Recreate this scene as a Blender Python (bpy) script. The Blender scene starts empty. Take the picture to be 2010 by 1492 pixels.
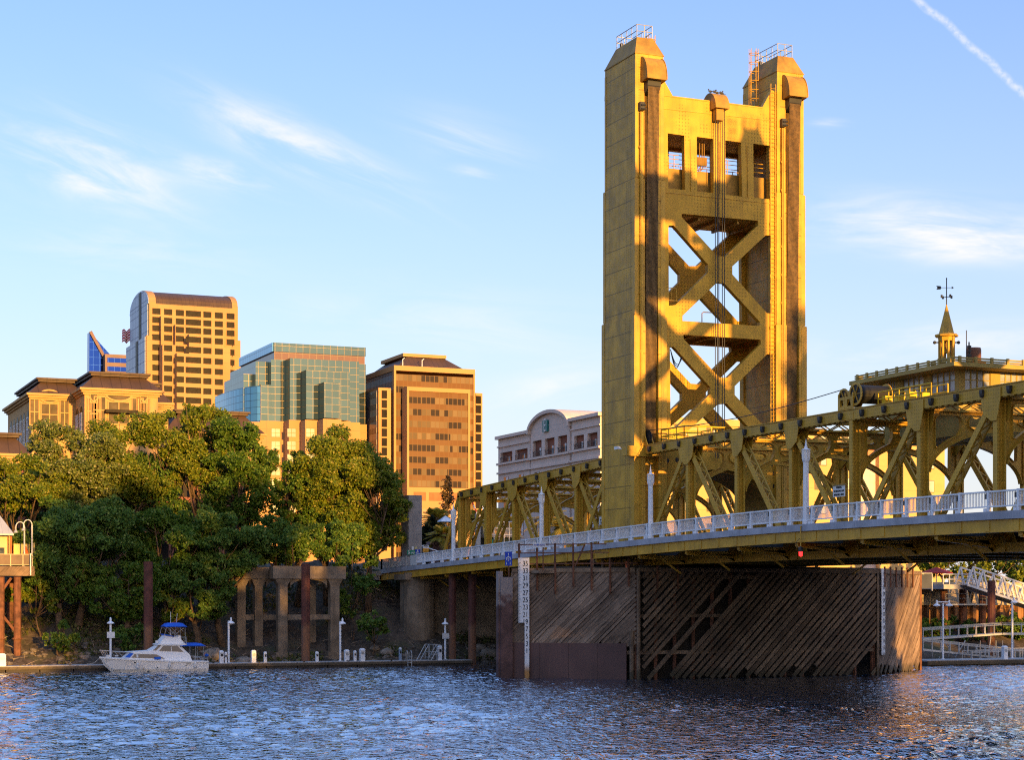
import bpy, bmesh, math, random
import numpy as np
from mathutils import Vector, Matrix, geometry
rng = random.Random(7)
nrng = np.random.default_rng(11)
sc = bpy.context.scene
col = sc.collection
R = math.radians
PI = math.pi

# ------------------------------------------------------------------ camera
YAW = 23.1
H = 6.6                                   # eye height above the water
cam_d = bpy.data.cameras.new("camera")
cam = bpy.data.objects.new("camera", cam_d)
col.objects.link(cam)
cam.location = (0, 0, H)
cam.rotation_euler = (R(90), 0, R(-YAW))
cam_d.sensor_width = 36.0
cam_d.lens = 64.8
cam_d.shift_y = 0.2139
cam_d.clip_start = 0.5
cam_d.clip_end = 9000
sc.camera = cam

# ------------------------------------------------------------------ light
SUN_EL, SUN_AZ = 6.2, 3.4                 # azimuth off the bridge axis
to_sun = Vector((math.sin(R(SUN_AZ)) * math.cos(R(SUN_EL)), -math.cos(R(SUN_AZ)) * math.cos(R(SUN_EL)), math.sin(R(SUN_EL))))
sun_d = bpy.data.lights.new("sun", 'SUN')
sun_d.energy = 4.4
sun_d.angle = R(0.5)
sun_d.color = (1.0, 0.55, 0.13)
sun = bpy.data.objects.new("sun", sun_d)
sun.rotation_euler = to_sun.to_track_quat('Z', 'Y').to_euler()
sun.location = (60, -60, 80)
col.objects.link(sun)

sc.cycles.use_denoising = False
sc.cycles.adaptive_threshold = 0.004
sc.cycles.sample_clamp_indirect = 2.0
sc.cycles.caustics_reflective = False
sc.cycles.filter_width = 1.15
sc.view_settings.view_transform = 'Standard'
sc.view_settings.look = 'None'
sc.view_settings.exposure = 1.28
sc.view_settings.gamma = 1.0

# ------------------------------------------------------------------ node expressions
class E:
    """a socket (or number) with arithmetic"""
    nt = None
    def __init__(s, v): s.v = v
    @staticmethod
    def m(op, *a, clamp=False):
        n = E.nt.nodes.new('ShaderNodeMath'); n.operation = op; n.use_clamp = clamp
        for i, x in enumerate(a):
            x = x.v if isinstance(x, E) else x
            if isinstance(x, (int, float)): n.inputs[i].default_value = x
            else: E.nt.links.new(x, n.inputs[i])
        return E(n.outputs[0])
    def __add__(s, o): return E.m('ADD', s, o)
    __radd__ = __add__
    def __sub__(s, o): return E.m('SUBTRACT', s, o)
    def __rsub__(s, o): return E.m('SUBTRACT', o, s)
    def __mul__(s, o): return E.m('MULTIPLY', s, o)
    __rmul__ = __mul__
    def __truediv__(s, o): return E.m('DIVIDE', s, o)
    def __gt__(s, o): return E.m('GREATER_THAN', s, o)
    def __lt__(s, o): return E.m('LESS_THAN', s, o)
def eabs(x): return E.m('ABSOLUTE', x)
def efrac(x): return E.m('FRACT', x)
def efloor(x): return E.m('FLOOR', x)
def emin(a, b): return E.m('MINIMUM', a, b)
def emax(a, b): return E.m('MAXIMUM', a, b)
def clamp01(a): return E.m('ADD', a, 0.0, clamp=True)
def sstep(x, lo, hi, a=0.0, b=1.0):
    n = E.nt.nodes.new('ShaderNodeMapRange'); n.interpolation_type = 'SMOOTHSTEP'
    E.nt.links.new(x.v, n.inputs[0])
    for i, k in enumerate((lo, hi, a, b)): n.inputs[i + 1].default_value = k
    return E(n.outputs[0])
def sep(v):
    n = E.nt.nodes.new('ShaderNodeSeparateXYZ'); E.nt.links.new(v.v, n.inputs[0])
    return E(n.outputs[0]), E(n.outputs[1]), E(n.outputs[2])
def comb(x, y, z):
    n = E.nt.nodes.new('ShaderNodeCombineXYZ')
    for i, k in enumerate((x, y, z)):
        if isinstance(k, E): E.nt.links.new(k.v, n.inputs[i])
        else: n.inputs[i].default_value = k
    return E(n.outputs[0])
def enoise(vec, scale=1.0, detail=4.0, rough=0.55, dist=0.0):
    n = E.nt.nodes.new('ShaderNodeTexNoise')
    E.nt.links.new(vec.v, n.inputs['Vector'])
    n.inputs['Scale'].default_value = scale; n.inputs['Detail'].default_value = detail
    n.inputs['Roughness'].default_value = rough; n.inputs['Distortion'].default_value = dist
    return E(n.outputs[0])
def ewhite(vec):
    n = E.nt.nodes.new('ShaderNodeTexWhiteNoise'); n.noise_dimensions = '3D'
    E.nt.links.new(vec.v, n.inputs['Vector'])
    return E(n.outputs['Value'])
def emix(f, a, b):
    n = E.nt.nodes.new('ShaderNodeMix'); n.data_type = 'RGBA'
    for i, k in ((0, f), (6, a), (7, b)):
        k = k.v if isinstance(k, E) else k
        if isinstance(k, (int, float)): n.inputs[i].default_value = k
        elif isinstance(k, tuple): n.inputs[i].default_value = (*k[:3], 1)
        else: E.nt.links.new(k, n.inputs[i])
    return E(n.outputs[2])
def objco():
    n = E.nt.nodes.new('ShaderNodeTexCoord'); return E(n.outputs['Object'])
def worldco():
    n = E.nt.nodes.new('ShaderNodeNewGeometry'); return E(n.outputs['Position'])
def geonormal():
    n = E.nt.nodes.new('ShaderNodeNewGeometry'); return E(n.outputs['True Normal'])

# ------------------------------------------------------------------ sky with thin clouds
S, C = math.sin(R(YAW)), math.cos(R(YAW))
F_PX, HZ, CX = 3618.0, 1176.0, 1005.0
world = bpy.data.worlds.new("World"); sc.world = world
world.use_nodes = True
world.cycles.sampling_method = 'MANUAL'; world.cycles.sample_map_resolution = 2048
nt = world.node_tree; E.nt = nt
nt.nodes.clear()
out = nt.nodes.new('ShaderNodeOutputWorld')
bg = nt.nodes.new('ShaderNodeBackground')
bg.inputs[1].default_value = 0.15
sky = nt.nodes.new('ShaderNodeTexSky'); sky.sky_type = 'NISHITA'
sky.sun_disc = False
sky.sun_elevation = R(SUN_EL); sky.sun_rotation = R(180 - SUN_AZ)
sky.air_density = 1.0; sky.dust_density = 1.0; sky.ozone_density = 1.6
tc = nt.nodes.new('ShaderNodeTexCoord')
dx, dy, dz = sep(E(tc.outputs['Generated']))
fw = emax(dx * S + dy * C, 0.05)
su = (dx * C - dy * S) / fw              # slope across and up, seen along the river reach to the east
sv = dz / fw
EXTRA_SKY = True
def cloud(x0, y0, x1, y1, width, amp, seed, stretch=5.0, nscale=19.0, lo=0.34, hi=0.80):
    """a wisp between two directions in the eastern sky"""
    ax, ay = (x0 - CX) / F_PX, (HZ - y0) / F_PX
    bx, by = (x1 - CX) / F_PX, (HZ - y1) / F_PX
    L = math.hypot(bx - ax, by - ay); tx, ty = (bx - ax) / L, (by - ay) / L
    mx, my = (ax + bx) / 2, (ay + by) / 2
    p = (su - mx) * tx + (sv - my) * ty
    q = (sv - my) * tx - (su - mx) * ty
    w = width * 1.05 / F_PX
    fall = E.m('EXPONENT', (p * p) * (-1.0 / (L * 0.46) ** 2) - (q * q) * (1.0 / w ** 2))
    n = enoise(comb(p / stretch * 3.0, q * 3.0, seed), nscale, 6.0, 0.6, 0.6)
    return fall * sstep(n, lo, hi) * amp
cl = cloud(10, 262, 345, 380, 60, 1.3, 1.3)
for a in ((400, 205, 790, 385, 40, 1.3, 4.1), (350, 318, 565, 378, 26, 1.0, 7.7), (800, 240, 1030, 315, 44, 0.55, 9.2),
          (890, 335, 970, 350, 12, 0.8, 2.2), (1590, 425, 2090, 470, 46, 1.2, 5.5), (1700, 490, 2120, 472, 28, 1.2, 6.1),
          (1600, 690, 2060, 665, 34, 0.95, 8.8), (960, 790, 1260, 720, 36, 0.7, 3.9), (1590, 240, 1660, 238, 8, 0.6, 12.0),
          (0, 455, 500, 500, 60, 0.35, 15.0), (560, 600, 1180, 660, 60, 0.35, 17.0)):
    cl = cl + cloud(*a)
# contrail
def trail(x0, y0, x1, y1, width, amp, seed):
    ax, ay = (x0 - CX) / F_PX, (HZ - y0) / F_PX
    bx, by = (x1 - CX) / F_PX, (HZ - y1) / F_PX
    L = math.hypot(bx - ax, by - ay); tx, ty = (bx - ax) / L, (by - ay) / L
    p = (su - ax) * tx + (sv - ay) * ty
    q = (sv - ay) * tx - (su - ax) * ty
    wob = (enoise(comb(p, seed, 0.0), 60.0, 3.0) - 0.5) * 0.006
    n = enoise(comb(p, q, seed), 260.0, 4.0)
    qq = eabs(q + wob + p * (p - L) * 0.55)
    return sstep(qq, 0.0, width / F_PX, 1.0, 0.0) * sstep(n, 0.3, 0.65, 0.25, 1.0) * amp
cl = cl + trail(1790, -10, 2030, 205, 12, 0.5, 3.0)
hi = enoise(comb(dx * 1.0, dy * 2.2, dz * 1.6), 2.4, 6.0, .6, .8)   # streaks of the bright blue upper sky added above the frame as fill
cl = clamp01(cl * 1.1)
fill_hi = sstep(dz, .30, .50) * sstep(hi, .30, .72, .30, .95)
tint = nt.nodes.new('ShaderNodeMix'); tint.data_type = 'RGBA'; tint.blend_type = 'MULTIPLY'; tint.inputs[0].default_value = 1.0
nt.links.new(sky.outputs[0], tint.inputs[6]); tint.inputs[7].default_value = (.50, .66, 1.05, 1)
veil = E.m('EXPONENT', emax(dz, 0.0) * (-1.0 / .16))           # pale lower sky
clear = emix(clamp01(veil * 1.0), E(tint.outputs[2]), (2.78, 2.62, 2.68))
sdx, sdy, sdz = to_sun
sdot = dx * sdx + dy * sdy + dz * sdz                          # western glow round the low sun, added as warm fill for shaded fronts
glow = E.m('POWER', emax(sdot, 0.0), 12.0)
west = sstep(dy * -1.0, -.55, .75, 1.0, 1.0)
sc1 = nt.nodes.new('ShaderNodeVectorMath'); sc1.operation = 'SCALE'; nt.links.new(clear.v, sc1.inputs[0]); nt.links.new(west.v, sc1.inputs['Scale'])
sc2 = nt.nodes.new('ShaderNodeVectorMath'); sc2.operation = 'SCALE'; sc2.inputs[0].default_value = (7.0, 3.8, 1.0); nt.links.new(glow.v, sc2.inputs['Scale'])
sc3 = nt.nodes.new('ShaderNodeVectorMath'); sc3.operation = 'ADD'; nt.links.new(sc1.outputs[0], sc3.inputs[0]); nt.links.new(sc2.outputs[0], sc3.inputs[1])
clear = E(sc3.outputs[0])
skyc = emix(fill_hi, emix(cl, clear, (2.95, 2.85, 3.0)), (1.25, 2.05, 3.9))
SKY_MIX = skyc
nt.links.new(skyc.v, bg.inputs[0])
nt.links.new(bg.outputs[0], out.inputs[0])

# ------------------------------------------------------------------ geometry helpers
def _a(x): return (x - CX) / F_PX
def onY(x, y, Y):
    a = _a(x); Z = Y / (C - S * a); return Vector((Z * (S + C * a), Y, H + Z * (HZ - y) / F_PX))
def onX(x, y, X):
    a = _a(x); Z = X / (S + C * a); return Vector((X, Z * (C - S * a), H + Z * (HZ - y) / F_PX))
def onZ(x, y, z):
    Z = (H - z) * F_PX / (y - HZ); a = _a(x); return Vector((Z * (S + C * a), Z * (C - S * a), z))
def XY(x, Y): return onY(x, HZ, Y).x
def YX(x, X): return onX(x, HZ, X).y
def zY(x, y, Y): return onY(x, y, Y).z
def zX(x, y, X): return onX(x, y, X).z

class MB:
    def __init__(s): s.v = []; s.f = []
    def add(s, vs, fs):
        b = len(s.v); s.v += [tuple(v) for v in vs]; s.f += [tuple(i + b for i in f) for f in fs]; return s
    def box(s, x0, x1, y0, y1, z0, z1):
        if x0 > x1: x0, x1 = x1, x0
        if y0 > y1: y0, y1 = y1, y0
        if z0 > z1: z0, z1 = z1, z0
        return s.add([(x0, y0, z0), (x1, y0, z0), (x1, y1, z0), (x0, y1, z0), (x0, y0, z1), (x1, y0, z1), (x1, y1, z1), (x0, y1, z1)],
                     [(0, 3, 2, 1), (4, 5, 6, 7), (0, 1, 5, 4), (1, 2, 6, 5), (2, 3, 7, 6), (3, 0, 4, 7)])
    def frustum(s, r0, z0, r1, z1):
        a, b = r0, r1
        return s.add([(a[0], a[2], z0), (a[1], a[2], z0), (a[1], a[3], z0), (a[0], a[3], z0), (b[0], b[2], z1), (b[1], b[2], z1), (b[1], b[3], z1), (b[0], b[3], z1)],
                     [(0, 3, 2, 1), (4, 5, 6, 7), (0, 1, 5, 4), (1, 2, 6, 5), (2, 3, 7, 6), (3, 0, 4, 7)])
    def beam(s, p, q, w, h, up=(0, 0, 1)):
        p, q = Vector(p), Vector(q); d = (q - p).normalized(); u = Vector(up)
        sd = d.cross(u)
        if sd.length < 1e-4: sd = d.cross(Vector((1, 0, 0)))
        sd.normalize(); u = sd.cross(d).normalized()
        a, b = sd * (w / 2), u * (h / 2)
        return s.add([p - a - b, p + a - b, p + a + b, p - a + b, q - a - b, q + a - b, q + a + b, q - a + b],
                     [(0, 3, 2, 1), (4, 5, 6, 7), (0, 1, 5, 4), (1, 2, 6, 5), (2, 3, 7, 6), (3, 0, 4, 7)])
    def tube(s, pts, r, n=6, r1=None):
        pts = [Vector(p) for p in pts]; rings = []; N = len(pts)
        prev = None
        for i, p in enumerate(pts):
            d = (pts[min(i + 1, N - 1)] - pts[max(i - 1, 0)]).normalized()
            if prev is None:
                u = d.cross(Vector((0, 0, 1)))
                if u.length < 1e-3: u = d.cross(Vector((1, 0, 0)))
            else:
                u = prev - d * prev.dot(d)
            u.normalize(); prev = u; w = d.cross(u)
            rr = r if r1 is None else r + (r1 - r) * i / (N - 1)
            rings.append([p + (u * math.cos(2 * PI * k / n) + w * math.sin(2 * PI * k / n)) * rr for k in range(n)])
        vs = [v for g in rings for v in g]; fs = []
        for i in range(N - 1):
            for k in range(n):
                fs.append((i * n + k, i * n + (k + 1) % n, (i + 1) * n + (k + 1) % n, (i + 1) * n + k))
        fs.append(tuple(range(n))[::-1]); fs.append(tuple((N - 1) * n + k for k in range(n)))
        return s.add(vs, fs)
    def lathe(s, c, prof, n=12, ph=0.0):
        c = Vector(c); vs = []; fs = []
        for r, z in prof:
            for k in range(n):
                t = 2 * PI * k / n + ph; vs.append(c + Vector((r * math.cos(t), r * math.sin(t), z)))
        for i in range(len(prof) - 1):
            for k in range(n):
                fs.append((i * n + k, i * n + (k + 1) % n, (i + 1) * n + (k + 1) % n, (i + 1) * n + k))
        fs.append(tuple(range(n))[::-1]); fs.append(tuple((len(prof) - 1) * n + k for k in range(n)))
        return s.add(vs, fs)
    def prism(s, outer, holes, plane, d0, d1):
        """polygon with holes in a plane, given a thickness"""
        mp = {'xz': lambda p, d: (p[0], d, p[1]), 'yz': lambda p, d: (d, p[0], p[1]), 'xy': lambda p, d: (p[0], p[1], d)}[plane] if isinstance(plane, str) else plane
        loops = [outer] + list(holes)
        flat = [p for l in loops for p in l]
        tris = geometry.tessellate_polygon([[Vector((p[0], p[1], 0)) for p in l] for l in loops])
        n = len(flat)
        vs = [mp(p, d0) for p in flat] + [mp(p, d1) for p in flat]
        fs = [tuple(t) for t in tris] + [tuple(i + n for i in t[::-1]) for t in tris]
        b = 0
        for l in loops:
            m = len(l)
            for i in range(m): j = (i + 1) % m; fs.append((b + i, b + j, b + j + n, b + i + n))
            b += m
        return s.add(vs, fs)
    def ball(s, c, rx, ry=None, rz=None, n=10, m=6):
        ry = ry or rx; rz = rz or rx; c = Vector(c)
        vs = []; fs = []
        for i in range(m + 1):
            t = PI * i / m
            for k in range(n):
                p = 2 * PI * k / n
                vs.append(c + Vector((rx * math.sin(t) * math.cos(p), ry * math.sin(t) * math.sin(p), rz * math.cos(t))))
        for i in range(m):
            for k in range(n): fs.append((i * n + k, (i + 1) * n + k, (i + 1) * n + (k + 1) % n, i * n + (k + 1) % n))
        return s.add(vs, fs)
    def build(s, name, mat, parent=None, loc=None, smooth=False, bevel=0.0, fix=True):
        if parent is not None: base = WL[parent.name]
        elif loc is not None: base = Vector(loc)
        else:
            a = np.array(s.v); base = Vector(((a[:, 0].min() + a[:, 0].max()) / 2, (a[:, 1].min() + a[:, 1].max()) / 2, a[:, 2].min()))
        me = bpy.data.meshes.new(name)
        me.from_pydata([(v[0] - base[0], v[1] - base[1], v[2] - base[2]) for v in s.v], [], s.f)
        if fix or bevel:
            bm = bmesh.new(); bm.from_mesh(me)
            if fix: bmesh.ops.recalc_face_normals(bm, faces=bm.faces)
            if bevel:
                bmesh.ops.bevel(bm, geom=[e for e in bm.edges if len(e.link_faces) == 2 and e.calc_face_angle(0) > 0.6], offset=bevel, segments=2, profile=0.5, affect='EDGES', clamp_overlap=True)
            bm.to_mesh(me); bm.free()
        if smooth:
            me.polygons.foreach_set('use_smooth', [True] * len(me.polygons))
        if mat: me.materials.append(mat)
        o = bpy.data.objects.new(name, me); col.objects.link(o)
        if parent is not None:
            o.parent = parent; WL[o.name] = base
        else:
            o.location = base; WL[o.name] = base
        return o
WL = {}
def tag(o, label=None, cat=None, group=None, kind=None):
    for k, v in (('label', label), ('category', cat), ('group', group), ('kind', kind)):
        if v: o[k] = v
    return o
def thing(name, label, cat, loc, group=None):
    o = bpy.data.objects.new(name, None); col.objects.link(o)
    o.empty_display_size = 0.5
    o.location = loc; WL[o.name] = Vector(loc)
    return tag(o, label, cat, group)
def copy_tree(o, parent=None):
    c = o.copy(); col.objects.link(c)
    if parent is not None: c.parent = parent
    WL[c.name] = WL[o.name].copy()
    for ch in list(o.children): copy_tree(ch, c)
    return c
def place(root, loc, rz=0.0, label=None):
    c = copy_tree(root); c.location = loc; c.rotation_euler = (0, 0, rz); WL[c.name] = Vector(loc)
    if label: c['label'] = label
    return c
def inst(o, off, parent=None):
    """a copy of a part, moved"""
    c = o.copy(); col.objects.link(c); c.parent = parent or o.parent
    c.location = Vector(o.location) + Vector(off); WL[c.name] = WL[o.name]
    for ch in list(o.children):
        d = ch.copy(); col.objects.link(d); d.parent = c; WL[d.name] = WL[ch.name]
    return c
def text(name, s, size, mat, parent, pos, right, normal=None, depth=0.01, spacing=1.0, align='CENTER', squeeze=1.0):
    cu = bpy.data.curves.new(name, 'FONT'); cu.body = s; cu.size = size; cu.align_x = align; cu.align_y = 'CENTER'
    cu.extrude = depth; cu.space_character = spacing; cu.resolution_u = 3
    o = bpy.data.objects.new(name, cu); col.objects.link(o)
    dg = bpy.context.evaluated_depsgraph_get()
    me = bpy.data.meshes.new_from_object(o.evaluated_get(dg))
    bpy.data.objects.remove(o); bpy.data.curves.remove(cu)
    r = Vector(right).normalized(); u = Vector((0, 0, 1)); n = r.cross(u)
    M = Matrix(((r.x * squeeze, u.x, n.x, 0), (r.y * squeeze, u.y, n.y, 0), (r.z * squeeze, u.z, n.z, 0), (0, 0, 0, 1)))
    me.transform(Matrix.Translation(Vector(pos) - WL[parent.name]) @ M)
    me.materials.clear(); me.materials.append(mat)
    t = bpy.data.objects.new(name, me); col.objects.link(t); t.parent = parent; WL[t.name] = WL[parent.name]
    return t

# ------------------------------------------------------------------ materials
MATS = {}
def pmat(name, base, rough=0.6, metal=0.0, var=0.18, scale=0.8, var2=None, spec=0.3, streak=0.0, bump=0.0, bscale=20.0, extra=None, dirt=None):
    if name in MATS: return MATS[name]
    m = bpy.data.materials.new(name); m.use_nodes = True
    E.nt = m.node_tree; b = E.nt.nodes['Principled BSDF']
    co = objco()
    n = enoise(co, scale, 5.0, 0.6)
    dark = tuple(k * (1 - var * 1.4) for k in base); lite = tuple(min(1, k * (1 + var)) for k in base)
    c = emix(sstep(n, 0.3, 0.7), dark, lite)
    if streak:
        x, y, z = sep(co)
        st = enoise(comb(x * 3.0, y * 3.0, z * 0.25), 1.0, 5.0, 0.65)
        c = emix(sstep(st, 0.5, 0.8) * streak, c, dirt or tuple(k * 0.35 for k in base))
    if extra: c = extra(co, c)
    E.nt.links.new(c.v, b.inputs['Base Color'])
    r = sstep(enoise(co, scale * 4.0, 3.0), 0.2, 0.8, max(0.02, rough - 0.08), min(1, rough + 0.08))
    E.nt.links.new(r.v, b.inputs['Roughness'])
    b.inputs['Metallic'].default_value = metal
    b.inputs['Specular IOR Level'].default_value = spec
    if bump:
        bn = E.nt.nodes.new('ShaderNodeBump'); bn.inputs['Strength'].default_value = bump; bn.inputs['Distance'].default_value = 0.05
        E.nt.links.new(enoise(co, bscale, 6.0).v, bn.inputs['Height']); E.nt.links.new(bn.outputs[0], b.inputs['Normal'])
    MATS[name] = m
    return m
GOLD = (0.52, 0.285, 0.026)
def rivets(co, c):
    x, y, z = sep(co)
    fx = efrac(y * 4.2) - 0.5; fz = efrac(z * 4.2) - 0.5; f2 = efrac(x * 4.2) - 0.5
    d1 = fx * fx + fz * fz; d2 = f2 * f2 + fz * fz
    nx, ny, nz = sep(geonormal())
    side = eabs(nx) > 0.6
    d = d1 * side + d2 * (1.0 - side)
    return emix((d < 0.035) * 0.55, c, tuple(k * 0.3 for k in GOLD))
def seams(co, c):
    x, y, z = sep(co)
    nx, ny, nz = sep(geonormal())
    side = eabs(nx) > 0.6
    h = eabs(efrac(z / 1.85 + 0.3) - 0.5) < 0.02
    dots = (efrac(z * 4.6) < 0.5)
    v = emax(eabs(y - 1.75) < 0.06, emax(eabs(y + 1.5) < 0.055, emax(eabs(y + 1.9) < 0.045, eabs(y + 2.2) < 0.045)))
    v2 = emax(eabs(efrac(x / 2.2) - 0.5) < 0.012, eabs(efrac(x / 2.2 + 0.08) - 0.5) < 0.012)
    k = emax(h, (v * side + v2 * (1.0 - side)) * dots)
    soot = sstep(enoise(comb(x * 0.5, y * 0.5, z * 0.22), 1.0, 5.0), 0.48, 0.72)
    c = emix(soot * 0.45, c, (0.10, 0.075, 0.03))
    st = enoise(comb(x * 2.5, y * 2.5, z * 0.12), 1.0, 5.0, 0.7)
    c = emix(sstep(st, 0.52, 0.78) * 0.5, c, (0.13, 0.075, 0.025))
    return emix(k * 0.75, c, tuple(q * 0.2 for q in GOLD))
def frame_rivets(co, c):
    x, y, z = sep(co)
    fx = efrac(x * 3.4) - 0.5; fz = efrac(z * 3.4) - 0.5
    big = sstep(enoise(comb(x, 0.0, z), 0.35, 2.0), 0.5, 0.56)
    return emix(((fx * fx + fz * fz) < 0.05) * big * 0.6, c, tuple(k * 0.35 for k in GOLD))
M_GOLD = pmat('gold_paint', GOLD, 0.5, var=0.14, streak=0.5, dirt=(0.14, 0.075, 0.02), spec=0.35)
M_GOLDR = pmat('gold_paint_riveted', GOLD, 0.5, var=0.12, streak=0.4, dirt=(0.15, 0.085, 0.02), extra=rivets)
M_GOLDP = pmat('gold_paint_plated', GOLD, 0.55, var=0.16, spec=0.35, extra=seams)
M_GOLDF = pmat('gold_paint_frame', GOLD, 0.55, var=0.12, spec=0.25, streak=0.45, dirt=(0.2, 0.10, 0.02), extra=frame_rivets)
M_BROWNG = pmat('weathered_gold_paint', (0.32, 0.18, 0.028), 0.6, var=0.2, streak=0.4)
M_ROPE = pmat('greased_rope', (0.13, 0.07, 0.018), 0.5, var=0.3, scale=3.0)
M_RUSTY = pmat('rusty_channel', (0.20, 0.105, 0.018), 0.7, var=0.3, streak=0.6)
M_DARK = pmat('dark_steel', (0.03, 0.028, 0.026), 0.5)
M_WHITE = pmat('white_paint', (0.74, 0.74, 0.76), 0.4, var=0.05, streak=0.15)
M_GLASSW = pmat('frosted_glass', (0.70, 0.66, 0.60), 0.25, var=0.1)
M_CONC = pmat('concrete', (0.20, 0.145, 0.097), 0.85, var=0.25, streak=0.55, bump=0.3, bscale=6.0)
M_CONCL = pmat('pale_concrete', (0.36, 0.33, 0.31), 0.85, var=0.2, streak=0.4, bump=0.2)
M_ASPH = pmat('asphalt', (0.05, 0.05, 0.05), 0.9, bump=0.2)
M_STEELG = pmat('galvanised_steel', (0.38, 0.37, 0.36), 0.4, metal=0.3, var=0.1)
M_ALU = pmat('white_aluminium', (0.55, 0.53, 0.52), 0.35, metal=0.1, var=0.08)
M_RUST = pmat('rusty_steel', (0.15, 0.06, 0.032), 0.75, var=0.35, scale=1.5, streak=0.5, dirt=(0.22, 0.09, 0.035), bump=0.2)
M_SIGNW = pmat('white_sign', (0.62, 0.60, 0.58), 0.5, var=0.06)
M_BLACK = pmat('black_lettering', (0.012, 0.012, 0.014), 0.6)
M_BLUE = pmat('blue_sign', (0.012, 0.045, 0.36), 0.45, var=0.06)
M_GREEN = pmat('green_sign', (0.01, 0.22, 0.12), 0.5, var=0.06)
M_ORANGE = pmat('orange_sign', (0.65, 0.28, 0.02), 0.5, var=0.06)
M_REDP = pmat('red_paint', (0.45, 0.03, 0.02), 0.5)
M_WINDOW = pmat('window_glass', (0.04, 0.05, 0.065), 0.03, var=0.3, scale=0.4, spec=0.5)
M_WINDK = pmat('dark_window_glass', (0.014, 0.008, 0.006), 0.4, var=0.4, scale=0.3, spec=0.06)
def grain(co, c):
    x, y, z = sep(co)
    g = enoise(comb((x + z) * 0.5, y * 0.4, (z - x) * 8.0), 1.0, 5.0, 0.7)
    gn = E.nt.nodes.new('ShaderNodeNewGeometry'); r = E(gn.outputs['Random Per Island'])
    c = emix(sstep(r, 0.0, 1.0), emix(0.55, c, (0.06, 0.035, 0.022)), emix(0.25, c, (0.30, 0.21, 0.15)))
    c = emix(sstep(g, 0.45, 0.66) * 0.65, c, (0.035, 0.020, 0.012))
    wet = enoise(co, 0.9, 3.0)
    return emix(sstep(z + (wet - 0.5) * 1.2, 1.0, 0.35) * 0.7, c, (0.045, 0.040, 0.022))
M_WOOD = pmat('weathered_timber', (0.25, 0.165, 0.10), 0.85, var=0.35, scale=0.5, extra=grain, bump=0.3)
M_WOOD2 = pmat('grey_weathered_timber', (0.29, 0.20, 0.14), 0.85, var=0.3, scale=0.4, extra=grain, bump=0.3)
M_PLATE = pmat('rusted_steel_plate', (0.095, 0.05, 0.042), 0.65, var=0.25, scale=0.3, streak=0.35, dirt=(0.16, 0.10, 0.07))

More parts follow.
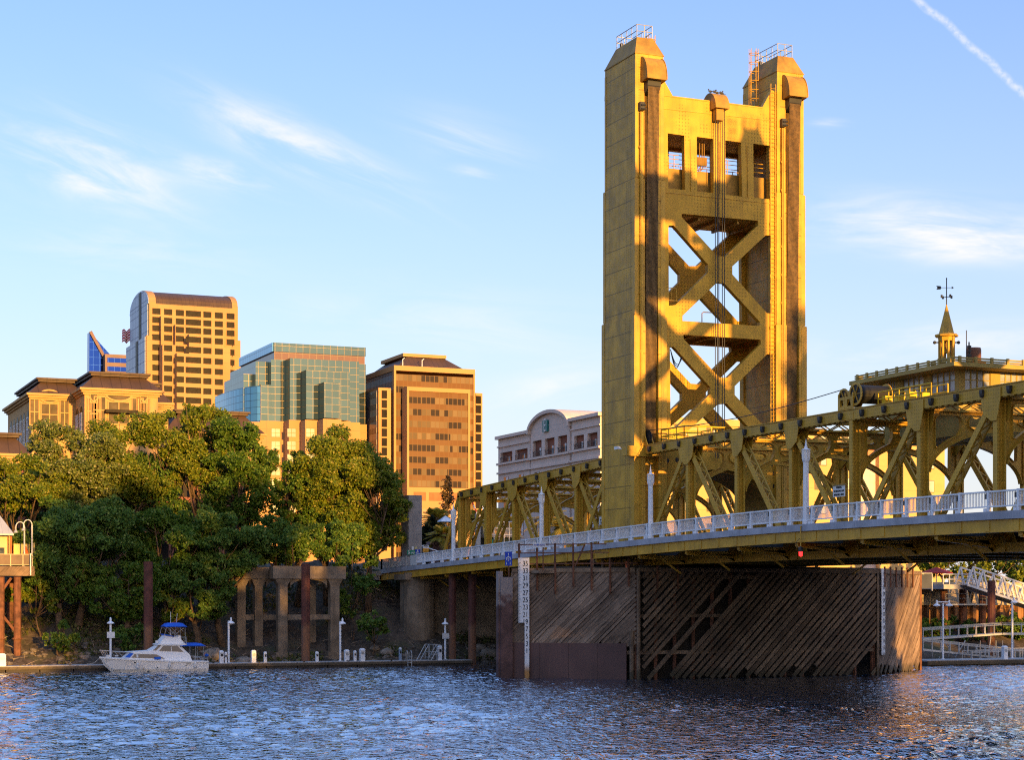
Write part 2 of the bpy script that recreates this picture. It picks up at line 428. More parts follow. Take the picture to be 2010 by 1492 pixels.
# ------------------------------------------------------------------ the lift tower
TX0, TX1, TY0, TY1 = 70.2, 86.63, 138.2, 144.0
LW = 2.65                                   # width of a leg
Z_DK = 10.2
def fx(px): return XY(px, TY0)
def fz(px, py): return zY(px, py, TY0)
def arc(cx, cz, rx, rz, t0, t1, n):
    return [(cx + rx * math.cos(R(t0 + (t1 - t0) * i / n)), cz + rz * math.sin(R(t0 + (t1 - t0) * i / n))) for i in range(n + 1)]
XC = (TX0 + TX1) / 2
def zo(px, py): return (fx(px), fz(px, py))
def z2(x, y): return zo(1150 + x / 2.984, 400 + y / 2.984)
def make_tower():
    t = thing('bridge_tower', 'tall golden steel lift tower standing on the timber clad pier, in full view', 'bridge tower', (XC, (TY0 + TY1) / 2, Z_DK), 'lift bridge towers')
    L0, L1 = TX0, TX0 + LW
    ztop = 52.45
    # legs: a U section with the rope recess to the front and the back
    for side in (0, 1):
        xa = TX0 if side == 0 else TX1 - LW
        ra, rb = xa + 0.85, xa + 2.08
        leg = MB()
        def U(y0, y1, z0, z1, g=0.0):
            pts = [(xa - g, y0 - g), (ra, y0 - g), (ra, y0 + 0.55), (rb, y0 + 0.55), (rb, y0 - g), (xa + LW + g, y0 - g),
                   (xa + LW + g, y1 + g), (rb, y1 + g), (rb, y1 - 0.55), (ra, y1 - 0.55), (ra, y1 + g), (xa - g, y1 + g)]
            leg.prism(pts, [], 'xy', z0, z1)
        U(TY0, TY1, 41.9, 49.4)
        U(TY0, TY1, 30.4, 41.9, 0.10)
        U(TY0, TY1, Z_DK - 1.0, 30.4, 0.20)
        leg.box(xa, xa + LW, TY0, TY1, 49.4, ztop)
        o = leg.build('leg', M_GOLDP, t)
        # edge angles along the corners
        ang = MB()
        for yy, sg in ((TY0, 1), (TY1, -1)):
            for xx, sx in ((xa, 1), (xa + LW, -1)):
                for z0, z1, g in ((12.0, 30.35, 0.225), (30.5, 41.85, 0.125), (42.0, 51.9, 0.025)):
                    ang.box(xx - sx * g, xx + sx * 0.30, yy - sg * g, yy - sg * (g - 0.02), z0, z1)
                    ang.box(xx - sx * g, xx - sx * (g - 0.02), yy - sg * (g - 0.022), yy + sg * 0.30, z0, z1)
        ang.build('corner_angle', M_GOLD, t)
        # roof
        rf = MB(); rf.box(xa - .06, xa + LW + .06, TY0 - .06, TY1 + .06, ztop, ztop + 0.08)
        rf.frustum((xa - .03, xa + LW + .03, TY0 - .03, TY1 + .03), ztop + 0.08, (xa + 0.55, xa + LW - 0.55, TY0 + 0.8, TY1 - 1.0), 54.1)
        roof = rf.build('leg_roof', M_BROWNG, t)
        # roof railing
        rl = MB(); x0, x1, y0, y1 = xa + .6, xa + LW - .6, TY0 + .9, TY1 - 1.1
        P = [(x0, y0), (x1, y0), (x1, y1), (x0, y1)]
        for i in range(4):
            a, b = P[i], P[(i + 1) % 4]
            for h in (0.55, 1.1): rl.tube([(*a, 54.1 + h), (*b, 54.1 + h)], .035, 5)
            n = 2 if i % 2 == 0 else 4
            for k in range(n): 
                q = (a[0] + (b[0] - a[0]) * k / n, a[1] + (b[1] - a[1]) * k / n); rl.tube([(*q, 54.05), (*q, 55.2)], .035, 5)
        rl.build('roof_railing', M_STEELG, t)
        ln = MB(); ln.lathe((x0 + .2, y1 - .5, 54.1), [(.1, 0), (.16, .1), (.16, .35), (.08, .45)], 8); ln.build('beacon', M_DARK, t)
        # sheave hoods, front and back
        for yy, sg in ((TY0, -1), (TY1, 1)):
            hd = MB()
            prof = [(yy, 50.15)] + [(yy + sg * (1.15 * math.sin(R(a))), 50.15 + 2.0 * math.cos(R(a))) for a in range(0, 91, 10)][::-1]
            hd.prism(prof, [], 'yz', xa + .55, xa + 2.4)
            for r_ in (xa + .55, xa + 2.4): hd.prism([(yy - sg * .02, 50.05)] + [(p[0] + sg * .04, p[1] + .04) for p in prof[1:]], [], 'yz', r_ - .03, r_ + .03)
            h_ = hd.build('sheave_hood', M_BROWNG, t)
            sh = MB(); sh.lathe((0, 0, 0), [(0.2, -.62), (.95, -.62), (.95, .62), (0.2, .62)], 18)
            sh.v = [(xa + 1.46 + v[2], yy - sg * 0.28 + v[0], 50.05 + v[1]) for v in sh.v]
            sh.build('sheave', M_DARK, h_)
            ropes = MB()
            for k in range(10):
                xx = ra + .12 + k * (rb - ra - .24) / 9
                ropes.beam((xx, yy - sg * .22, Z_DK + 9.6), (xx, yy + sg * 0.55, 50.3), .07, .06)
            ropes.build('rope_bundle', M_ROPE, t)
        ch = MB()
        ch.box(ra + .02, rb - .02, TY0 + .42, TY0 + .53, 20.0, 49.3)
        ch.box(ra + .02, rb - .02, TY1 - .53, TY1 - .42, 20.0, 49.3)
        ch.build('rope_channel', M_RUSTY, t)
        # guide rails up the front corners
        gr = MB()
        for xx in (xa + .38, xa + .52): gr.box(xx - .05, xx + .05, TY0 - .32, TY0 - .10, 11.5, 47.5)
        for q in range(14): gr.box(xa + .28, xa + .62, TY0 - .26, TY0 - .12, 12.6 + q * 2.45, 12.8 + q * 2.45)
        gr.build('guide_rail', M_GOLD, t)
        lm = MB(); lm.box(xa + .25, xa + .65, TY0 - .45, TY0 - .05, 47.6, 48.3); lm.tube([(xa + .3, TY0 - .5, 48.0), (xa + .75, TY0 - .45, 48.05)], .08); lm.tube([(xa + .3, TY0 - .5, 47.7), (xa + .75, TY0 - .55, 47.7)], .07)
        lm.build('flood_lamp', M_DARK, t)
    # frame plates, front and back
    win = [[zo(a, c), zo(b, d), zo(b2, e), zo(a2, f)] for a, c, b, d, b2, e, a2, f in (
        (1312, 260.5, 1344.5, 265, 1346, 372, 1313, 369), (1369, 267.5, 1401, 271.5, 1402, 378, 1370, 375),
        (1425, 274.5, 1456, 278.5, 1458, 385, 1426, 381.5), (1480, 281, 1511, 285, 1512, 390, 1481, 387))]
    holes = win + [
        [z2(*p) for p in ((565, 55), (1012, 97), (1015, 122), (822, 306), (775, 306), (565, 75))],
        [z2(*p) for p in ((488, 125), (518, 125), (720, 355), (720, 400), (528, 592), (490, 596))],
        [z2(*p) for p in ((1058, 182), (1087, 184), (1092, 640), (1066, 640), (862, 412), (862, 365))],
        [z2(*p) for p in ((772, 460), (815, 464), (1025, 692), (1025, 715), (570, 685), (570, 655))],
        [z2(*p) for p in ((575, 765), (1027, 795), (1030, 820), (832, 1020), (785, 1016), (577, 790))],
        [z2(*p) for p in ((496, 838), (520, 838), (733, 1075), (733, 1112), (540, 1306), (500, 1312))],
        [z2(*p) for p in ((1066, 880), (1098, 882), (1103, 1330), (1070, 1326), (876, 1120), (876, 1068))],
        [z2(*p) for p in ((780, 1174), (828, 1170), (1010, 1366), (1010, 1386), (590, 1362), (590, 1340))]]
    outer = [(L1 - .02, Z_DK - 1), (L1 + .35, Z_DK - 1), (L1 + .35, 14.2)]
    outer += [(p[0], p[1]) for p in arc(XC, 14.2, (TX1 - TX0) / 2 - LW - .35, 3.5, 180, 0, 20)][1:]
    outer += [(TX1 - LW - .35, Z_DK - 1), (TX1 - LW + .02, Z_DK - 1), (TX1 - LW + .02, fz(1520, 178)), zo(1516, 176), zo(1498, 209), zo(1322, 187), zo(1301, 149), (L1 - .02, fz(1300, 148))]
    outer = [tuple(p)[:2] for p in outer]
    holes = [[tuple(p)[:2] for p in h] for h in holes]
    for y0, y1 in ((TY0 + .12, TY0 + .62), (TY1 - .62, TY1 - .12)):
        f = MB(); f.prism(outer, holes, 'xz', y0, y1); f.build('frame', M_GOLDF, t)
        # raised gusset edges and stiffener lines on the outer face
        yo = y0 - .02 if y0 < TY0 + .3 else y1 + .02
        st = MB()
        for a, b in (((1303, 212), (1520, 236)), ((1303, 376), (1520, 399)), ((1303, 186), (1322, 189)), ((1322, 189), (1498, 211))):
            pa, pb = zo(*a), zo(*b); st.beam((pa[0], yo, pa[1]), (pb[0], yo, pb[1]), .05, .06)
        for a, b in (((1356, 272), (1357, 374)), ((1413, 278), (1414, 379)), ((1468, 284), (1469, 386))):
            pa, pb = zo(*a), zo(*b); st.beam((pa[0], yo, pa[1]), (pb[0], yo, pb[1]), .05, .12, (0, 1, 0))
        st.build('stiffener', M_GOLD, t)
    # back to front ties inside the frame
    for z0, z1 in ((fz(1410, 428) + .05, fz(1410, 428) + .25), (fz(1410, 650) - .1, fz(1410, 650) + .1)):
        tb = MB(); tb.box(L1, TX1 - LW, TY0 + .63, TY1 - .63, z0, z1); 
        for k in range(1, 6): tb.box(L1 + k * 1.9 - .1, L1 + k * 1.9 + .1, TY0 + .63, TY1 - .63, z0 - .25, z0 - .005)
        tb.build('tie_floor', M_BROWNG, t)
    cap = MB(); cap.box(L1 + .3, TX1 - LW - .3, TY0 + .63, TY1 - .63, fz(1410, 268), fz(1410, 222)); cap.build('sheave_floor', M_BROWNG, t)
    cw = MB(); cw.box(L1 + .25, TX1 - LW - .25, TY0 + 1.0, TY1 - 1.0, fz(1410, 420), fz(1410, 334)); cw.build('counterweight', M_BROWNG, t)
    rl = MB()
    zz = fz(1410, 334)
    for yy in (TY0 + 1.1, TY1 - 1.1):
        for h in (.45, .85, 1.2): rl.tube([(L1 + .3, yy, zz + h), (TX1 - LW - .3, yy, zz + h)], .035, 5)
        for k in range(9): rl.tube([(L1 + .3 + k * 1.3, yy, zz), (L1 + .3 + k * 1.3, yy, zz + 1.25)], .035, 5)
    rl.build('counterweight_railing', M_GOLD, t)
    # centre hood on the crossbeam, with the hanging cables
    zc0, zc1 = fz(1392, 212), fz(1392, 180)
    for yy, sg in ((TY0 + .12, -1),):
        hd = MB(); prof = [(yy + 1.6, zc0 - .1), (yy - 1.0, zc0 - .1)] + [(yy + .3 - 1.3 * math.sin(R(a)), zc0 - .1 + (zc1 - zc0 + .1) * math.cos(R(a))) for a in range(85, -86, -10)]
        hd.prism(prof, [], 'yz', XC - 1.0, XC + .35)
        hood = hd.build('centre_hood', M_BROWNG, t)
        cb = MB()
        for k in range(6):
            xx = XC - .8 + k * .17
            if k == 3: continue
            cb.beam((xx, yy - .55 - .08 * (k % 2), 18.6), (xx, yy - .55 - .08 * (k % 2), zc0), .05, .05)
        cb.build('hanging_cable', M_DARK, t)
        bl = MB(); bl.box(XC - .8, XC - .1, yy - .75, yy - .1, zc0 - 1.1, zc0 - .15); bl.build('cable_block', M_BROWNG, hood)
        # pigeons are perched on the hood in the photograph, built below as things of their own
    # suspended cable box inside the second opening
    bx = MB(); px_, pz_ = zo(1385, 300)
    bx.box(px_ - .55, px_ + .55, TY0 + .75, TY0 + .95, pz_ - .9, pz_ - .2); 
    for k in (-.45, -.15, .1, .3): bx.tube([(px_ + k, TY0 + .8, pz_ - .2), (px_ + k, TY0 + .8, pz_ + 1.0)], .05, 5)
    for k in range(4): bx.tube([(px_ - .4 + .25 * k, TY0 + .85, pz_ - .85)] + [(px_ - .4 + .25 * k - .25 * q, TY0 + .9, pz_ - 1.0 - .35 * math.sin(q * .8)) for q in range(1, 5)], .04, 5)
    bx.build('cable_box', M_RUSTY, t)
    lp = MB()
    for k in range(3):
        c0 = z2(505, 850); c1 = z2(578 - 6 * k, 890 + 5 * k)
        lp.tube([(c0[0] + (c1[0] - c0[0]) * q / 8, TY0 + .3, c0[1] + (c1[1] - c0[1]) * q / 8 - (1.0 + .12 * k) * math.sin(PI * q / 8)) for q in range(9)], .035, 5)
    lp.build('hanging_hose', M_DARK, t)
    # long ladder beside the far leg
    ld = MB(); xl = TX1 - LW - .42
    for xx in (xl - .24, xl + .24): ld.tube([(xx, TY0 - .05, 20.2), (xx, TY0 - .05, fz(1520, 165))], .035, 5)
    zz = 20.3
    while zz < fz(1520, 168): ld.tube([(xl - .24, TY0 - .05, zz), (xl + .24, TY0 - .05, zz)], .018, 4); zz += .36
    for q in range(12): ld.box(xl - .30, xl - .2, TY0 - .06, TY0 + .12, 21 + q * 2.25, 21.25 + q * 2.25); ld.box(xl + .2, xl + .3, TY0 - .06, TY0 + .12, 21 + q * 2.25, 21.25 + q * 2.25)
    ld.build('long_ladder', M_GOLD, t)
    # caged ladder on the inner side of the far leg
    def cage(xw, yc, z0, z1, z2_, sx):
        cg = MB()
        for yy in (yc - .25, yc + .25): cg.tube([(xw + sx * .15, yy, z0), (xw + sx * .15, yy, z2_)], .035, 5)
        zz = z0
        while zz < z2_ - .1: cg.tube([(xw + sx * .15, yc - .25, zz), (xw + sx * .15, yc + .25, zz)], .02, 4); zz += .36
        ring = [(xw + sx * (.15 + .75 * math.sin(R(a))), yc - .38 * math.cos(R(a))) for a in range(0, 181, 20)]
        zz = z1
        while zz <= z2_ + .01: cg.tube([(a, b, zz) for a, b in ring], .03, 4); zz += .8
        for a, b in ring[1:-1:2]: cg.tube([(a, b, z1), (a, b, z2_)], .025, 4)
        return cg
    cage(TX1 - LW, TY0 + 3.2, fz(1480, 207), fz(1480, 190), 55.2, -1).build('caged_ladder', M_GOLD, t)
    cage(TX0 + LW, TY0 + 3.2, fz(1300, 150), fz(1300, 130), 55.2, 1).build('caged_ladder', M_GOLD, t)
    # portal cross plates, wider base
    ap = MB()
    ap.prism([(L1 + .35, 14.2)] + arc(XC, 14.2, (TX1 - TX0) / 2 - LW - .35, 3.5, 180, 0, 20)[1:] + arc(XC, 14.2, (TX1 - TX0) / 2 - LW - .6, 3.25, 0, 180, 20), [], 'xz', TY0 + .63, TY1 - .63)
    ap.build('arch_soffit', M_BROWNG, t)
    ho = MB()
    for side in (-1, 1):
        for (dx_, zz) in ((5.1, 18.3), (4.2, 18.4), (5.35, 17.5), (5.35, 16.4), (5.35, 15.4), (5.35, 14.2)):
            ho.lathe((0, 0, 0), [(.16, 0), (.16, .02)], 10); n_ = 20
            ho.v[-n_:] = [(XC + side * dx_ + v[0], TY0 + .105 + v[2], zz + v[1] * 1.3) for v in ho.v[-n_:]]
    ho.build('drain_hole', M_DARK, t)
    # small access platform on the brace
    pf = MB(); a = z2(490, 560); b = z2(540, 545)
    pf.box(a[0], b[0] + .3, TY0 + .6, TY0 + 1.6, a[1], a[1] + .08)
    for k in range(3):
        pf.tube([(a[0] + k * .5, TY0 + .65, a[1]), (a[0] + k * .5, TY0 + .65, a[1] + 1.1)], .035, 5)
    pf.tube([(a[0], TY0 + .65, a[1] + 1.1), (a[0] + 1.0, TY0 + .65, a[1] + 1.1)], .035, 5)
    pf.build('platform', M_GOLD, t)
    # rail along the mid strut
    a, b = z2(690, 690), z2(800, 695)
    rr = MB(); rr.tube([(a[0], TY0 + .3, a[1]), (a[0], TY0 + .3, a[1] + .75), (a[0] + .15, TY0 + .3, a[1] + .85), (b[0] - .15, TY0 + .3, b[1] + .85), (b[0], TY0 + .3, b[1] + .75), (b[0], TY0 + .3, b[1])], .045, 5)
    rr.build('strut_rail', M_RUSTY, t)
    return t
tower = make_tower()
place(tower, (XC, 107.0 - ((TY0 + TY1) / 2 - 107.0), Z_DK), PI, 'golden steel lift tower at the nearer end of the lift span, beyond the right edge')

# ------------------------------------------------------------------ deck line
def zd(Y):
    d = abs(Y - 98.0) - 8.0
    d = max(d, 0.0)
    return 11.55 - 0.0265 * d * d / (d + 25.0)
XN, XF = 71.2, XC * 2 - 71.2               # near and far truss planes
RX = 66.5                                   # near railing
RXF = 2 * XC - RX
def curve_strip(mb, x0, x1, ya, yb, dz0, dz1, n=None, step=3.0):
    """a strip of the deck that follows its crown"""
    n = n or max(1, int(abs(yb - ya) / step)); b = len(mb.v)
    for i in range(n + 1):
        y = ya + (yb - ya) * i / n; z = zd(y)
        mb.v += [(x0, y, z + dz0), (x1, y, z + dz0), (x1, y, z + dz1), (x0, y, z + dz1)]
    for i in range(n):
        for k in range(4):
            mb.f.append((b + i * 4 + k, b + i * 4 + (k + 1) % 4, b + (i + 1) * 4 + (k + 1) % 4, b + (i + 1) * 4 + k))
    mb.f.append((b + 3, b + 2, b + 1, b)); e = b + n * 4; mb.f.append((e, e + 1, e + 2, e + 3))
    return mb

def laced(mb, p, q, w, d, xw):
    """two plates in x joined with zigzag lacing bars"""
    p, q = Vector(p), Vector(q)
    for sx in (-1, 1): mb.beam(p + Vector((sx * (xw / 2 - .06), 0, 0)), q + Vector((sx * (xw / 2 - .06), 0, 0)), .12, d, (0, 1, 0)) 
    L = (q - p).length; n = max(2, int(L / (xw * 1.0))); dirv = (q - p) / n
    nrm = (q - p).normalized().cross(Vector((1, 0, 0))).normalized() * (d / 2 - .05)
    for i in range(n):
        a, b = p + dirv * i, p + dirv * (i + 1)
        s_ = 1 if i % 2 else -1
        for sg in (-1, 1):
            mb.beam(a + Vector((s_ * (xw / 2 - .1), 0, 0)) + nrm * sg, b - Vector((s_ * (xw / 2 - .1), 0, 0)) + nrm * sg, .09, .03, nrm)
    return mb

def truss_span(name, label, ys, ztop, zbot, diag, root, frame_to=-1):
    """ys: panel points; ztop/zbot: functions; diag: list of (top index, bottom index)"""
    t = thing(name, label, 'bridge span', root)
    y0, y1 = ys[0], ys[-1]
    parts = {}
    for near, X in ((True, XN), (False, XF)):
        so = -1 if near else 1
        tc_ = MB(); n = len(ys)
        for i in range(n - 1):
            a, b = ys[i], ys[i + 1]
            za, zb = ztop(a), ztop(b)
            for x0, x1 in ((X - .38, X - .24), (X + .24, X + .38)):
                bb = len(tc_.v)
                tc_.add([(x0, a, za - .68), (x1, a, za - .68), (x1, a, za), (x0, a, za), (x0, b, zb - .68), (x1, b, zb - .68), (x1, b, zb), (x0, b, zb)],
                        [(0, 3, 2, 1), (4, 5, 6, 7), (0, 1, 5, 4), (1, 2, 6, 5), (2, 3, 7, 6), (3, 0, 4, 7)])
            tc_.add([(X - .45, a, za + .005), (X + .45, a, za + .005), (X + .45, a, za + .06), (X - .45, a, za + .06), (X - .45, b, zb + .005), (X + .45, b, zb + .005), (X + .45, b, zb + .06), (X - .45, b, zb + .06)],
                    [(0, 3, 2, 1), (4, 5, 6, 7), (0, 1, 5, 4), (1, 2, 6, 5), (2, 3, 7, 6), (3, 0, 4, 7)])
            m = 12
            for k in range(m):                      # batten plates underneath
                yy = a + (b - a) * (k + .5) / m; zz = za + (zb - za) * (k + .5) / m
                tc_.box(X - .36, X + .36, yy - .17, yy + .17, zz - .74, zz - .69)
            yy = a + (b - a) * .93; zz = ztop(yy)
            tc_.box(X + so * .381, X + so * .40, yy - .9, yy + .9, zz - .60, zz - .08)
        tc_.build('top_chord', M_GOLDR, t)
        bc = MB(); m = len(ys) * 2
        bc.box(X - .38, X - .22, min(y0, y1), max(y0, y1), zbot, zbot + .58)
        bc.box(X + .22, X + .38, min(y0, y1), max(y0, y1), zbot, zbot + .58)
        for k in range(m): yy = y0 + (y1 - y0) * (k + .5) / m; bc.box(X - .215, X + .215, yy - .3, yy + .3, zbot + .02, zbot + .06)
        bc.build('bottom_chord', M_GOLDR, t)
        for i in range(1, len(ys) - 1):
            pm = MB(); Y = ys[i]
            pm.box(X - .34, X - .20, Y - .21, Y + .21, zbot + .585, ztop(Y) - .685)
            pm.box(X + .20, X + .34, Y - .21, Y + .21, zbot + .585, ztop(Y) - .685)
            pm.box(X - .195, X + .195, Y - .05, Y + .05, zbot + .585, ztop(Y) - .685)
            pm.build('post', M_GOLDR, t)
        for it, ib in diag:
            dm = MB()
            a = Vector((X, ys[it], ztop(ys[it]) - .5)); b = Vector((X, ys[ib], zbot + .5))
            laced(dm, a, b, .5, .42, .66)
            dm.build('diagonal', M_GOLDR, t)
        tops = {}
        for it, ib in diag: tops.setdefault(it, []).append(ib)
        for it, ibs in tops.items():                 # gussets hang below the chord
            Y = ys[it]; z = ztop(Y) - .1
            lo = any(ys[i] < Y for i in ibs); hi = any(ys[i] > Y for i in ibs)
            w0 = .95 if lo else .35; w1 = .95 if hi else .35
            pg = [(Y - w0 - .3, z), (Y + w1 + .3, z), (Y + w1 + .3, z - .6), (Y + w1 + .08, z - 1.5), (Y + .26, z - 2.0), (Y - .26, z - 2.0), (Y - w0 - .08, z - 1.5), (Y - w0 - .3, z - .6)]
            g = MB(); g.prism(pg, [], 'yz', X - .45, X - .405); g.prism(pg, [], 'yz', X + .405, X + .45); g.build('gusset', M_GOLDR, t)
        for i in range(len(ys)):                     # lower gussets
            Y = ys[i]; zg = zbot + .02
            g = MB(); pg = [(Y - 1.1, zg), (Y + 1.1, zg), (Y + 1.1, zg + .55), (Y + .45, zg + 1.7), (Y - .45, zg + 1.7), (Y - 1.1, zg + .55)]
            g.prism(pg, [], 'yz', X - .45, X - .405); g.prism(pg, [], 'yz', X + .405, X + .45); g.build('gusset', M_GOLDR, t)
        # little lamps along the chord
        if near:
            proto = None; L = abs(y1 - y0); n = int(L / 2.6)
            for k in range(n):
                yy = y0 + (y1 - y0) * (k + .6) / n; zz = ztop(yy) - .33
                if proto is None:
                    lm = MB(); lm.box(X - .62, X - .40, yy - .15, yy + .15, zz - .05, zz + .2); lm.lathe((X - .52, yy, zz - .28), [(.08, 0), (.15, .1), (.16, .23)], 8)
                    proto = lm.build('chord_lamp', M_DARK, t); py, pz = yy, zz
                else: inst(proto, (0, yy - py, zz - pz))
    # sway frames with the curved knee plates
    for i in range(1, len(ys) + frame_to):
        Y = ys[i]; zt = ztop(Y) - .02
        half = (XF - XN) / 2 - .42
        zs, zc = zt - 4.8, zt - 1.85
        outer = [(XN + .42, zs)] + arc(XC, zs, half - .02, zc - zs, 180, 0, 30)[1:-1] + [(XF - .42, zs), (XF - .42, zt - .72), (XN + .42, zt - .72)]
        def rib(x):                                   # top of the arch rib
            u = max(0, 1 - ((x - XC) / half) ** 2); return zs + (zc - zs) * math.sqrt(u) + .34
        holes = []
        xs = [XN + 1.6, XN + 4.7, XC - .55]
        for sgn in (-1, 1):
            for (u0, u1) in ((XN + .85, XN + 3.0), (XN + 3.5, XC - .25)):
                bot = [(u0 + (u1 - u0) * k / 8, rib(u0 + (u1 - u0) * k / 8)) for k in range(9)]
                top = zt - .98; r_ = min(.38, (top - rib(u0)) * .45)
                h = [(u0 + .25, min(top - .05, bot[1][1]))] if False else []
                h = bot[1:-1]
                h = [(u0 + .02, bot[0][1] + r_ * .9)] + h + [(u1 - .02, bot[-1][1] + min(r_, .3 * (top - bot[-1][1])))]
                h += [(u1, top - r_), (u1 - .1, top - .12), (u1 - r_, top), (u0 + r_, top), (u0 + .1, top - .12), (u0, top - r_)]
                if top - max(b_[1] for b_ in bot) < .14: continue
                if sgn > 0: h = [(2 * XC - p[0], p[1]) for p in h]
                holes.append(h)
        f = MB(); f.prism(outer, holes, 'xz', Y - .06, Y + .06)
        # flange plates that give the rib its thickness
        edge = arc(XC, zs, half - .02, zc - zs, 178, 2, 28)
        for a, b in zip(edge[:-1], edge[1:]): f.beam((a[0], Y, a[1] - .02), (b[0], Y, b[1] - .02), .46, .05, (0, 0, 1))
        for h in holes:
            for a, b in zip(h, h[1:] + h[:1]): f.beam((a[0], Y, a[1]), (b[0], Y, b[1]), .36, .035, (0, 0, 1) if abs(a[0] - b[0]) > abs(a[1] - b[1]) else (1, 0, 0))
        f.build('sway_frame', M_GOLD, t)
        # laced top strut
        sm = MB()
        for zz in (zt - .70, zt - .12): sm.box(XN + .40, XF - .40, Y - .28, Y + .28, zz - .05, zz + .05)
        n = 16; w = (XF - XN - .9) / n
        for k in range(n):
            a, b = XN + .45 + k * w, XN + .45 + (k + 1) * w
            z0, z1 = (zt - .64, zt - .18) if k % 2 else (zt - .18, zt - .64)
            for yy in (Y - .25, Y + .25): sm.beam((a, yy, z0), (b, yy, z1), .03, .09)
        sm.build('top_strut', M_GOLD, t)
    # top laterals
    for i in range(len(ys) - 1):
        for xa, xb in ((XN, XF), (XF, XN)):
            lm = MB(); a = Vector((xa, ys[i], ztop(ys[i]) - .35)); b = Vector((xb, ys[i + 1], ztop(ys[i + 1]) - .35))
            d = (b - a).normalized(); a = a + d * .6; b = b - d * .6
            off = .12 if xa == XN else -.12
            lm.beam(a + Vector((0, 0, off)), b + Vector((0, 0, off)), .30, .16); lm.build('lateral_brace', M_GOLD, t)
    return t

LY = [138.2 - 7.8 * i for i in range(9)]
lift = truss_span('lift_span', 'golden steel truss span carrying the roadway, to the right of the tower', LY, lambda y: 19.55 - .0004 * (y - 107) ** 2 * 0.3, 9.4,
                  [(1, 0), (1, 2), (2, 3), (3, 4), (5, 4), (6, 5), (7, 6), (7, 8)], (XC, 107, 9.4))
SY = [144.3 + 7.2 * i for i in range(6)]
def zts(y): return 18.95 - .031 * (y - 144.3)
side = truss_span('approach_span', 'shorter golden truss span between the tower and the wooded bank', SY, zts, 8.9,
                  [(1, 0), (2, 1), (3, 4), (4, 5), (3, 2)], (XC, 162, 8.9), 0)
for X in (XN, XF):
    em = MB(); laced(em, (X, SY[-1], zts(SY[-1]) - .35), (X, SY[-1] + 5.8, 9.6), .5, .55, .8); em.build('end_post', M_GOLDR, side)
    pm = MB(); Y = SY[-1]; pm.box(X - .40, X - .22, Y - .24, Y + .24, 9.5, zts(Y) - .69); pm.box(X + .22, X + .40, Y - .24, Y + .24, 9.5, zts(Y) - .69); pm.box(X - .21, X + .21, Y - .05, Y + .05, 9.5, zts(Y) - .69); pm.build('post', M_GOLDR, side)
    xm = MB(); laced(xm, (X, SY[0] + .1, zts(SY[0]) - .5), (X, SY[1], 9.4), .5, .5, .78)
    xm.build('diagonal', M_GOLDR, side)
# ------------------------------------------------------------------ deck, sidewalk and railing of each span
def deck_of(root, ya, yb, panels):
    d = MB(); curve_strip(d, XN + .5, XF - .5, ya, yb, -1.05, -.55); d.build('roadway', M_ASPH, root)
    for near in (True, False):
        sx = 1 if near else -1
        m = lambda x: x if near else 2 * XC - x
        w = MB(); curve_strip(w, m(RX + .12), m(XN - .47), ya, yb, -.40, -.05); w.build('sidewalk', M_CONCL, root)
        cu = MB(); curve_strip(cu, m(RX - .28), m(RX + .1), ya, yb, -.42, .04); cu.build('kerb', pmat('grey_kerb', (0.36, 0.36, 0.40), .8, var=.15, streak=.4, dirt=(.12, .11, .12)), root)
        fa = MB(); curve_strip(fa, m(RX - .12), m(RX + .02), ya, yb, -1.12, -.43)
        curve_strip(fa, m(RX - .25), m(RX + .08), ya, yb, -1.16, -1.125); 
        y = ya
        while abs(y - ya) < abs(yb - ya): fa.box(m(RX - .16), m(RX - .125), y - .22, y + .22, zd(y) - 1.08, zd(y) - .48); y += 2.6 * (1 if yb > ya else -1)
        fa.build('fascia_beam', M_GOLD, root)
        st = MB(); curve_strip(st, m(RX + 1.4), m(RX + 1.6), ya, yb, -.95, -.42); curve_strip(st, m(RX + 2.9), m(RX + 3.1), ya, yb, -.95, -.42); st.build('stringer', M_GOLD, root)
        for Y in panels:
            z = zd(Y); b = MB()
            b.beam((m(RX + .05), Y, z - 1.28), (m(XN - .42), Y, z - 1.28), .35, .22)
            b.beam((m(RX + .15), Y, z - 1.38), (m(XN - .42), Y, 9.75), .30, .16)
            b.beam((m(RX + 2.0), Y, z - 1.4), (m(XN - .9), Y, z - 2.6), .18, .12, (1, 0, 0))
            b.prism([(m(XN - .42), 9.42), (m(XN - .42), z - 1.4), (m(XN - 1.5), z - 1.4), (m(XN - 1.0), 10.3)], [], 'xz', Y - .06, Y + .06)
            b.build('sidewalk_bracket', M_GOLD, root)
    for Y in panels:
        f = MB(); z = zd(Y)
        f.prism([(XN + .46, 9.5), (XF - .46, 9.5), (XF - .46, z - 1.1), (XN + .46, z - 1.1)], [], 'xz', Y - .05, Y + .05)
        f.box(XN + .46, XF - .46, Y - .25, Y + .25, 9.42, 9.49)
        f.build('floor_beam', M_GOLD, root)
    ss = MB()
    for k in range(7): x = XN + 1.6 + k * 1.9; ss.box(x - .08, x + .08, min(ya, yb), max(ya, yb), 9.72, 10.0 if ya > 140 or yb > 140 else 10.3)
    ss.build('stringer', M_GOLD, root)
deck_of(lift, 138.3, 75.7, LY)
deck_of(side, 138.5, 192.5, SY + [SY[-1] + 5.8])

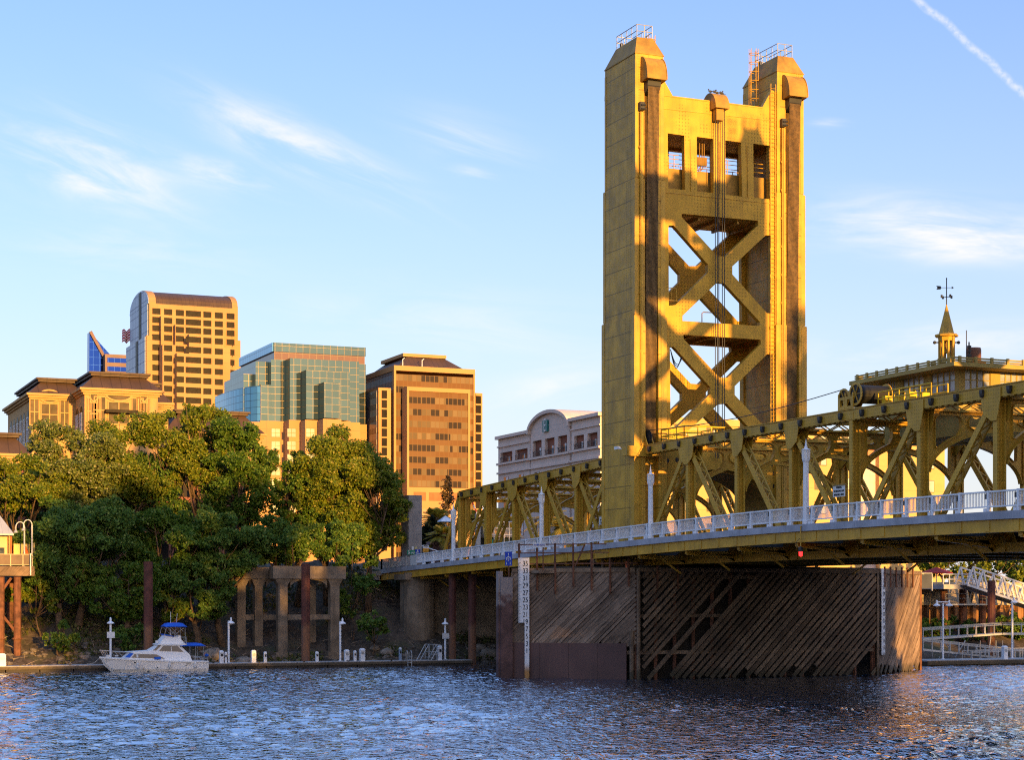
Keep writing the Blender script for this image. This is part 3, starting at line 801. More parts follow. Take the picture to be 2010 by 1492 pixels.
def bay(y0, y1, bars, root, X, posts=True):
    """one bay of the sidewalk railing: a post, the two rails and the bars"""
    z0, z1 = zd(y0), zd(y1)
    p = MB()
    p.box(X - .09, X + .09, y0 - .09, y0 + .09, z0 + .04, z0 + 1.26)
    p.box(X - .15, X + .15, y0 + .10, y0 + .32, z0 + .045, z0 + .24)
    p.build('railing_post', M_WHITE, root)
    lb = MB(); lb.box(X - .02, X + .12, y0 + .10, y0 + .34, z0 + .78, z0 + 1.08); lb.build('lamp_box', M_DARK, root)
    r_ = MB()
    for h, w_, hh in ((1.19, .16, .09), (.33, .1, .08)):
        r_.beam((X, y0 + .1, z0 + h), (X, y1 - .1, z1 + h), w_, hh)
    n = max(2, int(abs(y1 - y0) / .135))
    for k in range(1, n):
        t_ = k / n; yy = y0 + (y1 - y0) * t_; zz = z0 + (z1 - z0) * t_
        r_.box(X - .016, X + .016, yy - .019, yy + .019, zz + .37, zz + 1.145)
    r_.build('railing_panel', M_WHITE, root)
sgn = lambda a, b: 1 if b > a else -1
def railing(ya, yb, root, X):
    n = round(abs(yb - ya) / 2.62)
    for k in range(n):
        a, b = ya + (yb - ya) * k / n, ya + (yb - ya) * (k + 1) / n
        bay(min(a, b), max(a, b), True, root, X)
railing(75.7, 139.5, lift, RX)
railing(139.5, 181.6, side, RX)
fr = MB()                                       # far railing, simpler, seen between the truss members
for (ya, yb) in ((75.7, 139.5), (139.5, 190.0)):
    for h in (1.2, .3):
        for k in range(12):
            a, b = ya + (yb - ya) * k / 12, ya + (yb - ya) * (k + 1) / 12; fr.beam((RXF, a, zd(a) + h), (RXF, b, zd(b) + h), .14, .09)
    y = ya
    while y < yb: fr.box(RXF - .08, RXF + .08, y - .08, y + .08, zd(y), zd(y) + 1.25); y += 2.62
    y = ya
    while y < yb: fr.box(RXF - .02, RXF + .02, y - .02, y + .02, zd(y) + .3, zd(y) + 1.16); y += .2
fr.build('far_railing', M_WHITE, lift)

# ------------------------------------------------------------------ sidewalk lamp posts
def lamp(x, y, z, label):
    t = thing('lamp_post', label, 'lamp post', (x, y, z), 'lamp posts on the bridge railing')
    p = MB(); p.lathe((x, y, z), [(.24, 0), (.24, .22), (.21, .3), (.20, 1.3), (.185, 4.1), (.20, 4.15), (.25, 4.28), (.26, 4.35)], 8, PI / 8); p.build('post', M_WHITE, t)
    g = MB(); g.lathe((x, y, z + 4.355), [(.25, 0), (.265, .6)], 8, PI / 8); gl = g.build('lantern', M_GLASSW, t)
    c = MB()
    for k in range(8):
        a = 2 * PI * k / 8 + PI / 8; c.beam((x + .255 * math.cos(a), y + .255 * math.sin(a), z + 4.35), (x + .27 * math.cos(a), y + .27 * math.sin(a), z + 4.96), .03, .03)
    c.build('glazing_bar', M_WHITE, gl)
    f = MB(); f.lathe((x, y, z + 4.96), [(.31, 0), (.31, .05), (.12, .12), (.08, .3), (.03, .6), (.0, .8)], 8); f.build('finial', M_WHITE, t)
    return t
for px, lab in ((1582, 'white lamp post on the bridge railing, the biggest, right of the tower'), (1277, 'white lamp post on the bridge railing right beside the tower leg'),
                (1063, 'white lamp post on the bridge railing just left of the tower'), (890, 'white lamp post on the bridge railing by the end of the left truss')):
    Y = YX(px, RX - .02); lamp(RX - .02, Y, zd(Y) + .05, lab)
for px, lab in ((1759, 'white lantern post on the far railing, seen through the truss'),):
    Y = YX(px, RXF); lamp(RXF, Y, zd(Y) + .05, lab)

# ------------------------------------------------------------------ operator's house on the lift span
def house():
    hx0, hx1, hy0, hy1 = 75.8, 81.6, 101.6, 110.9
    zf, zw, zr = 17.6, 21.95, 22.55
    t = thing('operator_house', 'flat roofed golden operator house with a spired cupola, above the right truss', 'bridge house', ((hx0 + hx1) / 2, 107, zf))
    M_PALEW = pmat('painted_reflection_glass', (.34, .34, .37), .15, var=.3, scale=.7, spec=.5)  # pale base colour stands in for reflected sky and curtains
    M_HW = pmat('house_paint', (0.36, 0.25, 0.06), .6, var=.1)
    w = MB()
    w.box(hx0 + .3, hx1 - .3, hy0 + .3, hy1 - .3, zf, 19.9)      # base
    # piers between the windows
    for a, b in ((hy0, hy0 + .45), (hy0 + 3.1, hy0 + 3.95), (hy0 + 6.4, hy0 + 7.3), (hy1 - .9, hy1)):
        w.box(hx0, hx0 + .25, a, b, 19.9, zw); w.box(hx1 - .25, hx1, a, b, 19.9, zw)
    for a, b in ((hx0 + .252, hx0 + .5), (hx0 + 2.6, hx0 + 3.4), (hx1 - .5, hx1 - .252)):
        w.box(a, b, hy0, hy0 + .25, 19.9, zw); w.box(a, b, hy1 - .25, hy1, 19.9, zw)
    w.box(hx0 - .02, hx1 + .02, hy0 - .02, hy1 + .02, 19.2, 19.88)
    wall = w.build('wall', M_HW, t)
    for X0, X1 in ((hx0 + .08, hx0 + .12), (hx1 - .12, hx1 - .08)):
        for a, b in ((hy0 + .45, hy0 + 3.1), (hy0 + 3.95, hy0 + 6.4), (hy0 + 7.3, hy1 - .9)):
            fm = MB()
            for k in range(5): y = a + (b - a) * k / 4; fm.box(X0 - .03, X1 + .03, max(a, y - .05), min(b, y + .05), 19.9, zw)
            for zz in (20.55, 21.3): fm.box(X0 - .02, X1 + .02, a, b, zz - .03, zz + .03)
            f = fm.build('window', M_HW, t); g = MB(); g.box(X0 + .01, X1 - .01, a, b, 19.9, zw); g.build('pane', M_PALEW, f)
    for Y0, Y1 in ((hy0 + .08, hy0 + .12), (hy1 - .12, hy1 - .08)):
        for a, b in ((hx0 + .5, hx0 + 2.6), (hx0 + 3.4, hx1 - .5)):
            fm = MB()
            for k in range(5): x = a + (b - a) * k / 4; fm.box(max(a, x - .05), min(b, x + .05), Y0 - .03, Y1 + .03, 19.9, zw)
            for zz in (20.55, 21.3): fm.box(a, b, Y0 - .02, Y1 + .02, zz - .03, zz + .03)
            f = fm.build('window', M_HW, t); g = MB(); g.box(a, b, Y0 + .01, Y1 - .01, 19.9, zw); g.build('pane', M_PALEW, f)
    r_ = MB(); o = 1.5
    r_.box(hx0 - o, hx1 + o, hy0 - o, hy1 + o, zw + .003, zw + .28)
    r_.box(hx0 - o + .3, hx1 + o - .3, hy0 - o + .3, hy1 + o - .3, zw + .28, zw + .36)
    roof = r_.build('roof', M_HW, t)
    gut = MB()
    x0, x1, y0, y1 = hx0 - o + .12, hx1 + o - .12, hy0 - o + .12, hy1 + o - .5
    for zz in (zw + .42, zw + .58):
        gut.box(x0, x0 + .12, y0, y1, zz - .05, zz + .05); gut.box(x1 - .12, x1, y0, y1, zz - .05, zz + .05)
        gut.box(x0 + .12, x1 - .12, y0, y0 + .12, zz - .05, zz + .05); gut.box(x0 + .12, x1 - .12, y1 - .12, y1, zz - .05, zz + .05)
    for k in range(10):
        y = y0 + .4 + k * (y1 - y0 - .8) / 9
        for x in (x0 - .04, x1 + .04): gut.box(x - .06, x + .06, y - .1, y + .1, zw + .20, zw + .68)
    for k in range(7):
        x = x0 + .4 + k * (x1 - x0 - .8) / 6
        for y in (y0 - .04, y1 + .04): gut.box(x - .1, x + .1, y - .06, y + .06, zw + .20, zw + .68)
    gut.build('roof_rail', M_HW, roof)
    # cupola with a bell and a weather vane
    cx, cy = onY(1858, 690, 107.0).x, 107.0
    zb = 22.3; c = MB()
    for k in range(8):
        a = 2 * PI * k / 8 + PI / 8; c.beam((cx + .5 * math.cos(a), cy + .5 * math.sin(a), zb), (cx + .5 * math.cos(a), cy + .5 * math.sin(a), 24.75), .13, .13)
    c.lathe((cx, cy, 24.70), [(.58, 0), (.62, .3)], 8, PI / 8); c.lathe((cx, cy, 25.0), [(.82, 0), (.84, .1), (.78, .16)], 8, PI / 8)
    c.lathe((cx, cy, zb), [(.6, 0), (.6, .25)], 8, PI / 8)
    cu = c.build('cupola', M_GOLD, t)
    s_ = MB(); s_.lathe((cx, cy, 25.15), [(.56, 0), (.02, 2.15)], 8, PI / 8); s_.build('spire', M_GOLD, cu)
    bl = MB(); bl.lathe((cx, cy, 23.85), [(.34, 0), (.30, .08), (.22, .35), (.16, .5), (.05, .6), (.05, .85)], 12); bl.build('bell', M_BROWNG, cu)
    v = MB(); v.tube([(cx, cy, 27.2), (cx, cy, 29.1)], .035, 6)
    dv = Vector((C, -S, 0))
    v.beam(Vector((cx, cy, 28.45)) - dv * .45, Vector((cx, cy, 28.45)) + dv * .45, .03, .03)
    vv = Vector((cx, cy, 28.45))
    pl = [(-.72, .13), (-.42, .11), (-.36, 0), (-.42, -.11), (-.72, -.13), (-.64, 0)]
    mpv = lambda p, d: vv + dv * p[0] + Vector((0, 0, p[1])) + Vector((S, C, 0)) * d
    v.prism(pl, [], mpv, -.02, .02); v.prism([(.36, .09), (.52, 0), (.36, -.09)], [], mpv, -.02, .02)
    for a, b in (((1, 0), 0), ((0, 1), 0)):
        d2 = Vector((a[0], a[1], 0)); v.beam(Vector((cx, cy, 27.8)) - d2 * .42, Vector((cx, cy, 27.8)) + d2 * .42, .025, .025)
        for s2 in (-1, 1): v.box(cx + a[0] * .42 * s2 - .05, cx + a[0] * .42 * s2 + .05, cy + a[1] * .42 * s2 - .05, cy + a[1] * .42 * s2 + .05, 27.72, 27.92)
    v.ball((cx, cy, 29.1), .05); v.build('weather_vane', M_DARK, t)
    for sx in (-1, 1):
        h = MB(); h.tube([(cx + sx * C * .5, cy - sx * S * .5, 24.6), (cx + sx * C * .78, cy - sx * S * .78, 24.6)], .05); h.ball((cx + sx * C * .84, cy - sx * S * .84, 24.6), .12); h.build('spotlight', M_DARK, cu)
    q = onY(1897, 700, 105.0)
    an = MB()
    for k, (ox, hh, rr) in enumerate(((0, 2.3, .03), (.22, 1.5, .05), (.3, 1.2, .03))): an.tube([(q.x + ox, q.y, 22.3), (q.x + ox, q.y, 22.9 + hh)], rr, 6)
    for k in range(5): an.box(q.x + .12, q.x + .34, q.y - .1, q.y + .1, 22.8 + k * .3, 22.95 + k * .3)
    an.build('antenna', M_DARK, t)
    q = onY(1911, 700, 105.6)
    vt = MB(); vt.lathe((q.x, q.y, 23.1), [(.52, 0), (.52, .9), (.48, 1.0)], 16); 
    for k in range(6): vt.lathe((q.x, q.y, 23.2 + k * .13), [(.525, 0), (.535, .03), (.525, .06)], 16)
    vt.box(q.x - .6, q.x + .6, q.y - .6, q.y + .6, 22.25, 23.095); vt.build('air_conditioner', pmat('rust_brown_metal', (0.16, 0.065, 0.035), .6), t)
    q = onX(1832, 700, 76.2)
    sp = MB(); sp.ball((q.x, q.y, 22.75), .2); sp.tube([(q.x, q.y, 22.3), (q.x, q.y, 22.75)], .05)
    for k in range(3): sp.tube([(q.x + .3, q.y - .3 + .05 * k, 22.7), (q.x + .55 + .1 * k, q.y - .55, 23.05 - .02 * k)], .11)
    sp.tube([(q.x + .3, q.y - .3, 22.3), (q.x + .3, q.y - .3, 22.8)], .04); sp.build('loudspeaker', M_DARK, t)
    return t
oph = house()

# ------------------------------------------------------------------ cable reels and walkway on the top chord
Yr = YX(1676, XN)
rt = thing('cable_reel', 'pair of big cable reels in a golden frame on top of the right truss', 'cable reel', (XN + .6, Yr, 19.6))
def reel(cy, cz, r, x0, x1):
    d = MB(); d.lathe((0, 0, 0), [(r * .8, 0), (r * .8, x1 - x0)], 20); d.v = [(x0 + v[2], cy + v[0], cz + v[1]) for v in d.v]
    dr = d.build('drum', M_BLACK, rt)
    for xx in (x0 - .06, x1):
        f = MB()
        ring = [(cy + r * math.cos(2 * PI * k / 20), cz + r * math.sin(2 * PI * k / 20)) for k in range(20)]
        inn = [(cy + (r * .8) * math.cos(2 * PI * k / 20), cz + (r * .8) * math.sin(2 * PI * k / 20)) for k in range(20)]
        f.prism(ring, [inn], 'yz', xx, xx + .06)
        for k in range(6): f.beam((xx + .03, cy, cz), (xx + .03, cy + r * .85 * math.cos(PI * k / 3), cz + r * .85 * math.sin(PI * k / 3)), .04, .08, (1, 0, 0))
        f.build('flange', M_GOLD, rt)
reel(Yr + .9, 20.45, .68, XN - .2, XN + .9)
reel(Yr - .55, 20.6, .80, XN - .2, XN + 2.2)
fm = MB()
for yy in (Yr + 1.4, Yr + .55, Yr - .35): fm.box(XN - .34, XN - .27, yy - .06, yy + .06, 19.62, 20.75)
for a, b in ((Yr + 1.4, Yr + .55), (Yr + .55, Yr - .35)):
    fm.box(XN - .35, XN - .285, min(a, b) + .06, max(a, b) - .06, 19.65, 19.85); fm.box(XN - .35, XN - .285, min(a, b) + .06, max(a, b) - .06, 20.3, 20.5)
    fm.box(XN - .35, XN - .285, min(a, b) + .06, min(a, b) + .22, 19.85, 20.3); fm.box(XN - .35, XN - .285, max(a, b) - .22, max(a, b) - .06, 19.85, 20.3)
fm.box(XN - .3, XN + 2.4, Yr - 1.4, Yr + 1.5, 19.62, 19.66)
fm.build('stand', M_GOLD, rt)
wk = thing('walkway_railing', 'bright yellow tube railing of the maintenance walkway behind the cable reels', 'railing', (XN + 1.2, Yr - 4.5, 19.6))
w = MB()
for xx in (XN + .9, XN + 2.2):
    for h in (.45, .95): w.tube([(xx, Yr - 1.6, 19.7 + h), (xx, Yr - 7.6, 19.7 + h)], .045, 5)
    for k in range(6): w.tube([(xx, Yr - 1.6 - 1.2 * k, 19.4), (xx, Yr - 1.6 - 1.2 * k, 20.65)], .045, 5)
for k in range(4): w.box(XN + .9, XN + 1.5, Yr - 2.4 - 1.4 * k, Yr - 2.0 - 1.4 * k, 19.6, 20.35 - .2 * (k % 2))
M_YEL = pmat('yellow_paint', (0.62, 0.40, 0.02), .5, var=.08)
w.build('rail', M_YEL, wk)
w = MB(); w.box(XN + .5, XN + 2.5, Yr - 8, Yr - 1.45, 19.35, 19.42); w.build('walkway', M_GOLD, wk)
# sheave and cage by the tower
st = thing('guide_sheave', 'dark grooved guide sheave in a golden bracket on the truss end beside the tower', 'pulley', (XN, 136.6, 19.5))
Y0 = YX(1268, XN) 
s_ = MB(); s_.lathe((0, 0, 0), [(.7, -.08), (.75, -.08), (.62, 0), (.75, .08), (.7, .08)], 20); s_.v = [(XN + .1 + v[2], Y0 + v[0], 20.1 + v[1]) for v in s_.v]; s_.build('wheel', M_DARK, st)
b = MB()
for sx in (-.2, .4): b.prism([(Y0 + .9, 19.0), (Y0 + .35, 20.35), (Y0 - .1, 20.5), (Y0 - .9, 19.2), (Y0 - .6, 19.0), (Y0 - .1, 19.6)], [], 'yz', XN + sx - .04, XN + sx + .04)
b.build('bracket', M_GOLD, st)
ph = thing('truss_platform', 'bright yellow railed platform on the truss top at the foot of the tower', 'platform', (XN + 2, 134.5, 19.5))
b = MB(); xa, xb, ya, yb = XN + .6, XN + 4.4, 132.6, 136.6
for (p, q) in (((xa, ya), (xb, ya)), ((xb, ya), (xb, yb)), ((xa, yb), (xb, yb)), ((xa, ya), (xa, yb))):
    for h in (.5, 1.05): b.tube([(*p, 19.65 + h), (*q, 19.65 + h)], .06, 5)
    for k in range(4): b.tube([(p[0] + (q[0] - p[0]) * k / 3, p[1] + (q[1] - p[1]) * k / 3, 19.6), (p[0] + (q[0] - p[0]) * k / 3, p[1] + (q[1] - p[1]) * k / 3, 20.72)], .05, 5)
b.build('rail', M_YEL, ph); b = MB(); b.box(xa, xb, ya, yb, 19.5, 19.58); b.build('floor', M_GOLD, ph)
cb = MB(); a = Vector((XN - .1, Y0, 20.75)); e = Vector((XN - .1, Yr + .9, 21.1))
cb.tube([a + (e - a) * k / 8 - Vector((0, 0, .5 * math.sin(PI * k / 8))) for k in range(9)], .035, 5)
tag(cb.build('cable', M_DARK), 'thin dark cable sagging from the tower foot to the cable reels', 'cable')
q = YX(1235, 69.9); cm = MB()
b = MB(); b.box(69.2, 70.2, TY0 - .5, TY0 + .6, 18.6, 19.35); b.box(69.25, XN + 1.2, TY0 - .55, TY0 - .22, 18.55, 19.4)
tag(b.build('truss_bearing', M_GOLD), 'small golden steel box where the truss end meets the tower leg', 'bearing box')
cm.tube([(69.6, TY0 + .2, 19.1), (69.1, TY0 + 1.2, 19.3)], .06); cm.box(69.0, 69.3, TY0 + 1.0, TY0 + 1.6, 19.2, 19.45); tag(cm.build('security_camera', M_WHITE), 'small white security camera fixed to the tower leg', 'camera')
# birds on the centre hood
zc1 = fz(1392, 180)
for k, dxy in enumerate((-.85, -.55, -.2, .1, .3)):
    bd = MB(); x, y, z = XC + dxy, TY0 + .35 - .15 * (k % 2), zc1 + .1 - .02 * k
    s2 = 1 if k % 2 else -1
    bd.ball((x, y, z + .07), .19, .09, .10, 10, 7); bd.ball((x + s2 * .17, y, z + .2), .07, .06, .07, 8, 6)
    bd.add([(x + s2 * .23, y - .02, z + .2), (x + s2 * .23, y + .02, z + .2), (x + s2 * .31, y, z + .19)], [(0, 1, 2)])
    bd.add([(x - s2 * .12, y - .05, z + .08), (x - s2 * .12, y + .05, z + .08), (x - s2 * .38, y + .03, z + .03), (x - s2 * .38, y - .03, z + .03)], [(0, 1, 2, 3)])
    for q in (-.03, .03): bd.tube([(x, y + q, z + .0), (x, y + q, z - .14)], .01, 4)
    tag(bd.build('pigeon', pmat('slate_feathers', (.06, .06, .07), .7, var=.3, scale=6), smooth=True), 'dark pigeon perched on the centre hood of the tower', 'bird', 'pigeons on the tower hood')
# red navigation light under the walk
Yn = YX(1573, RX - .3); nl = thing('navigation_light', 'red navigation light hanging on a golden rod under the bridge walk', 'signal light', (RX - .35, Yn, 9.6))
zt_ = zd(Yn)
b = MB(); b.tube([(RX - .35, Yn, zt_ - .1), (RX - .35, Yn, 9.9)], .04); b.tube([(RX - .35, Yn, zt_ - .1), (RX, Yn, zt_ - .1)], .04); b.build('rod', M_GOLD, nl)
zl = zX(1572, 1090, RX - .35)
b = MB(); b.tube([(RX - .35, Yn, zl + .3), (RX - .35, Yn, 9.95)], .09); b.lathe((RX - .35, Yn, zl + .22), [(.16, 0), (.16, .25), (.06, .35)], 10); b.build('housing', M_DARK, nl)
mr = bpy.data.materials.new('red_signal_lamp'); mr.use_nodes = True; bb = mr.node_tree.nodes['Principled BSDF']; bb.inputs['Base Color'].default_value = (.7, .01, .01, 1); bb.inputs['Emission Color'].default_value = (1, .02, .02, 1); bb.inputs['Emission Strength'].default_value = 1.6
b = MB(); b.lathe((RX - .35, Yn, zl - .10), [(.04, 0), (.12, .05), (.13, .32)], 12); b.build('lens', mr, nl)
b = MB(); b.tube([(RX - .35, Yn + .1, zt_ - .9)] + [(RX - .35, Yn + .5 * math.sin(PI * k / 8) + .1, zt_ - .9 + (zl + .4 - zt_ + .9) * k / 8) for k in range(1, 9)], .02, 5); b.build('flex', M_DARK, nl)

# ------------------------------------------------------------------ signs on the bridge
def sign_x(name, label, cat, X, Y, z, w, h, mat, lines, size, group=None, tm=None, squeeze=1.0, frame=True, lead=1.25):
    """a board that faces the camera side of the bridge"""
    t = thing(name, label, cat, (X, Y, z), group)
    b = MB(); b.box(X, X + .05, Y - w / 2, Y + w / 2, z - h / 2, z + h / 2); b.build('board', mat, t)
    if frame:
        f = MB(); f.box(X - .08, X + .06, Y - w / 2 - .2, Y + w / 2, z + h / 2 + .002, z + h / 2 + .08)
        for yy in (Y - w / 2 - .03, Y + w / 2): f.box(X - .02, X + .06, yy, yy + .03, z - h / 2, z + h / 2)
        f.build('frame', M_BROWNG, t)
    for i, ln in enumerate(lines):
        text('lettering', ln, size if not isinstance(size, list) else size[i], tm or M_BLACK, t, (X - .012, Y, z + ((len(lines) - 1) / 2 - i) * (size if not isinstance(size, list) else size[i]) * lead), (0, -1, 0), squeeze=squeeze)
    return t
Yg = YX(1647, XN - .6)
sign_x('warning_sign', 'small white warning sign with three lines of black lettering on a truss post', 'sign', XN - .6, Yg, zX(1646, 964.5, XN - .6), 1.55, .78, M_SIGNW, ['WARNING', 'GET BEYOND GATE', 'WHEN BELL RINGS'], .20, squeeze=.72)
Yg = YX(1182, XN - .6)
sign_x('gate_sign', 'white sign reading GATE beside the left foot of the tower', 'sign', XN - .6, Yg, zX(1182, 1022, XN - .6), 1.28, .72, M_SIGNW, ['GET BEYOND', 'GATE'], [.14, .36], lead=.95)

# ------------------------------------------------------------------ terrain and water
def smooth(a, b, x):
    t = np.clip((x - a) / (b - a), 0, 1); return t * t * (3 - 2 * t)
NZ = nrng.uniform(0, 6.28, (24,)); KX = nrng.normal(0, 1, 24); KY = nrng.normal(0, 1, 24)
def lump(X, Y, L):
    z = np.zeros_like(X)
    for i in range(24): z += np.sin((KX[i] * X + KY[i] * Y) / L * 3 + NZ[i])
    return z / 24 ** .5
def ground_h(X, Y):
    """levee of the east bank, the river bed, the west bank behind the camera"""
    ys = 175.5 - 14.5 * smooth(90, 100, X) + lump(X, Y * 0, 9.0) * .7 + 3.6 * np.exp(-((X - 52) / 8.5) ** 2)
    top = 10.6 - 1.8 * smooth(92, 100, X)
    d = Y - ys
    e = np.interp(d, [-30, -6, 0, 5, 20, 23, 400], [-4, -1.6, 0.0, 1.4, 9.6, 10.6, 10.6]) * top / 10.6
    wallside = smooth(94, 98, X)
    e2 = np.interp(d, [-30, -6, 0, 6.0, 9.0, 9.4, 400], [-4, -1.6, 0.2, 2.2, 3.4, 8.4, 8.4])
    e = e * (1 - wallside) + e2 * wallside
    w = np.interp(Y, [-200, -6, 2, 9, 20], [6.5, 5.6, 4.6, 0.2, -4])
    z = np.where(Y > 90, e, w)
    z = np.where((Y > 20) & (Y <= 90), -4, z)
    bank = (d > -3) & (d < 26) & (wallside < .5)
    z = z + np.where(bank, lump(X, Y, 3.0) * .22 + lump(X + 31, Y, 1.1) * .10, 0)
    return z
gx = np.unique(np.concatenate([np.linspace(-3500, -60, 14), np.linspace(-60, 200, 326), np.linspace(200, 3500, 14)]))
gy = np.unique(np.concatenate([np.linspace(-2500, -20, 8), np.linspace(-20, 30, 26), np.linspace(30, 150, 13), np.linspace(150, 215, 110), np.linspace(215, 4500, 20)]))
GX, GY = np.meshgrid(gx, gy)
GZ = ground_h(GX, GY)
def grid_mesh(name, X, Y, Z, mat, smoothf=True):
    r, c = X.shape
    me = bpy.data.meshes.new(name)
    co = np.stack([X, Y, Z], -1).reshape(-1, 3).astype(np.float32)
    idx = np.arange(r * c).reshape(r, c)
    q = np.stack([idx[:-1, :-1], idx[:-1, 1:], idx[1:, 1:], idx[1:, :-1]], -1).reshape(-1, 4).astype(np.int32)
    me.vertices.add(len(co)); me.vertices.foreach_set('co', co.ravel())
    me.loops.add(q.size); me.loops.foreach_set('vertex_index', q.ravel())
    me.polygons.add(len(q)); me.polygons.foreach_set('loop_start', np.arange(0, q.size, 4, dtype=np.int32))
    me.update(calc_edges=True)
    if smoothf: me.polygons.foreach_set('use_smooth', [True] * len(q))
    me.materials.append(mat)
    o = bpy.data.objects.new(name, me); col.objects.link(o); WL[o.name] = Vector((0, 0, 0)); return o
def soil(co, c):
    n = enoise(co, 2.2, 6.0, .7); m = enoise(co, .25, 4.0)
    c = emix(sstep(n, .45, .7), c, (.15, .11, .075))
    c = emix(sstep(n, .68, .76) * .7, c, (.22, .175, .13))
    return emix(sstep(m, .52, .68) * .6, c, (.075, .08, .03))
M_SOIL = pmat('bank_soil', (.07, .05, .034), .95, var=.4, scale=.6, extra=soil, bump=.9, bscale=3.0)
tag(grid_mesh('ground', GX, GY, GZ, M_SOIL), kind='structure')

def water_mat():
    m = bpy.data.materials.new('river_water'); m.use_nodes = True
    E.nt = m.node_tree; b = E.nt.nodes['Principled BSDF']
    b.inputs['Base Color'].default_value = (.008, .024, .045, 1)
    b.inputs['Roughness'].default_value = .03
    b.inputs['IOR'].default_value = 2.3; b.inputs['Specular IOR Level'].default_value = .6
    co = worldco(); x, y, z = sep(co)
    n = enoise(comb(x * 1.0, y * 1.0, 0.0), 1.7, 2.6, .6, .5)
    bn = E.nt.nodes.new('ShaderNodeBump'); bn.inputs['Strength'].default_value = 1.0; bn.inputs['Distance'].default_value = .22
    E.nt.links.new(n.v, bn.inputs['Height']); E.nt.links.new(bn.outputs[0], b.inputs['Normal'])
    gl = E.nt.nodes.new('ShaderNodeBsdfGlossy'); gl.inputs['Color'].default_value = (.84, .90, 1, 1); gl.inputs['Roughness'].default_value = .04
    E.nt.links.new(bn.outputs[0], gl.inputs['Normal'])
    mx = E.nt.nodes.new('ShaderNodeMixShader'); mx.inputs[0].default_value = .48
    E.nt.links.new(b.outputs[0], mx.inputs[1]); E.nt.links.new(gl.outputs[0], mx.inputs[2]); E.nt.links.new(mx.outputs[0], E.nt.nodes['Material Output'].inputs[0])
    return m
M_WATER = water_mat()
# wavelets as real relief: many short travelling waves, gusts changing their height
wx = np.unique(np.concatenate([np.linspace(-3000, -30, 8), np.linspace(-30, 150, 620), np.linspace(150, 3000, 8)]))
wy = np.unique(np.concatenate([np.linspace(9, 40, 12), np.linspace(40, 185, 560)]))
WXg, WYg = np.meshgrid(wx, wy)
wz = np.zeros_like(WXg)
wr = np.random.default_rng(5)
for i in range(70):
    lam = 0.75 * (2.8 / .75) ** wr.random(); th = wr.normal(1.9, .75); k = 2 * PI / lam
    wz += .0056 * lam ** .4 * np.sin(k * (np.cos(th) * WXg + np.sin(th) * WYg) + wr.uniform(0, 6.28))
gust = .85 + .42 * np.clip(lump(WXg * .45, WYg + .25 * WXg, 26.0), -1.3, 1.5) + .18 * lump(WXg + 40, WYg * 2.0, 11.0)
calm = 1 - .7 * np.exp(-((WXg - 78) / 24) ** 2 - ((WYg - 124) / 13) ** 2)
wz *= np.clip(gust, .22, 1.6) * calm
wz *= smooth(185, 176, WYg) * .6 + .4
edge = smooth(-30, -20, WXg) * (1 - smooth(140, 150, WXg)); wz *= edge
tag(grid_mesh('river_water', WXg, WYg, wz, M_WATER), kind='structure')

# ------------------------------------------------------------------ pier with timber fender
PX0, PX1, PY = 68.3, 91.4, 133.9
NLX, NLY = 60.3, 141.4                        # tip of the left nose
NRX, NRY = 101.0, 141.2
PZ = 9.05
pier = thing('bridge_pier', 'big pier under the tower, clad in slanted dark timber boards, standing in the river', 'bridge pier', ((PX0 + PX1) / 2, 141.4, 0), 'bridge piers')
def mpface(p0, p1):
    p0, p1 = Vector(p0), Vector(p1); d = (p1 - p0); L = d.length; d = d / L; n = Vector((d.y, -d.x, 0))
    return (lambda u, z, o=0.0: p0 + d * u + n * o + Vector((0, 0, z))), L, d, n
def board(mb, F, u0, z0, u1, z1, w, th, off=0.0, nrm=None):
    mb.beam(F(u0, z0, off), F(u1, z1, off), th, w, F(0, 1) - F(0, 0))
def cladding(name, p0, p1, step, wide, ang, z_lo, z_hi, mat, seed, gaps=(), off=0.0, jag=.5, skip=0.0):
    F, L, d, n = mpface(p0, p1); rr = random.Random(seed)
    t_ = math.tan(R(ang)); mb = MB()
    u = -((z_hi - z_lo) / t_)
    while u < L:
        w = wide * rr.uniform(.82, 1.1); o = off + rr.uniform(-.03, .03)
        a0, a1 = u, u + (z_hi - z_lo) / t_
        za, zb = z_lo + rr.uniform(0, jag) * (rr.random() < .3), z_hi
        ua = u + (za - z_lo) / t_; ub = a1
        if ua < 0: za += (0 - ua) * t_; ua = 0
        if ub > L: zb -= (ub - L) * t_; ub = L
        bad = any(g0 < (ua if g2 else ub) < g1 for g0, g1, g2 in gaps) and rr.random() < .6
        if zb - za > .25 and not bad and rr.random() > skip:
            board(mb, F, ua, za, ub, zb, w * math.cos(0), .09, o)
        u += step * rr.uniform(.94, 1.06)
    return mb.build(name, mat, pier)
s45 = .707
cladding('timber_cladding', (NLX, NLY, 0), (PX0 - .15, PY + .14, 0), .40, .262, 44, 2.75, PZ, M_WOOD2, 3, jag=.3)
cladding('timber_cladding', (PX0 + .4, PY, 0), (PX1, PY, 0), .66, .33, 45, .05, PZ - .1, M_WOOD, 4, gaps=((.3, 2.3, True), (20.6, 22.8, True)), jag=1.0, skip=.02)
cladding('timber_cladding', (PX1 + .1, PY + .12, 0), (NRX, NRY, 0), .56, .37, 45, .1, PZ - .1, M_WOOD2, 5, jag=.8)
cladding('timber_cladding', (NRX, NRY, 0), (PX1, 148.9, 0), .6, .36, 45, .1, PZ - .1, M_WOOD2, 6)
cladding('timber_cladding', (PX1, 148.9, 0), (PX0, 148.9, 0), .62, .36, 45, .1, PZ - .1, M_WOOD, 7)
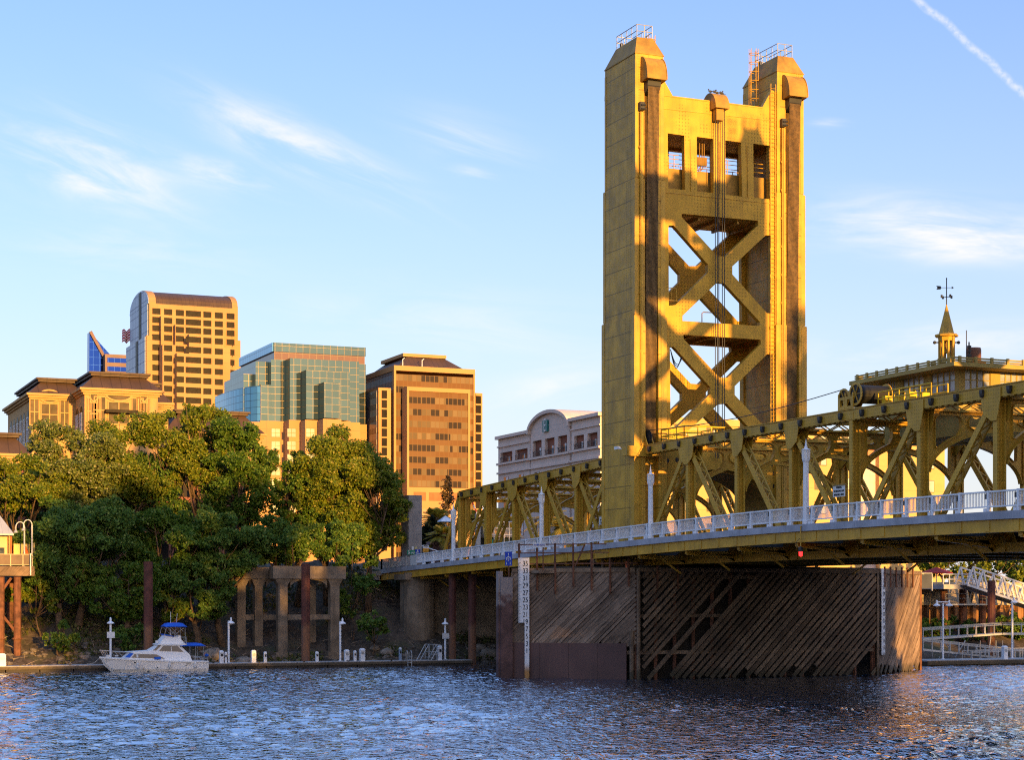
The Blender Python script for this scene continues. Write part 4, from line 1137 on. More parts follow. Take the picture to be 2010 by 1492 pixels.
cladding('timber_cladding', (PX0, 148.9, 0), (NLX, NLY, 0), .5, .4, 45, .1, PZ - .1, M_WOOD, 8)
fp = MB(); rr = random.Random(9)
for (p0, p1) in (((NLX, NLY, 0), (PX0, PY, 0)), ((PX0, PY, 0), (PX1, PY, 0)), ((PX1, PY, 0), (NRX, NRY, 0))):
    F, L, d, n = mpface(p0, p1); k = 0.0
    while k <= L: fp.tube([F(k, -1.5, -.36), F(k, PZ - .3, -.36)], .17, 7); k += 1.75
fp.build('fender_pile', M_RUST, pier)
wl = MB()
for (p0, p1) in (((NLX, NLY, 0), (PX0, PY, 0)), ((PX0, PY, 0), (PX1, PY, 0)), ((PX1, PY, 0), (NRX, NRY, 0))):
    F, L, d, n = mpface(p0, p1)
    for z in (2.2, 5.2, 8.4): wl.beam(F(.2, z, -.22), F(L - .2, z, -.22), .16, .28)
wl.build('waler', M_WOOD, pier)
for (p0, p1) in (((PX0, PY, 0), (PX1, PY, 0)), ((PX1 + .1, PY, 0), (NRX, NRY, 0)), ((NLX, NLY, 0), (PX0 - .15, PY + .14, 0))):
    F, L, d, n = mpface(p0, p1); cb_ = MB(); cb_.beam(F(.05, PZ - .08, .02), F(L - .05, PZ - .08, .02), .26, .34); cb_.build('cap_timber', M_WOOD, pier)
cr = MB(); cr.prism([(NLX + 2.8, NLY), (PX0 + 1.2, PY + 2.0), (PX1 - .6, PY + 2.0), (NRX - 3, NRY), (PX1 - .6, 146.9), (PX0 + 1.2, 146.9)], [], 'xy', -3, 9.32); cr.build('concrete_core', pmat('dark_concrete', (.05, .043, .036), .9, var=.3, streak=.5), pier)
bp = MB(); bp.box(TX0 - 1.2, TX0 + LW + .8, TY0 - .8, TY1 + .8, 9.325, 9.395); bp.box(TX1 - LW - .8, TX1 + 1.2, TY0 - .8, TY1 + .8, 9.325, 9.395); bp.build('bearing_block', M_CONC, pier)
# steel plate on the left nose
F, L, d, n = mpface((NLX, NLY, 0), (PX0, PY, 0)); sp = MB()
for k in range(4):
    u0, u1 = .02 + k * (L - 1.0) / 4, (k + 1) * (L - 1.0) / 4
    P = [F(u0, -1, .10), F(u1, -1, .10), F(u1, 2.95, .10), F(u0, 2.95, .10)]; Q = [p - n * .14 for p in P]
    sp.add(P + Q, [(0, 1, 2, 3), (7, 6, 5, 4), (0, 4, 5, 1), (1, 5, 6, 2), (2, 6, 7, 3), (3, 7, 4, 0)])
sp.build('steel_plate', M_PLATE, pier)
cp = MB(); cp.tube([(PX0 - .05, PY - .1, -1), (PX0 - .05, PY - .1, PZ)], .16, 8); cp.build('corner_post', M_WOOD, pier)
cp = MB(); cp.tube([(PX0 - .45, PY + .3, -1), (PX0 - .45, PY + .3, 4.0)], .2, 8); cp.build('corner_post', M_WOOD, pier)
cp = MB(); cp.box(PX1 - .12, PX1 + .1, PY - .12, PY + .1, -1, PZ); cp.build('corner_post', M_WOOD, pier)
cp = MB(); cp.box(NRX - .1, NRX + .12, NRY - .15, NRY + .1, -1, PZ - .1); cp.build('corner_post', M_RUST, pier)
# pile at the tip, half concrete patched
pt = MB(); pt.box(NLX - 1.15, NLX - .1, NLY - .4, NLY + .4, -1.5, 8.4); pt.box(NLX - 1.3, NLX - .9, NLY - .2, NLY + .3, -1.5, 8.9)
def patch(co, c):
    x, y, z = sep(co); n = enoise(co, 1.2, 5.0)
    return emix(sstep(z + (n - .5) * 4.0, 6.0, 7.0), c, (.24, .20, .19))
pt.build('nose_pile', pmat('patched_steel', (.10, .055, .05), .7, var=.3, streak=.3, extra=patch), pier)
# timber handrail along the pier top
hr = MB(); F, L, d, n = mpface((NLX, NLY, 0), (PX0, PY, 0))
for z in (9.5, 10.4, 11.1): hr.beam(F(.6, z, .18), F(L + .0, z, .18), .06, .09)
for k in range(7): hr.beam(F(.7 + k * 1.58, 7.6 - .3 * (k % 3), .19), F(.7 + k * 1.58, 11.2, .19), .14, .12)
hr.beam(F(5.6, 9.3, .15), F(6.4, 11.0, .15), .05, .12)
hr.build('handrail', M_RUST, pier)
F2, L2, d2, n2 = mpface((PX0, PY, 0), (PX1, PY, 0))
for k in range(2): hr = MB(); hr.beam(F2(1.6 + k * 1.9, 7.4, .24), F2(1.6 + k * 1.9, 9.3, .24), .12, .12); hr.build('fender_post', M_RUST, pier)
F3, L3, d3, n3 = mpface((PX1, PY, 0), (NRX, NRY, 0))
for k in range(6): hr = MB(); hr.beam(F3(1.2 + k * 1.6, 7.6, .24), F3(1.2 + k * 1.6, 9.4, .24), .12, .12); hr.build('fender_post', M_RUST, pier)
pl = MB()
for k in range(6):
    x = 66.0 + k * .9; pl.box(x - .08, x + .08, 137.6, 137.75, 9.0, 9.9)
pl.box(61.5, 68.5, 138.6, 144, 8.7, 8.95); pl.build('pier_deck', M_WOOD, pier)
q = F(L - 1.0, 9.1, .05); lm = MB(); lm.tube([q, q + Vector((0, 0, .55))], .10, 8); tag(lm.build('marker_post', pmat('orange_plastic', (.6, .12, .04), .5)), 'short orange marker on the pier top left of the tower foot', 'marker')
pier2 = place(pier, ((PX0 + PX1) / 2, 107 - (141.4 - 107), 0), PI, 'timber clad pier of the nearer tower, beyond the right edge')

# gauge boards
def gauge(name, label, P, right, z0, zstep, nums, w, size, w2=None, zsplit=None, zend=None):
    t = thing(name, label, 'gauge board', P, 'water level gauges on the pier'); P = Vector(P); rt_ = Vector(right).normalized(); n = Vector((rt_.y, -rt_.x, 0)); b = MB()
    def slab(u0, u1, za, zb, o=0.0, th=.05):
        c = [P + rt_ * u0, P + rt_ * u1]; A = [Vector((c[0].x, c[0].y, za)), Vector((c[1].x, c[1].y, za)), Vector((c[1].x, c[1].y, zb)), Vector((c[0].x, c[0].y, zb))]
        A = [p + n * o for p in A]; b_ = [p - n * th for p in A]
        return A + b_, [(0, 1, 2, 3), (7, 6, 5, 4), (0, 4, 5, 1), (1, 5, 6, 2), (2, 6, 7, 3), (3, 7, 4, 0)]
    ztop = z0 + .42
    b.add(*slab(-w / 2, w / 2, zsplit or zend, ztop))
    if zsplit: b.add(*slab(w / 2 - w2, w / 2, zend, zsplit - .002))
    def wet(co, c):
        x, y, z = sep(co); return emix(sstep(z, 1.4, .5), c, (.35, .17, .05))
    b.build('board', pmat('gauge_white', (.66, .64, .64), .5, var=.05, extra=wet), t)
    tk = MB(); z = z0; k = 0
    for k, nm in enumerate(nums):
        z = z0 - k * zstep
        for j in range(10):
            zz = z - zstep * j / 10
            if zsplit and zz < zsplit + .05: break
            ll = w * (.26 if j == 0 else (.16 if j == 5 else .09)); tk.add(*slab(-w / 2 + .02, -w / 2 + .02 + ll, zz - .016, zz + .016, .008, .02))
    tk.build('tick_marks', M_BLACK, t)
    for k, nm in enumerate(nums):
        z = z0 - k * zstep - size * .12
        u = w * .16 if not zsplit or z > zsplit - .2 else w / 2 - w2 / 2
        text('numeral', nm if not (zsplit and z < zsplit - .2) else nm[-1], size, M_BLACK, t, Vector((P.x, P.y, z)) + rt_ * u + n * .012, rt_, squeeze=.82)
gF, gL, gd, gn = mpface((NLX, NLY, 0), (PX0, PY, 0))
g0 = gF(1.15, 0, .30)
Zg = g0.x * S + g0.y * C
gz = lambda py: H + Zg * (HZ - py) / F_PX
gauge('gauge_board', 'tall white gauge board numbered from 35 down, on the left nose of the pier', (g0.x, g0.y, 0), gd, gz(1105.5), (gz(1105.5) - gz(1277)) / 12, ['35', '33', '31', '29', '27', '25', '23', '21', '19', '17', '15', '13', '11', '9', '7', '5', '3', '1'][:18] if False else [str(35 - 2 * i) for i in range(13)], .98, .60, .40, gz(1223), .02)
g1 = F3(.9, 0, .22)
Z1 = g1.x * S + g1.y * C; gz1 = lambda py: H + Z1 * (HZ - py) / F_PX
gauge('gauge_board', 'narrow white gauge board on the right nose of the pier, seen edge on', (g1.x, g1.y, 0), d3, gz1(1126), (gz1(1126) - gz1(1284)) / 12, [str(35 - 2 * i) for i in range(13)], 1.0, .50, zend=gz1(1286))
# blue sign on the nose
bs = gF(-.1, 0, .55); Zb = bs.x * S + bs.y * C; bz = lambda py: H + Zb * (HZ - py) / F_PX
t = thing('blue_sign', 'blue sign with a white arched symbol above the pile at the pier nose', 'sign', (bs.x, bs.y, bz(1112)))
b = MB(); h0, h1 = bz(1111), bz(1083.5); wv = gd * .30
A = [bs - wv + Vector((0, 0, h0)), bs + wv + Vector((0, 0, h0)), bs + wv + Vector((0, 0, h1)), bs - wv + Vector((0, 0, h1))]
b.add(A + [p - gn * .05 for p in A], [(0, 1, 2, 3), (7, 6, 5, 4), (0, 4, 5, 1), (1, 5, 6, 2), (2, 6, 7, 3), (3, 7, 4, 0)]); b.build('board', M_BLUE, t)
sy = MB(); hm = (h0 + h1) / 2; hh = h1 - h0
for k in range(8):
    a0, a1 = PI * k / 8, PI * (k + 1) / 8
    sy.beam(bs + gd * .20 * math.cos(a0) + Vector((0, 0, hm + hh * .13 * math.sin(a0) - .02)) + gn * .012, bs + gd * .20 * math.cos(a1) + Vector((0, 0, hm + hh * .13 * math.sin(a1) - .02)) + gn * .012, .07, .02, gn)
for u, za, zb in ((0, .22, .40), (.0, .14, .19), (-.02, -.18, .04), (.16, -.42, -.24), (-.16, -.42, -.24), (.16, -.1, -.03), (-.16, -.1, -.03)):
    sy.beam(bs + gd * u + Vector((0, 0, hm + hh * za)) + gn * .012, bs + gd * u + Vector((0, 0, hm + hh * zb)) + gn * .012, .05, .02, gn)
sy.build('symbol', M_SIGNW, t)
b = MB(); b.beam(bs - gn * .1 + Vector((0, 0, h0 - 1.2)), bs - gn * .1 + Vector((0, 0, h1 - .1)), .07, .07); b.build('pole', M_RUST, t)
# bridge name board behind the handrail
tb = gF(2.6, 0, .5); Zt = tb.x * S + tb.y * C; tz = H + Zt * (HZ - 1070.5) / F_PX
t = thing('name_board', 'small blue and white name board on two posts before the bridge railing', 'sign', (tb.x, tb.y, 9))
b = MB(); b.beam(tb - gd * .55 + Vector((0, 0, tz)), tb + gd * .55 + Vector((0, 0, tz)), .05, .42); b.build('board', M_SIGNW, t)
text('lettering', 'TOWER BRIDGE', .22, M_BLUE, t, tb + gn * .032 + Vector((0, 0, tz)), gd, squeeze=.62)
b = MB()
for u in (-.25, .3): b.beam(tb + gd * u - gn * .08 + Vector((0, 0, 8.9)), tb + gd * u - gn * .08 + Vector((0, 0, tz)), .08, .08)
b.build('post', M_RUST, t)

# ------------------------------------------------------------------ buildings of the far bank
def wpanel(base, joint, w, h, jw=.03):
    def f(co, c):
        x, y, z = sep(co); nx, ny, nz = sep(geonormal()); sd = eabs(nx) > .5
        u = x * (1.0 - sd) + y * sd
        k = emax(eabs(efrac(u / w) - .5) > .5 - jw / w, eabs(efrac(z / h) - .5) > .5 - jw / h)
        tone = ewhite(comb(efloor(u / w), efloor(z / h), sd))
        return emix(k * .5, emix(tone * .12, c, tuple(q * .7 for q in base)), joint)
    return f
M_TAN = pmat('tan_stone', (.42, .225, .088), .8, var=.06, scale=.1, extra=wpanel((.42, .225, .088), (.25, .15, .08), 4.6, 3.9, .10))
M_CREAM = pmat('cream_stone', (.46, .265, .095), .8, var=.06, scale=.2, extra=wpanel((.46, .265, .095), (.34, .22, .12), 5.0, 3.2, .05))
M_ROOF = pmat('bronze_roof', (.075, .042, .024), .6, var=.15, scale=.2, extra=wpanel((.075, .042, .024), (.03, .018, .01), 1.5, 50, .08))
M_HOTEL = pmat('hotel_stone', (.66, .51, .42), .85, var=.05, scale=.3, extra=wpanel((.66, .51, .42), (.30, .23, .19), 1.9, .95, .02))
M_BRICK = pmat('red_brick', (.26, .085, .045), .9, var=.2, scale=.5, extra=wpanel((.26, .085, .045), (.2, .12, .1), .22, .075, .01))
M_PINK = pmat('salmon_stucco', (.50, .20, .10), .85, var=.06)

def curtain(name, glass, mull, w, h, jw, rough=.05, spec=.5, blinds=None, bshare=.6, spandrel=None, metal=0.0, sp_h=.45):
    """a glazed wall: panes, mullions, spandrel bands and drawn blinds, pane by pane"""
    m = bpy.data.materials.new(name); m.use_nodes = True; E.nt = m.node_tree; b = E.nt.nodes['Principled BSDF']
    co = objco(); x, y, z = sep(co); nx, ny, nz = sep(geonormal()); sd = eabs(nx) > .5
    u = x * (1.0 - sd) + y * sd
    k = emax(eabs(efrac(u / w) - .5) > .5 - jw / w, eabs(efrac(z / h) - .5) > .5 - jw / h)
    rnd = ewhite(comb(efloor(u / w), efloor(z / h), sd)); rnd2 = ewhite(comb(efloor(u / w), efloor(z / h) + 91.3, sd))
    g = emix(rnd2 * .5, glass, tuple(q * .7 for q in glass))
    rg = E(0) * 0 + rough if False else None
    rough_e = rnd * .02 + rough
    if blinds:
        grp = ewhite(comb(efloor(u / (w * 3.0) + rnd2 * .7), efloor(z / h) + 17.7, sd))
        isb = (grp * .6 + rnd * .4) < bshare
        g = emix(isb, g, emix(rnd2, blinds, tuple(q * .6 for q in blinds)))
        rough_e = rough_e + isb * .25
    if spandrel:
        spn = efrac(z / h) < sp_h
        g = emix(spn, g, spandrel); rough_e = rough_e + spn * .25
    g = emix(k, g, mull)
    E.nt.links.new(g.v, b.inputs['Base Color']); E.nt.links.new((rough_e + k * .3).v, b.inputs['Roughness'])
    b.inputs['Metallic'].default_value = metal; b.inputs['Specular IOR Level'].default_value = spec
    # panes are never quite flat
    wob = enoise(co, .35, 2.0); bn = E.nt.nodes.new('ShaderNodeBump'); bn.inputs['Strength'].default_value = .03; bn.inputs['Distance'].default_value = .5
    E.nt.links.new((wob + rnd * .25).v, bn.inputs['Height']); E.nt.links.new(bn.outputs[0], b.inputs['Normal'])
    return m

# ---- tall tan tower with a vaulted roof
Y0 = 690.0
def zz(px, py, Y=Y0): return zY(px, py, Y)
xa, xb = XY(293, Y0), XY(467, Y0); yb = Y0 + 35
t = thing('office_tower', 'tall tan office tower with rows of dark windows and a brown barrel vault roof', 'office building', ((xa + xb) / 2, (Y0 + yb) / 2, 10))
ze = zz(380, 601); zs_ = zz(293, 657)
w = MB(); w.box(xa, xb, Y0, yb, 10, ze); wall = w.build('wall', M_TAN, t)
w = MB(); w.box(xa - 1.2, xb + .8, Y0 - .8, yb + 2, 10, zz(380, 664)); w.build('base_block', M_TAN, t)
# vault
rise = zz(293, 571) - zz(293, 603); prof = [(Y0 + .2, ze), (Y0 + .2, ze + .5)] + [(Y0 + 17.5 - 17 * math.cos(R(a)), ze + .8 + rise * .95 * math.sin(R(a))) for a in range(0, 181, 12)] + [(yb - .2, ze + .5), (yb - .2, ze)]
v = MB(); v.prism(prof, [], 'yz', xa + 2.6, xb - 2.2); v.build('roof', M_ROOF, t)
v = MB(); p2 = [(p[0], p[1] + (.3 if i not in (0, len(prof) - 1) else 0)) for i, p in enumerate(prof)]
for x0, x1 in ((xa - .05, xa + 2.55), (xb - 2.15, xb + .05)):
    v = MB(); v.prism(p2, [], 'yz', x0, x1); v.build('gable_rim', M_TAN, t)
M_GREYG = curtain('grey_glass', (.26, .31, .42), (.20, .21, .26), 3.0, 3.9, .12, .3, spec=.2)
g = MB(); g.box(xa - .35, xa - .06, Y0 + 1.5, yb - 1.0, 10, ze); g.box(xa - 1.55, xa - 1.21, Y0 + .6, yb + .8, 10, zz(380, 664) - .3)
g.prism([(p[0], p[1] + .1) for p in prof], [], 'yz', xa - .35, xa - .06)
g.build('side_glazing', M_GREYG, t)
g = MB(); g.box(xa - .5, xa - .36, Y0 + 13, Y0 + 17, 10, ze + rise); g.box(xa - 1.7, xa - 1.56, Y0 + 13, Y0 + 17, 10, zz(380, 664) - .4); g.build('dark_slot', M_WINDK, t)
levels = [(316, 455, 620), (344, 440, 637), (371, 421, 655.5), (319, 452, 676), (347, 432, 693)]
bays = []; prot = {0: 3.0, 1: 6.0, 2: 9.0, 3: 6.6, 4: 9.8}
for i, (p0, p1, py) in enumerate(levels):
    Yb = Y0 - prot[i]; x0, x1 = XY(p0 + (0 if i < 3 else 0), Yb), XY(p1, Yb); zt_ = zY((p0 + p1) / 2, py + 4.5 * ((p0 + p1) / 2 - p0) / 66 - 0, Yb)
    zt_ = zY(p0, py, Yb)
    bays.append((x0, x1, Yb, zt_))
    w = MB(); w.box(x0, x1, Yb, Y0 + (0.1 if i < 3 else -.3), 10, zt_); w.build('bay', M_TAN, t)
wins = {}
def window(wd, x, z, Yf):
    key = round(wd, 1)
    if key not in wins:
        m = MB(); m.box(-wd / 2 - .12, wd / 2 + .12, -.06, .0, -1.12, 1.12); 
        o = m.build('window_x', None, loc=(0, 0, 0)); m2 = MB(); n = max(2, int(wd / 1.4))
        for k in range(n + 1): xx = -wd / 2 + wd * k / n; m2.box(xx - .09, xx + .09, -.12, -.061, -1.1, 1.1)
        o2 = m2.build('mull_x', None, loc=(0, 0, 0)); wins[key] = (o.data, o2.data)
        o.data.materials.append(M_WINDK); o2.data.materials.append(M_BROWNG)
        bpy.data.objects.remove(o); bpy.data.objects.remove(o2)
    o = bpy.data.objects.new('window', wins[key][0]); col.objects.link(o); o.parent = t; o.location = Vector((x, Yf, z)) - WL[t.name]; WL[o.name] = WL[t.name]
cols = [(307, 56), (330, 56), (353, 56), (379.5, 110), (407, 56), (429.5, 56), (452.5, 56)]
rows = [(616, 0)] + [(633 + 16.3 * k, 0) for k in range(2)] + [(667, 0), (687, 0)] + [(707 + 19.9 * k, 0) for k in range(5)]
for (py, _) in rows:
    for (px, wz_) in cols:
        Yf = Y0 if py < 655 else Y0 - .8
        pyy = py + (px - 379) * .068
        for (x0, x1, Yb, zt_) in bays:
            X = XY(px, Yb)
            if x0 + .3 < X < x1 - .3 and zY(px, pyy, Yb) < zt_ - 1.15: Yf = min(Yf, Yb)
        if px == 307 and py > 800: continue
        window(wz_ / 3.866 / F_PX * 700 * 1.02, XY(px, Yf), zY(px, pyy, Yf), Yf)
for o in list(t.children):
    pass

# ---- flag on the tower roof line behind
fl = thing('flag', 'striped red and white flag flying beside the tan office tower', 'flag', (XY(262, 730), 730, zz(262, 690, 730)))
sc_ = 730 / (C - S * _a(250)) / F_PX
xf0, xf1 = XY(240, 730), XY(259, 730); zt_, zb_ = zz(250, 647, 730), zz(250, 671, 730)
for k in range(9):
    m = MB(); n = 10; a = zt_ + (zb_ - zt_) * k / 9; b_ = zt_ + (zb_ - zt_) * (k + 1) / 9; vs = []
    for i in range(n + 1):
        x = xf0 + (xf1 - xf0) * i / n; wv = .5 * math.sin(i * 1.1) - (n - i) * .04; yv = 730 + .5 * math.cos(i * 1.2)
        vs += [(x, yv, a + wv), (x, yv, b_ + wv), (x, yv + .03, a + wv), (x, yv + .03, b_ + wv)]
    m.add(vs, [f for i in range(n) for f in ((i * 4, i * 4 + 4, i * 4 + 5, i * 4 + 1), (i * 4 + 2, i * 4 + 3, i * 4 + 7, i * 4 + 6))])
    m.build('stripe', pmat('flag_red', (.5, .02, .03), .8, var=.1) if k % 2 == 0 else pmat('flag_white', (.75, .7, .68), .8, var=.05), fl, fix=False)
m = MB(); m.tube([(xf1 + .15, 730, zz(250, 735, 730)), (xf1 + .15, 730, zt_ + 1)], .12, 6); m.build('flagpole', M_WHITE, fl)

# ---- blue glass tower with a slanted top, and the banded block beside it
Y1 = 980.0
x0, x1 = XY(172, Y1), XY(218, Y1)
t = thing('glass_tower', 'deep blue glass tower with a sharply slanted top, farthest left of the high buildings', 'office building', ((x0 + x1) / 2, Y1 + 15, 10))
M_BLUEG = curtain('blue_glass', (.008, .030, .19), (.008, .028, .16), 3.2, 4.0, .04, .03, metal=.95)
m = MB(); xm = XY(174, Y1)
m.prism([(x0, 10), (x1, 10), (XY(203, Y1), zz(203, 700, Y1)), (XY(177, Y1), zz(177, 651, Y1)), (XY(175.5, Y1), zz(174, 652, Y1))], [], 'xz', Y1, Y1 + 6); m.build('glass_wall', M_BLUEG, t)
m = MB(); a, b_ = onY(177, 651, Y1), onY(203, 699, Y1); m.beam(a + Vector((0, -.6, 0)), b_ + Vector((0, -.6, 0)), 1.0, 1.5); m.build('slanted_rim', pmat('copper_trim', (.16, .09, .08), .6), t)
m = MB(); m.prism([(XY(178, Y1 + 6), zz(178, 653, Y1 + 6)), (XY(218, Y1 + 6), zz(218, 698, Y1 + 6)), (XY(218, Y1 + 6), 10), (XY(178, Y1 + 6), 10)], [], 'xz', Y1 + 6.2, Y1 + 12); m.build('rear_glass', M_BLUEG, t)
x0, x1 = XY(202, Y1), XY(262, Y1)
t = thing('banded_block', 'low brown block with dark blue window bands beside the blue glass tower', 'office building', ((x0 + x1) / 2, Y1, 10))
m = MB(); m.box(x0, x1, Y1 - 6, Y1 + 14, 10, zz(230, 699, Y1)); m.build('wall', pmat('brown_stone', (.20, .13, .10), .8, var=.08, scale=.2), t)
for py in (706, 723, 740):
    m = MB(); m.box(x0 + 1.2, x1 - .1, Y1 - 6.15, Y1 - 6.01, zz(230, py + 9, Y1), zz(230, py, Y1)); m.build('window_band', M_BLUEG, t)

# ---- stepped green glass building
Y2 = 530.0
X_ = lambda px, Y=Y2: XY(px, Y)
t = thing('glass_building', 'stepped green and blue mirror glass building in the middle of the skyline', 'office building', ((X_(440) + X_(718)) / 2, Y2 + 20, 10))
M_GG = curtain('mirror_glass', (.085, .120, .110), (.10, .07, .035), 2.15, 2.05, .04, .02, metal=.8)
M_GB = curtain('blue_mirror_glass', (.10, .27, .42), (.04, .08, .12), 2.15, 2.05, .07, .02, metal=.8)
M_BB = curtain('brown_glass_band', (.16, .07, .03), (.10, .05, .025), 2.15, 2.05, .06, .1)
xr = X_(718); yb = 569
zt = lambda py, px=600, Y=Y2: zY(px, py, Y)
x540 = X_(537)
G = MB(); G2 = MB(); Bn = MB()
ztop, zb1, zb0 = zt(672.5, 540), zt(690, 540), zt(706, 540)
G.box(x540, xr, Y2, yb, zb1, ztop)
Bn.box(x540 + .25, xr - .25, Y2 + .25, yb, zb0, zb1)
zg = zt(829, 600)
G.box(X_(532), xr, Y2 - .02, yb, zg, zb0)
steps = [(507, 707, 1.0, 36), (478, 733, 5.5, 30), (512, 754, -5.5, 26)]
G.box(X_(512), X_(532) - .02, Y2 - .01, Y2 + 3.0, zg, zt(755, 512)); G.box(X_(507), X_(532) - .02, Y2 + 3.0, yb - 6, zg, zt(707, 507))
G.box(X_(478, Y2 + 6), X_(507) - .02, Y2 + 6.0, yb - 10, zg, zt(734, 478, Y2 + 6))
# curved lower volume
xc1 = X_(512); r_ = xc1 - X_(441)
pts = [(xc1, Y2 + .3)] ; cx_, cy_ = xc1, Y2 + 32
arcp = [(X_(512) - 1.3 * k, Y2 + .3 + .0 * k) for k in range(2)]
pl = [(X_(512), Y2 + .3), (X_(512), Y2 + 34)] + [(X_(497) - 14.5 * math.sin(R(a)) * 1.05 - 0, Y2 + 34 - (34 - 4.0) * (1 - math.cos(R(90 - a))) if False else Y2 + 34) for a in ()]
x495 = X_(512); xl = X_(441, Y2 + 22)
curve = [(x495 + (xl - x495) * math.sin(R(a)), Y2 + 24 - 23.7 * math.cos(R(a))) for a in range(0, 91, 10)]
pl = [(X_(512) - .02, Y2 + .31), (X_(512) - .02, Y2 + 34), (xl, Y2 + 34)] + curve[::-1]
CV = MB(); CV.prism(pl, [], 'xy', zg - .5, zt(757, 500))
G.build('glass_wall', M_GG, t); CV.build('curved_glass_wall', M_GB, t); Bn.build('recessed_band', M_BB, t)
sg = MB()                                          # side skins, a bluer glass
sg.box(x540 - .3, x540 - .02, Y2 + .3, yb, zb1, ztop)
sg.build('side_glass', M_GB, t)
for (p0, p1, py, Yb) in ((569, 705, 703, Y2 - 5), (601, 687, 726, Y2 - 10), (636, 668, 750, Y2 - 15)):
    b_ = MB(); b_.box(X_(p0, Yb), X_(p1, Yb), Yb, Y2 - .05, zg, zY(p0, py, Yb)); b_.build('glass_bay', M_GG, t)
st = MB()
st.box(X_(468), X_(512) - .3, Y2 - .5, Y2 + 30, 10, zg - .52)
st.box(X_(512) - .28, xr + .3, Y2 - .3, yb, 10, zg - .02)
for (p0, p1, Yb) in ((569, 705, Y2 - 5.3), (601, 687, Y2 - 10.3), (636, 668, Y2 - 15.3)): st.box(X_(p0, Yb) - .3, X_(p1, Yb) + .3, Yb, Y2 - .31, 10, zg - .02 - .3 * (Y2 - Yb > 6))
st.build('stone_base', M_TAN, t)
M_PGL = pmat('pale_window_glass', (.36, .38, .30), .4, var=.15, scale=.3, spec=.2)
for px in (541, 572, 609):
    for k in range(7):
        Yb = {541: Y2 - .3, 572: Y2 - 5.3, 609: Y2 - 10.3}[px]; x = X_(px, Yb); py = 850 + 25 * k
        z = zY(px, py, Yb); m = MB(); m.box(x - 1.25, x + 1.25, Yb - .12, Yb - .02, z - 1.2, z + 1.2); f = m.build('window', M_PGL, t)
        m = MB(); m.box(x - .05, x + .05, Yb - .16, Yb - .121, z - 1.2, z + 1.2); m.box(x - 1.25, x + 1.25, Yb - .155, Yb - .121, z - .05, z + .05); m.build('frame', M_BROWNG, f)

# ---- brown tower with a bronze window grid
Y3 = 520.0
X_ = lambda px, Y=Y3: XY(px, Y)
zt = lambda px, py, Y=Y3: zY(px, py, Y)
t = thing('bronze_tower', 'square brown office tower with bronze windows, right of the glass building', 'office building', ((X_(772) + X_(933)) / 2, Y3 + 20, 10))
M_BZ = curtain('bronze_glazing', (.026, .014, .010), (.17, .095, .038), 1.42, 3.55, .09, .3, spec=.1, blinds=(.19, .125, .06), bshare=.58, spandrel=(.15, .075, .030))
M_BZS = curtain('grey_bronze_side', (.13, .13, .17), (.09, .06, .05), 1.42, 3.55, .10, .1, spandrel=(.10, .085, .09))
M_TANW = pmat('tan_precast', (.44, .235, .088), .8, var=.05, scale=.1)
xl, xr = X_(773.5), X_(932.5); ybk = Y3 + 32; ztop = zt(773, 717)
m = MB(); m.box(xl + .6, xr - .6, Y3 + .3, ybk, 10, ztop - 2.5); m.build('window_wall', M_BZ, t)
m = MB()
zz1 = zt(773, 727)
m.box(xl, xr, Y3, ybk + .3, zz1, ztop); m.box(xl, X_(777.5), Y3, Y3 + 1.4, 10, zz1 - .01); m.box(X_(929.5), xr, Y3, ybk, 10, zz1 - .01)
m.build('frame', M_TANW, t)
m = MB(); m.box(xl + .3, xl + .59, Y3 + 1.5, ybk, 10, zz1 - .02); m.build('side_glazing', M_BZS, t)
# projecting framed panel
Yp = Y3 - 4.5
m = MB(); zp = zt(799, 759, Yp); a, b_ = X_(799, Yp), X_(923, Yp); zl = zt(860, 958, Yp)
m.box(a, b_, Yp, Y3 - .01, zt(799, 767, Yp), zp); m.box(a, X_(803, Yp), Yp, Y3 - .01, 10, zt(799, 767, Yp) - .01); m.box(X_(919, Yp), b_, Yp, Y3 - .01, 10, zt(799, 767, Yp) - .01); m.box(X_(803, Yp) + .01, X_(919, Yp) - .01, Yp + .02, Y3 - .02, 10, zl)
m.build('frame', M_TANW, t)
m = MB(); m.box(X_(803, Yp) + .02, X_(919, Yp) - .02, Yp + .35, Y3 - .03, zl + .01, zt(799, 767, Yp) - .02); m.build('window_wall', M_BZ, t)
for px0, px1 in ((812, 836), (842, 917)):
    m = MB(); m.box(X_(px0, Yp), X_(px1, Yp), Yp - .02, Yp + .015, zt(860, 984, Yp), zt(860, 967, Yp)); m.build('dark_panel', pmat('brown_panel', (.27, .115, .04), .7, var=.1), t)
m = MB(); m.box(X_(803, Yp) + .3, X_(919, Yp) - .3, Yp - .03, Yp + .015, 10, zt(860, 1000, Yp)); m.build('lobby_glazing', curtain('lobby_glass', (.40, .22, .09), (.3, .18, .08), 2.6, 3.2, .06, .2), t)
wl_ = {}
for (p0, p1, py0) in ((743, 767.5, 761), (933, 947, 771.5)):
    Yw = Y3 + 1.0 if p0 < 800 else Y3 + 1.5
    m = MB(); m.box(X_(p0, Yw) + (.0 if p0 < 800 else .05), X_(p1, Yw), Yw, Yw + 26, 10, zt(p0, py0, Yw)); m.build('wing', M_TANW, t)
    for k in range(17):
        px = (p0 + p1) / 2 + (-1 if p0 < 800 else -1); py = py0 + 13.6 + 18.7 * k; x = X_(px, Yw); z = zt(px, py, Yw)
        if z < 14: break
        m = MB(); m.box(x - .85, x + .85, Yw - .06, Yw - .01, z - 1.2, z + 1.2); m.build('window', M_WINDK, t)
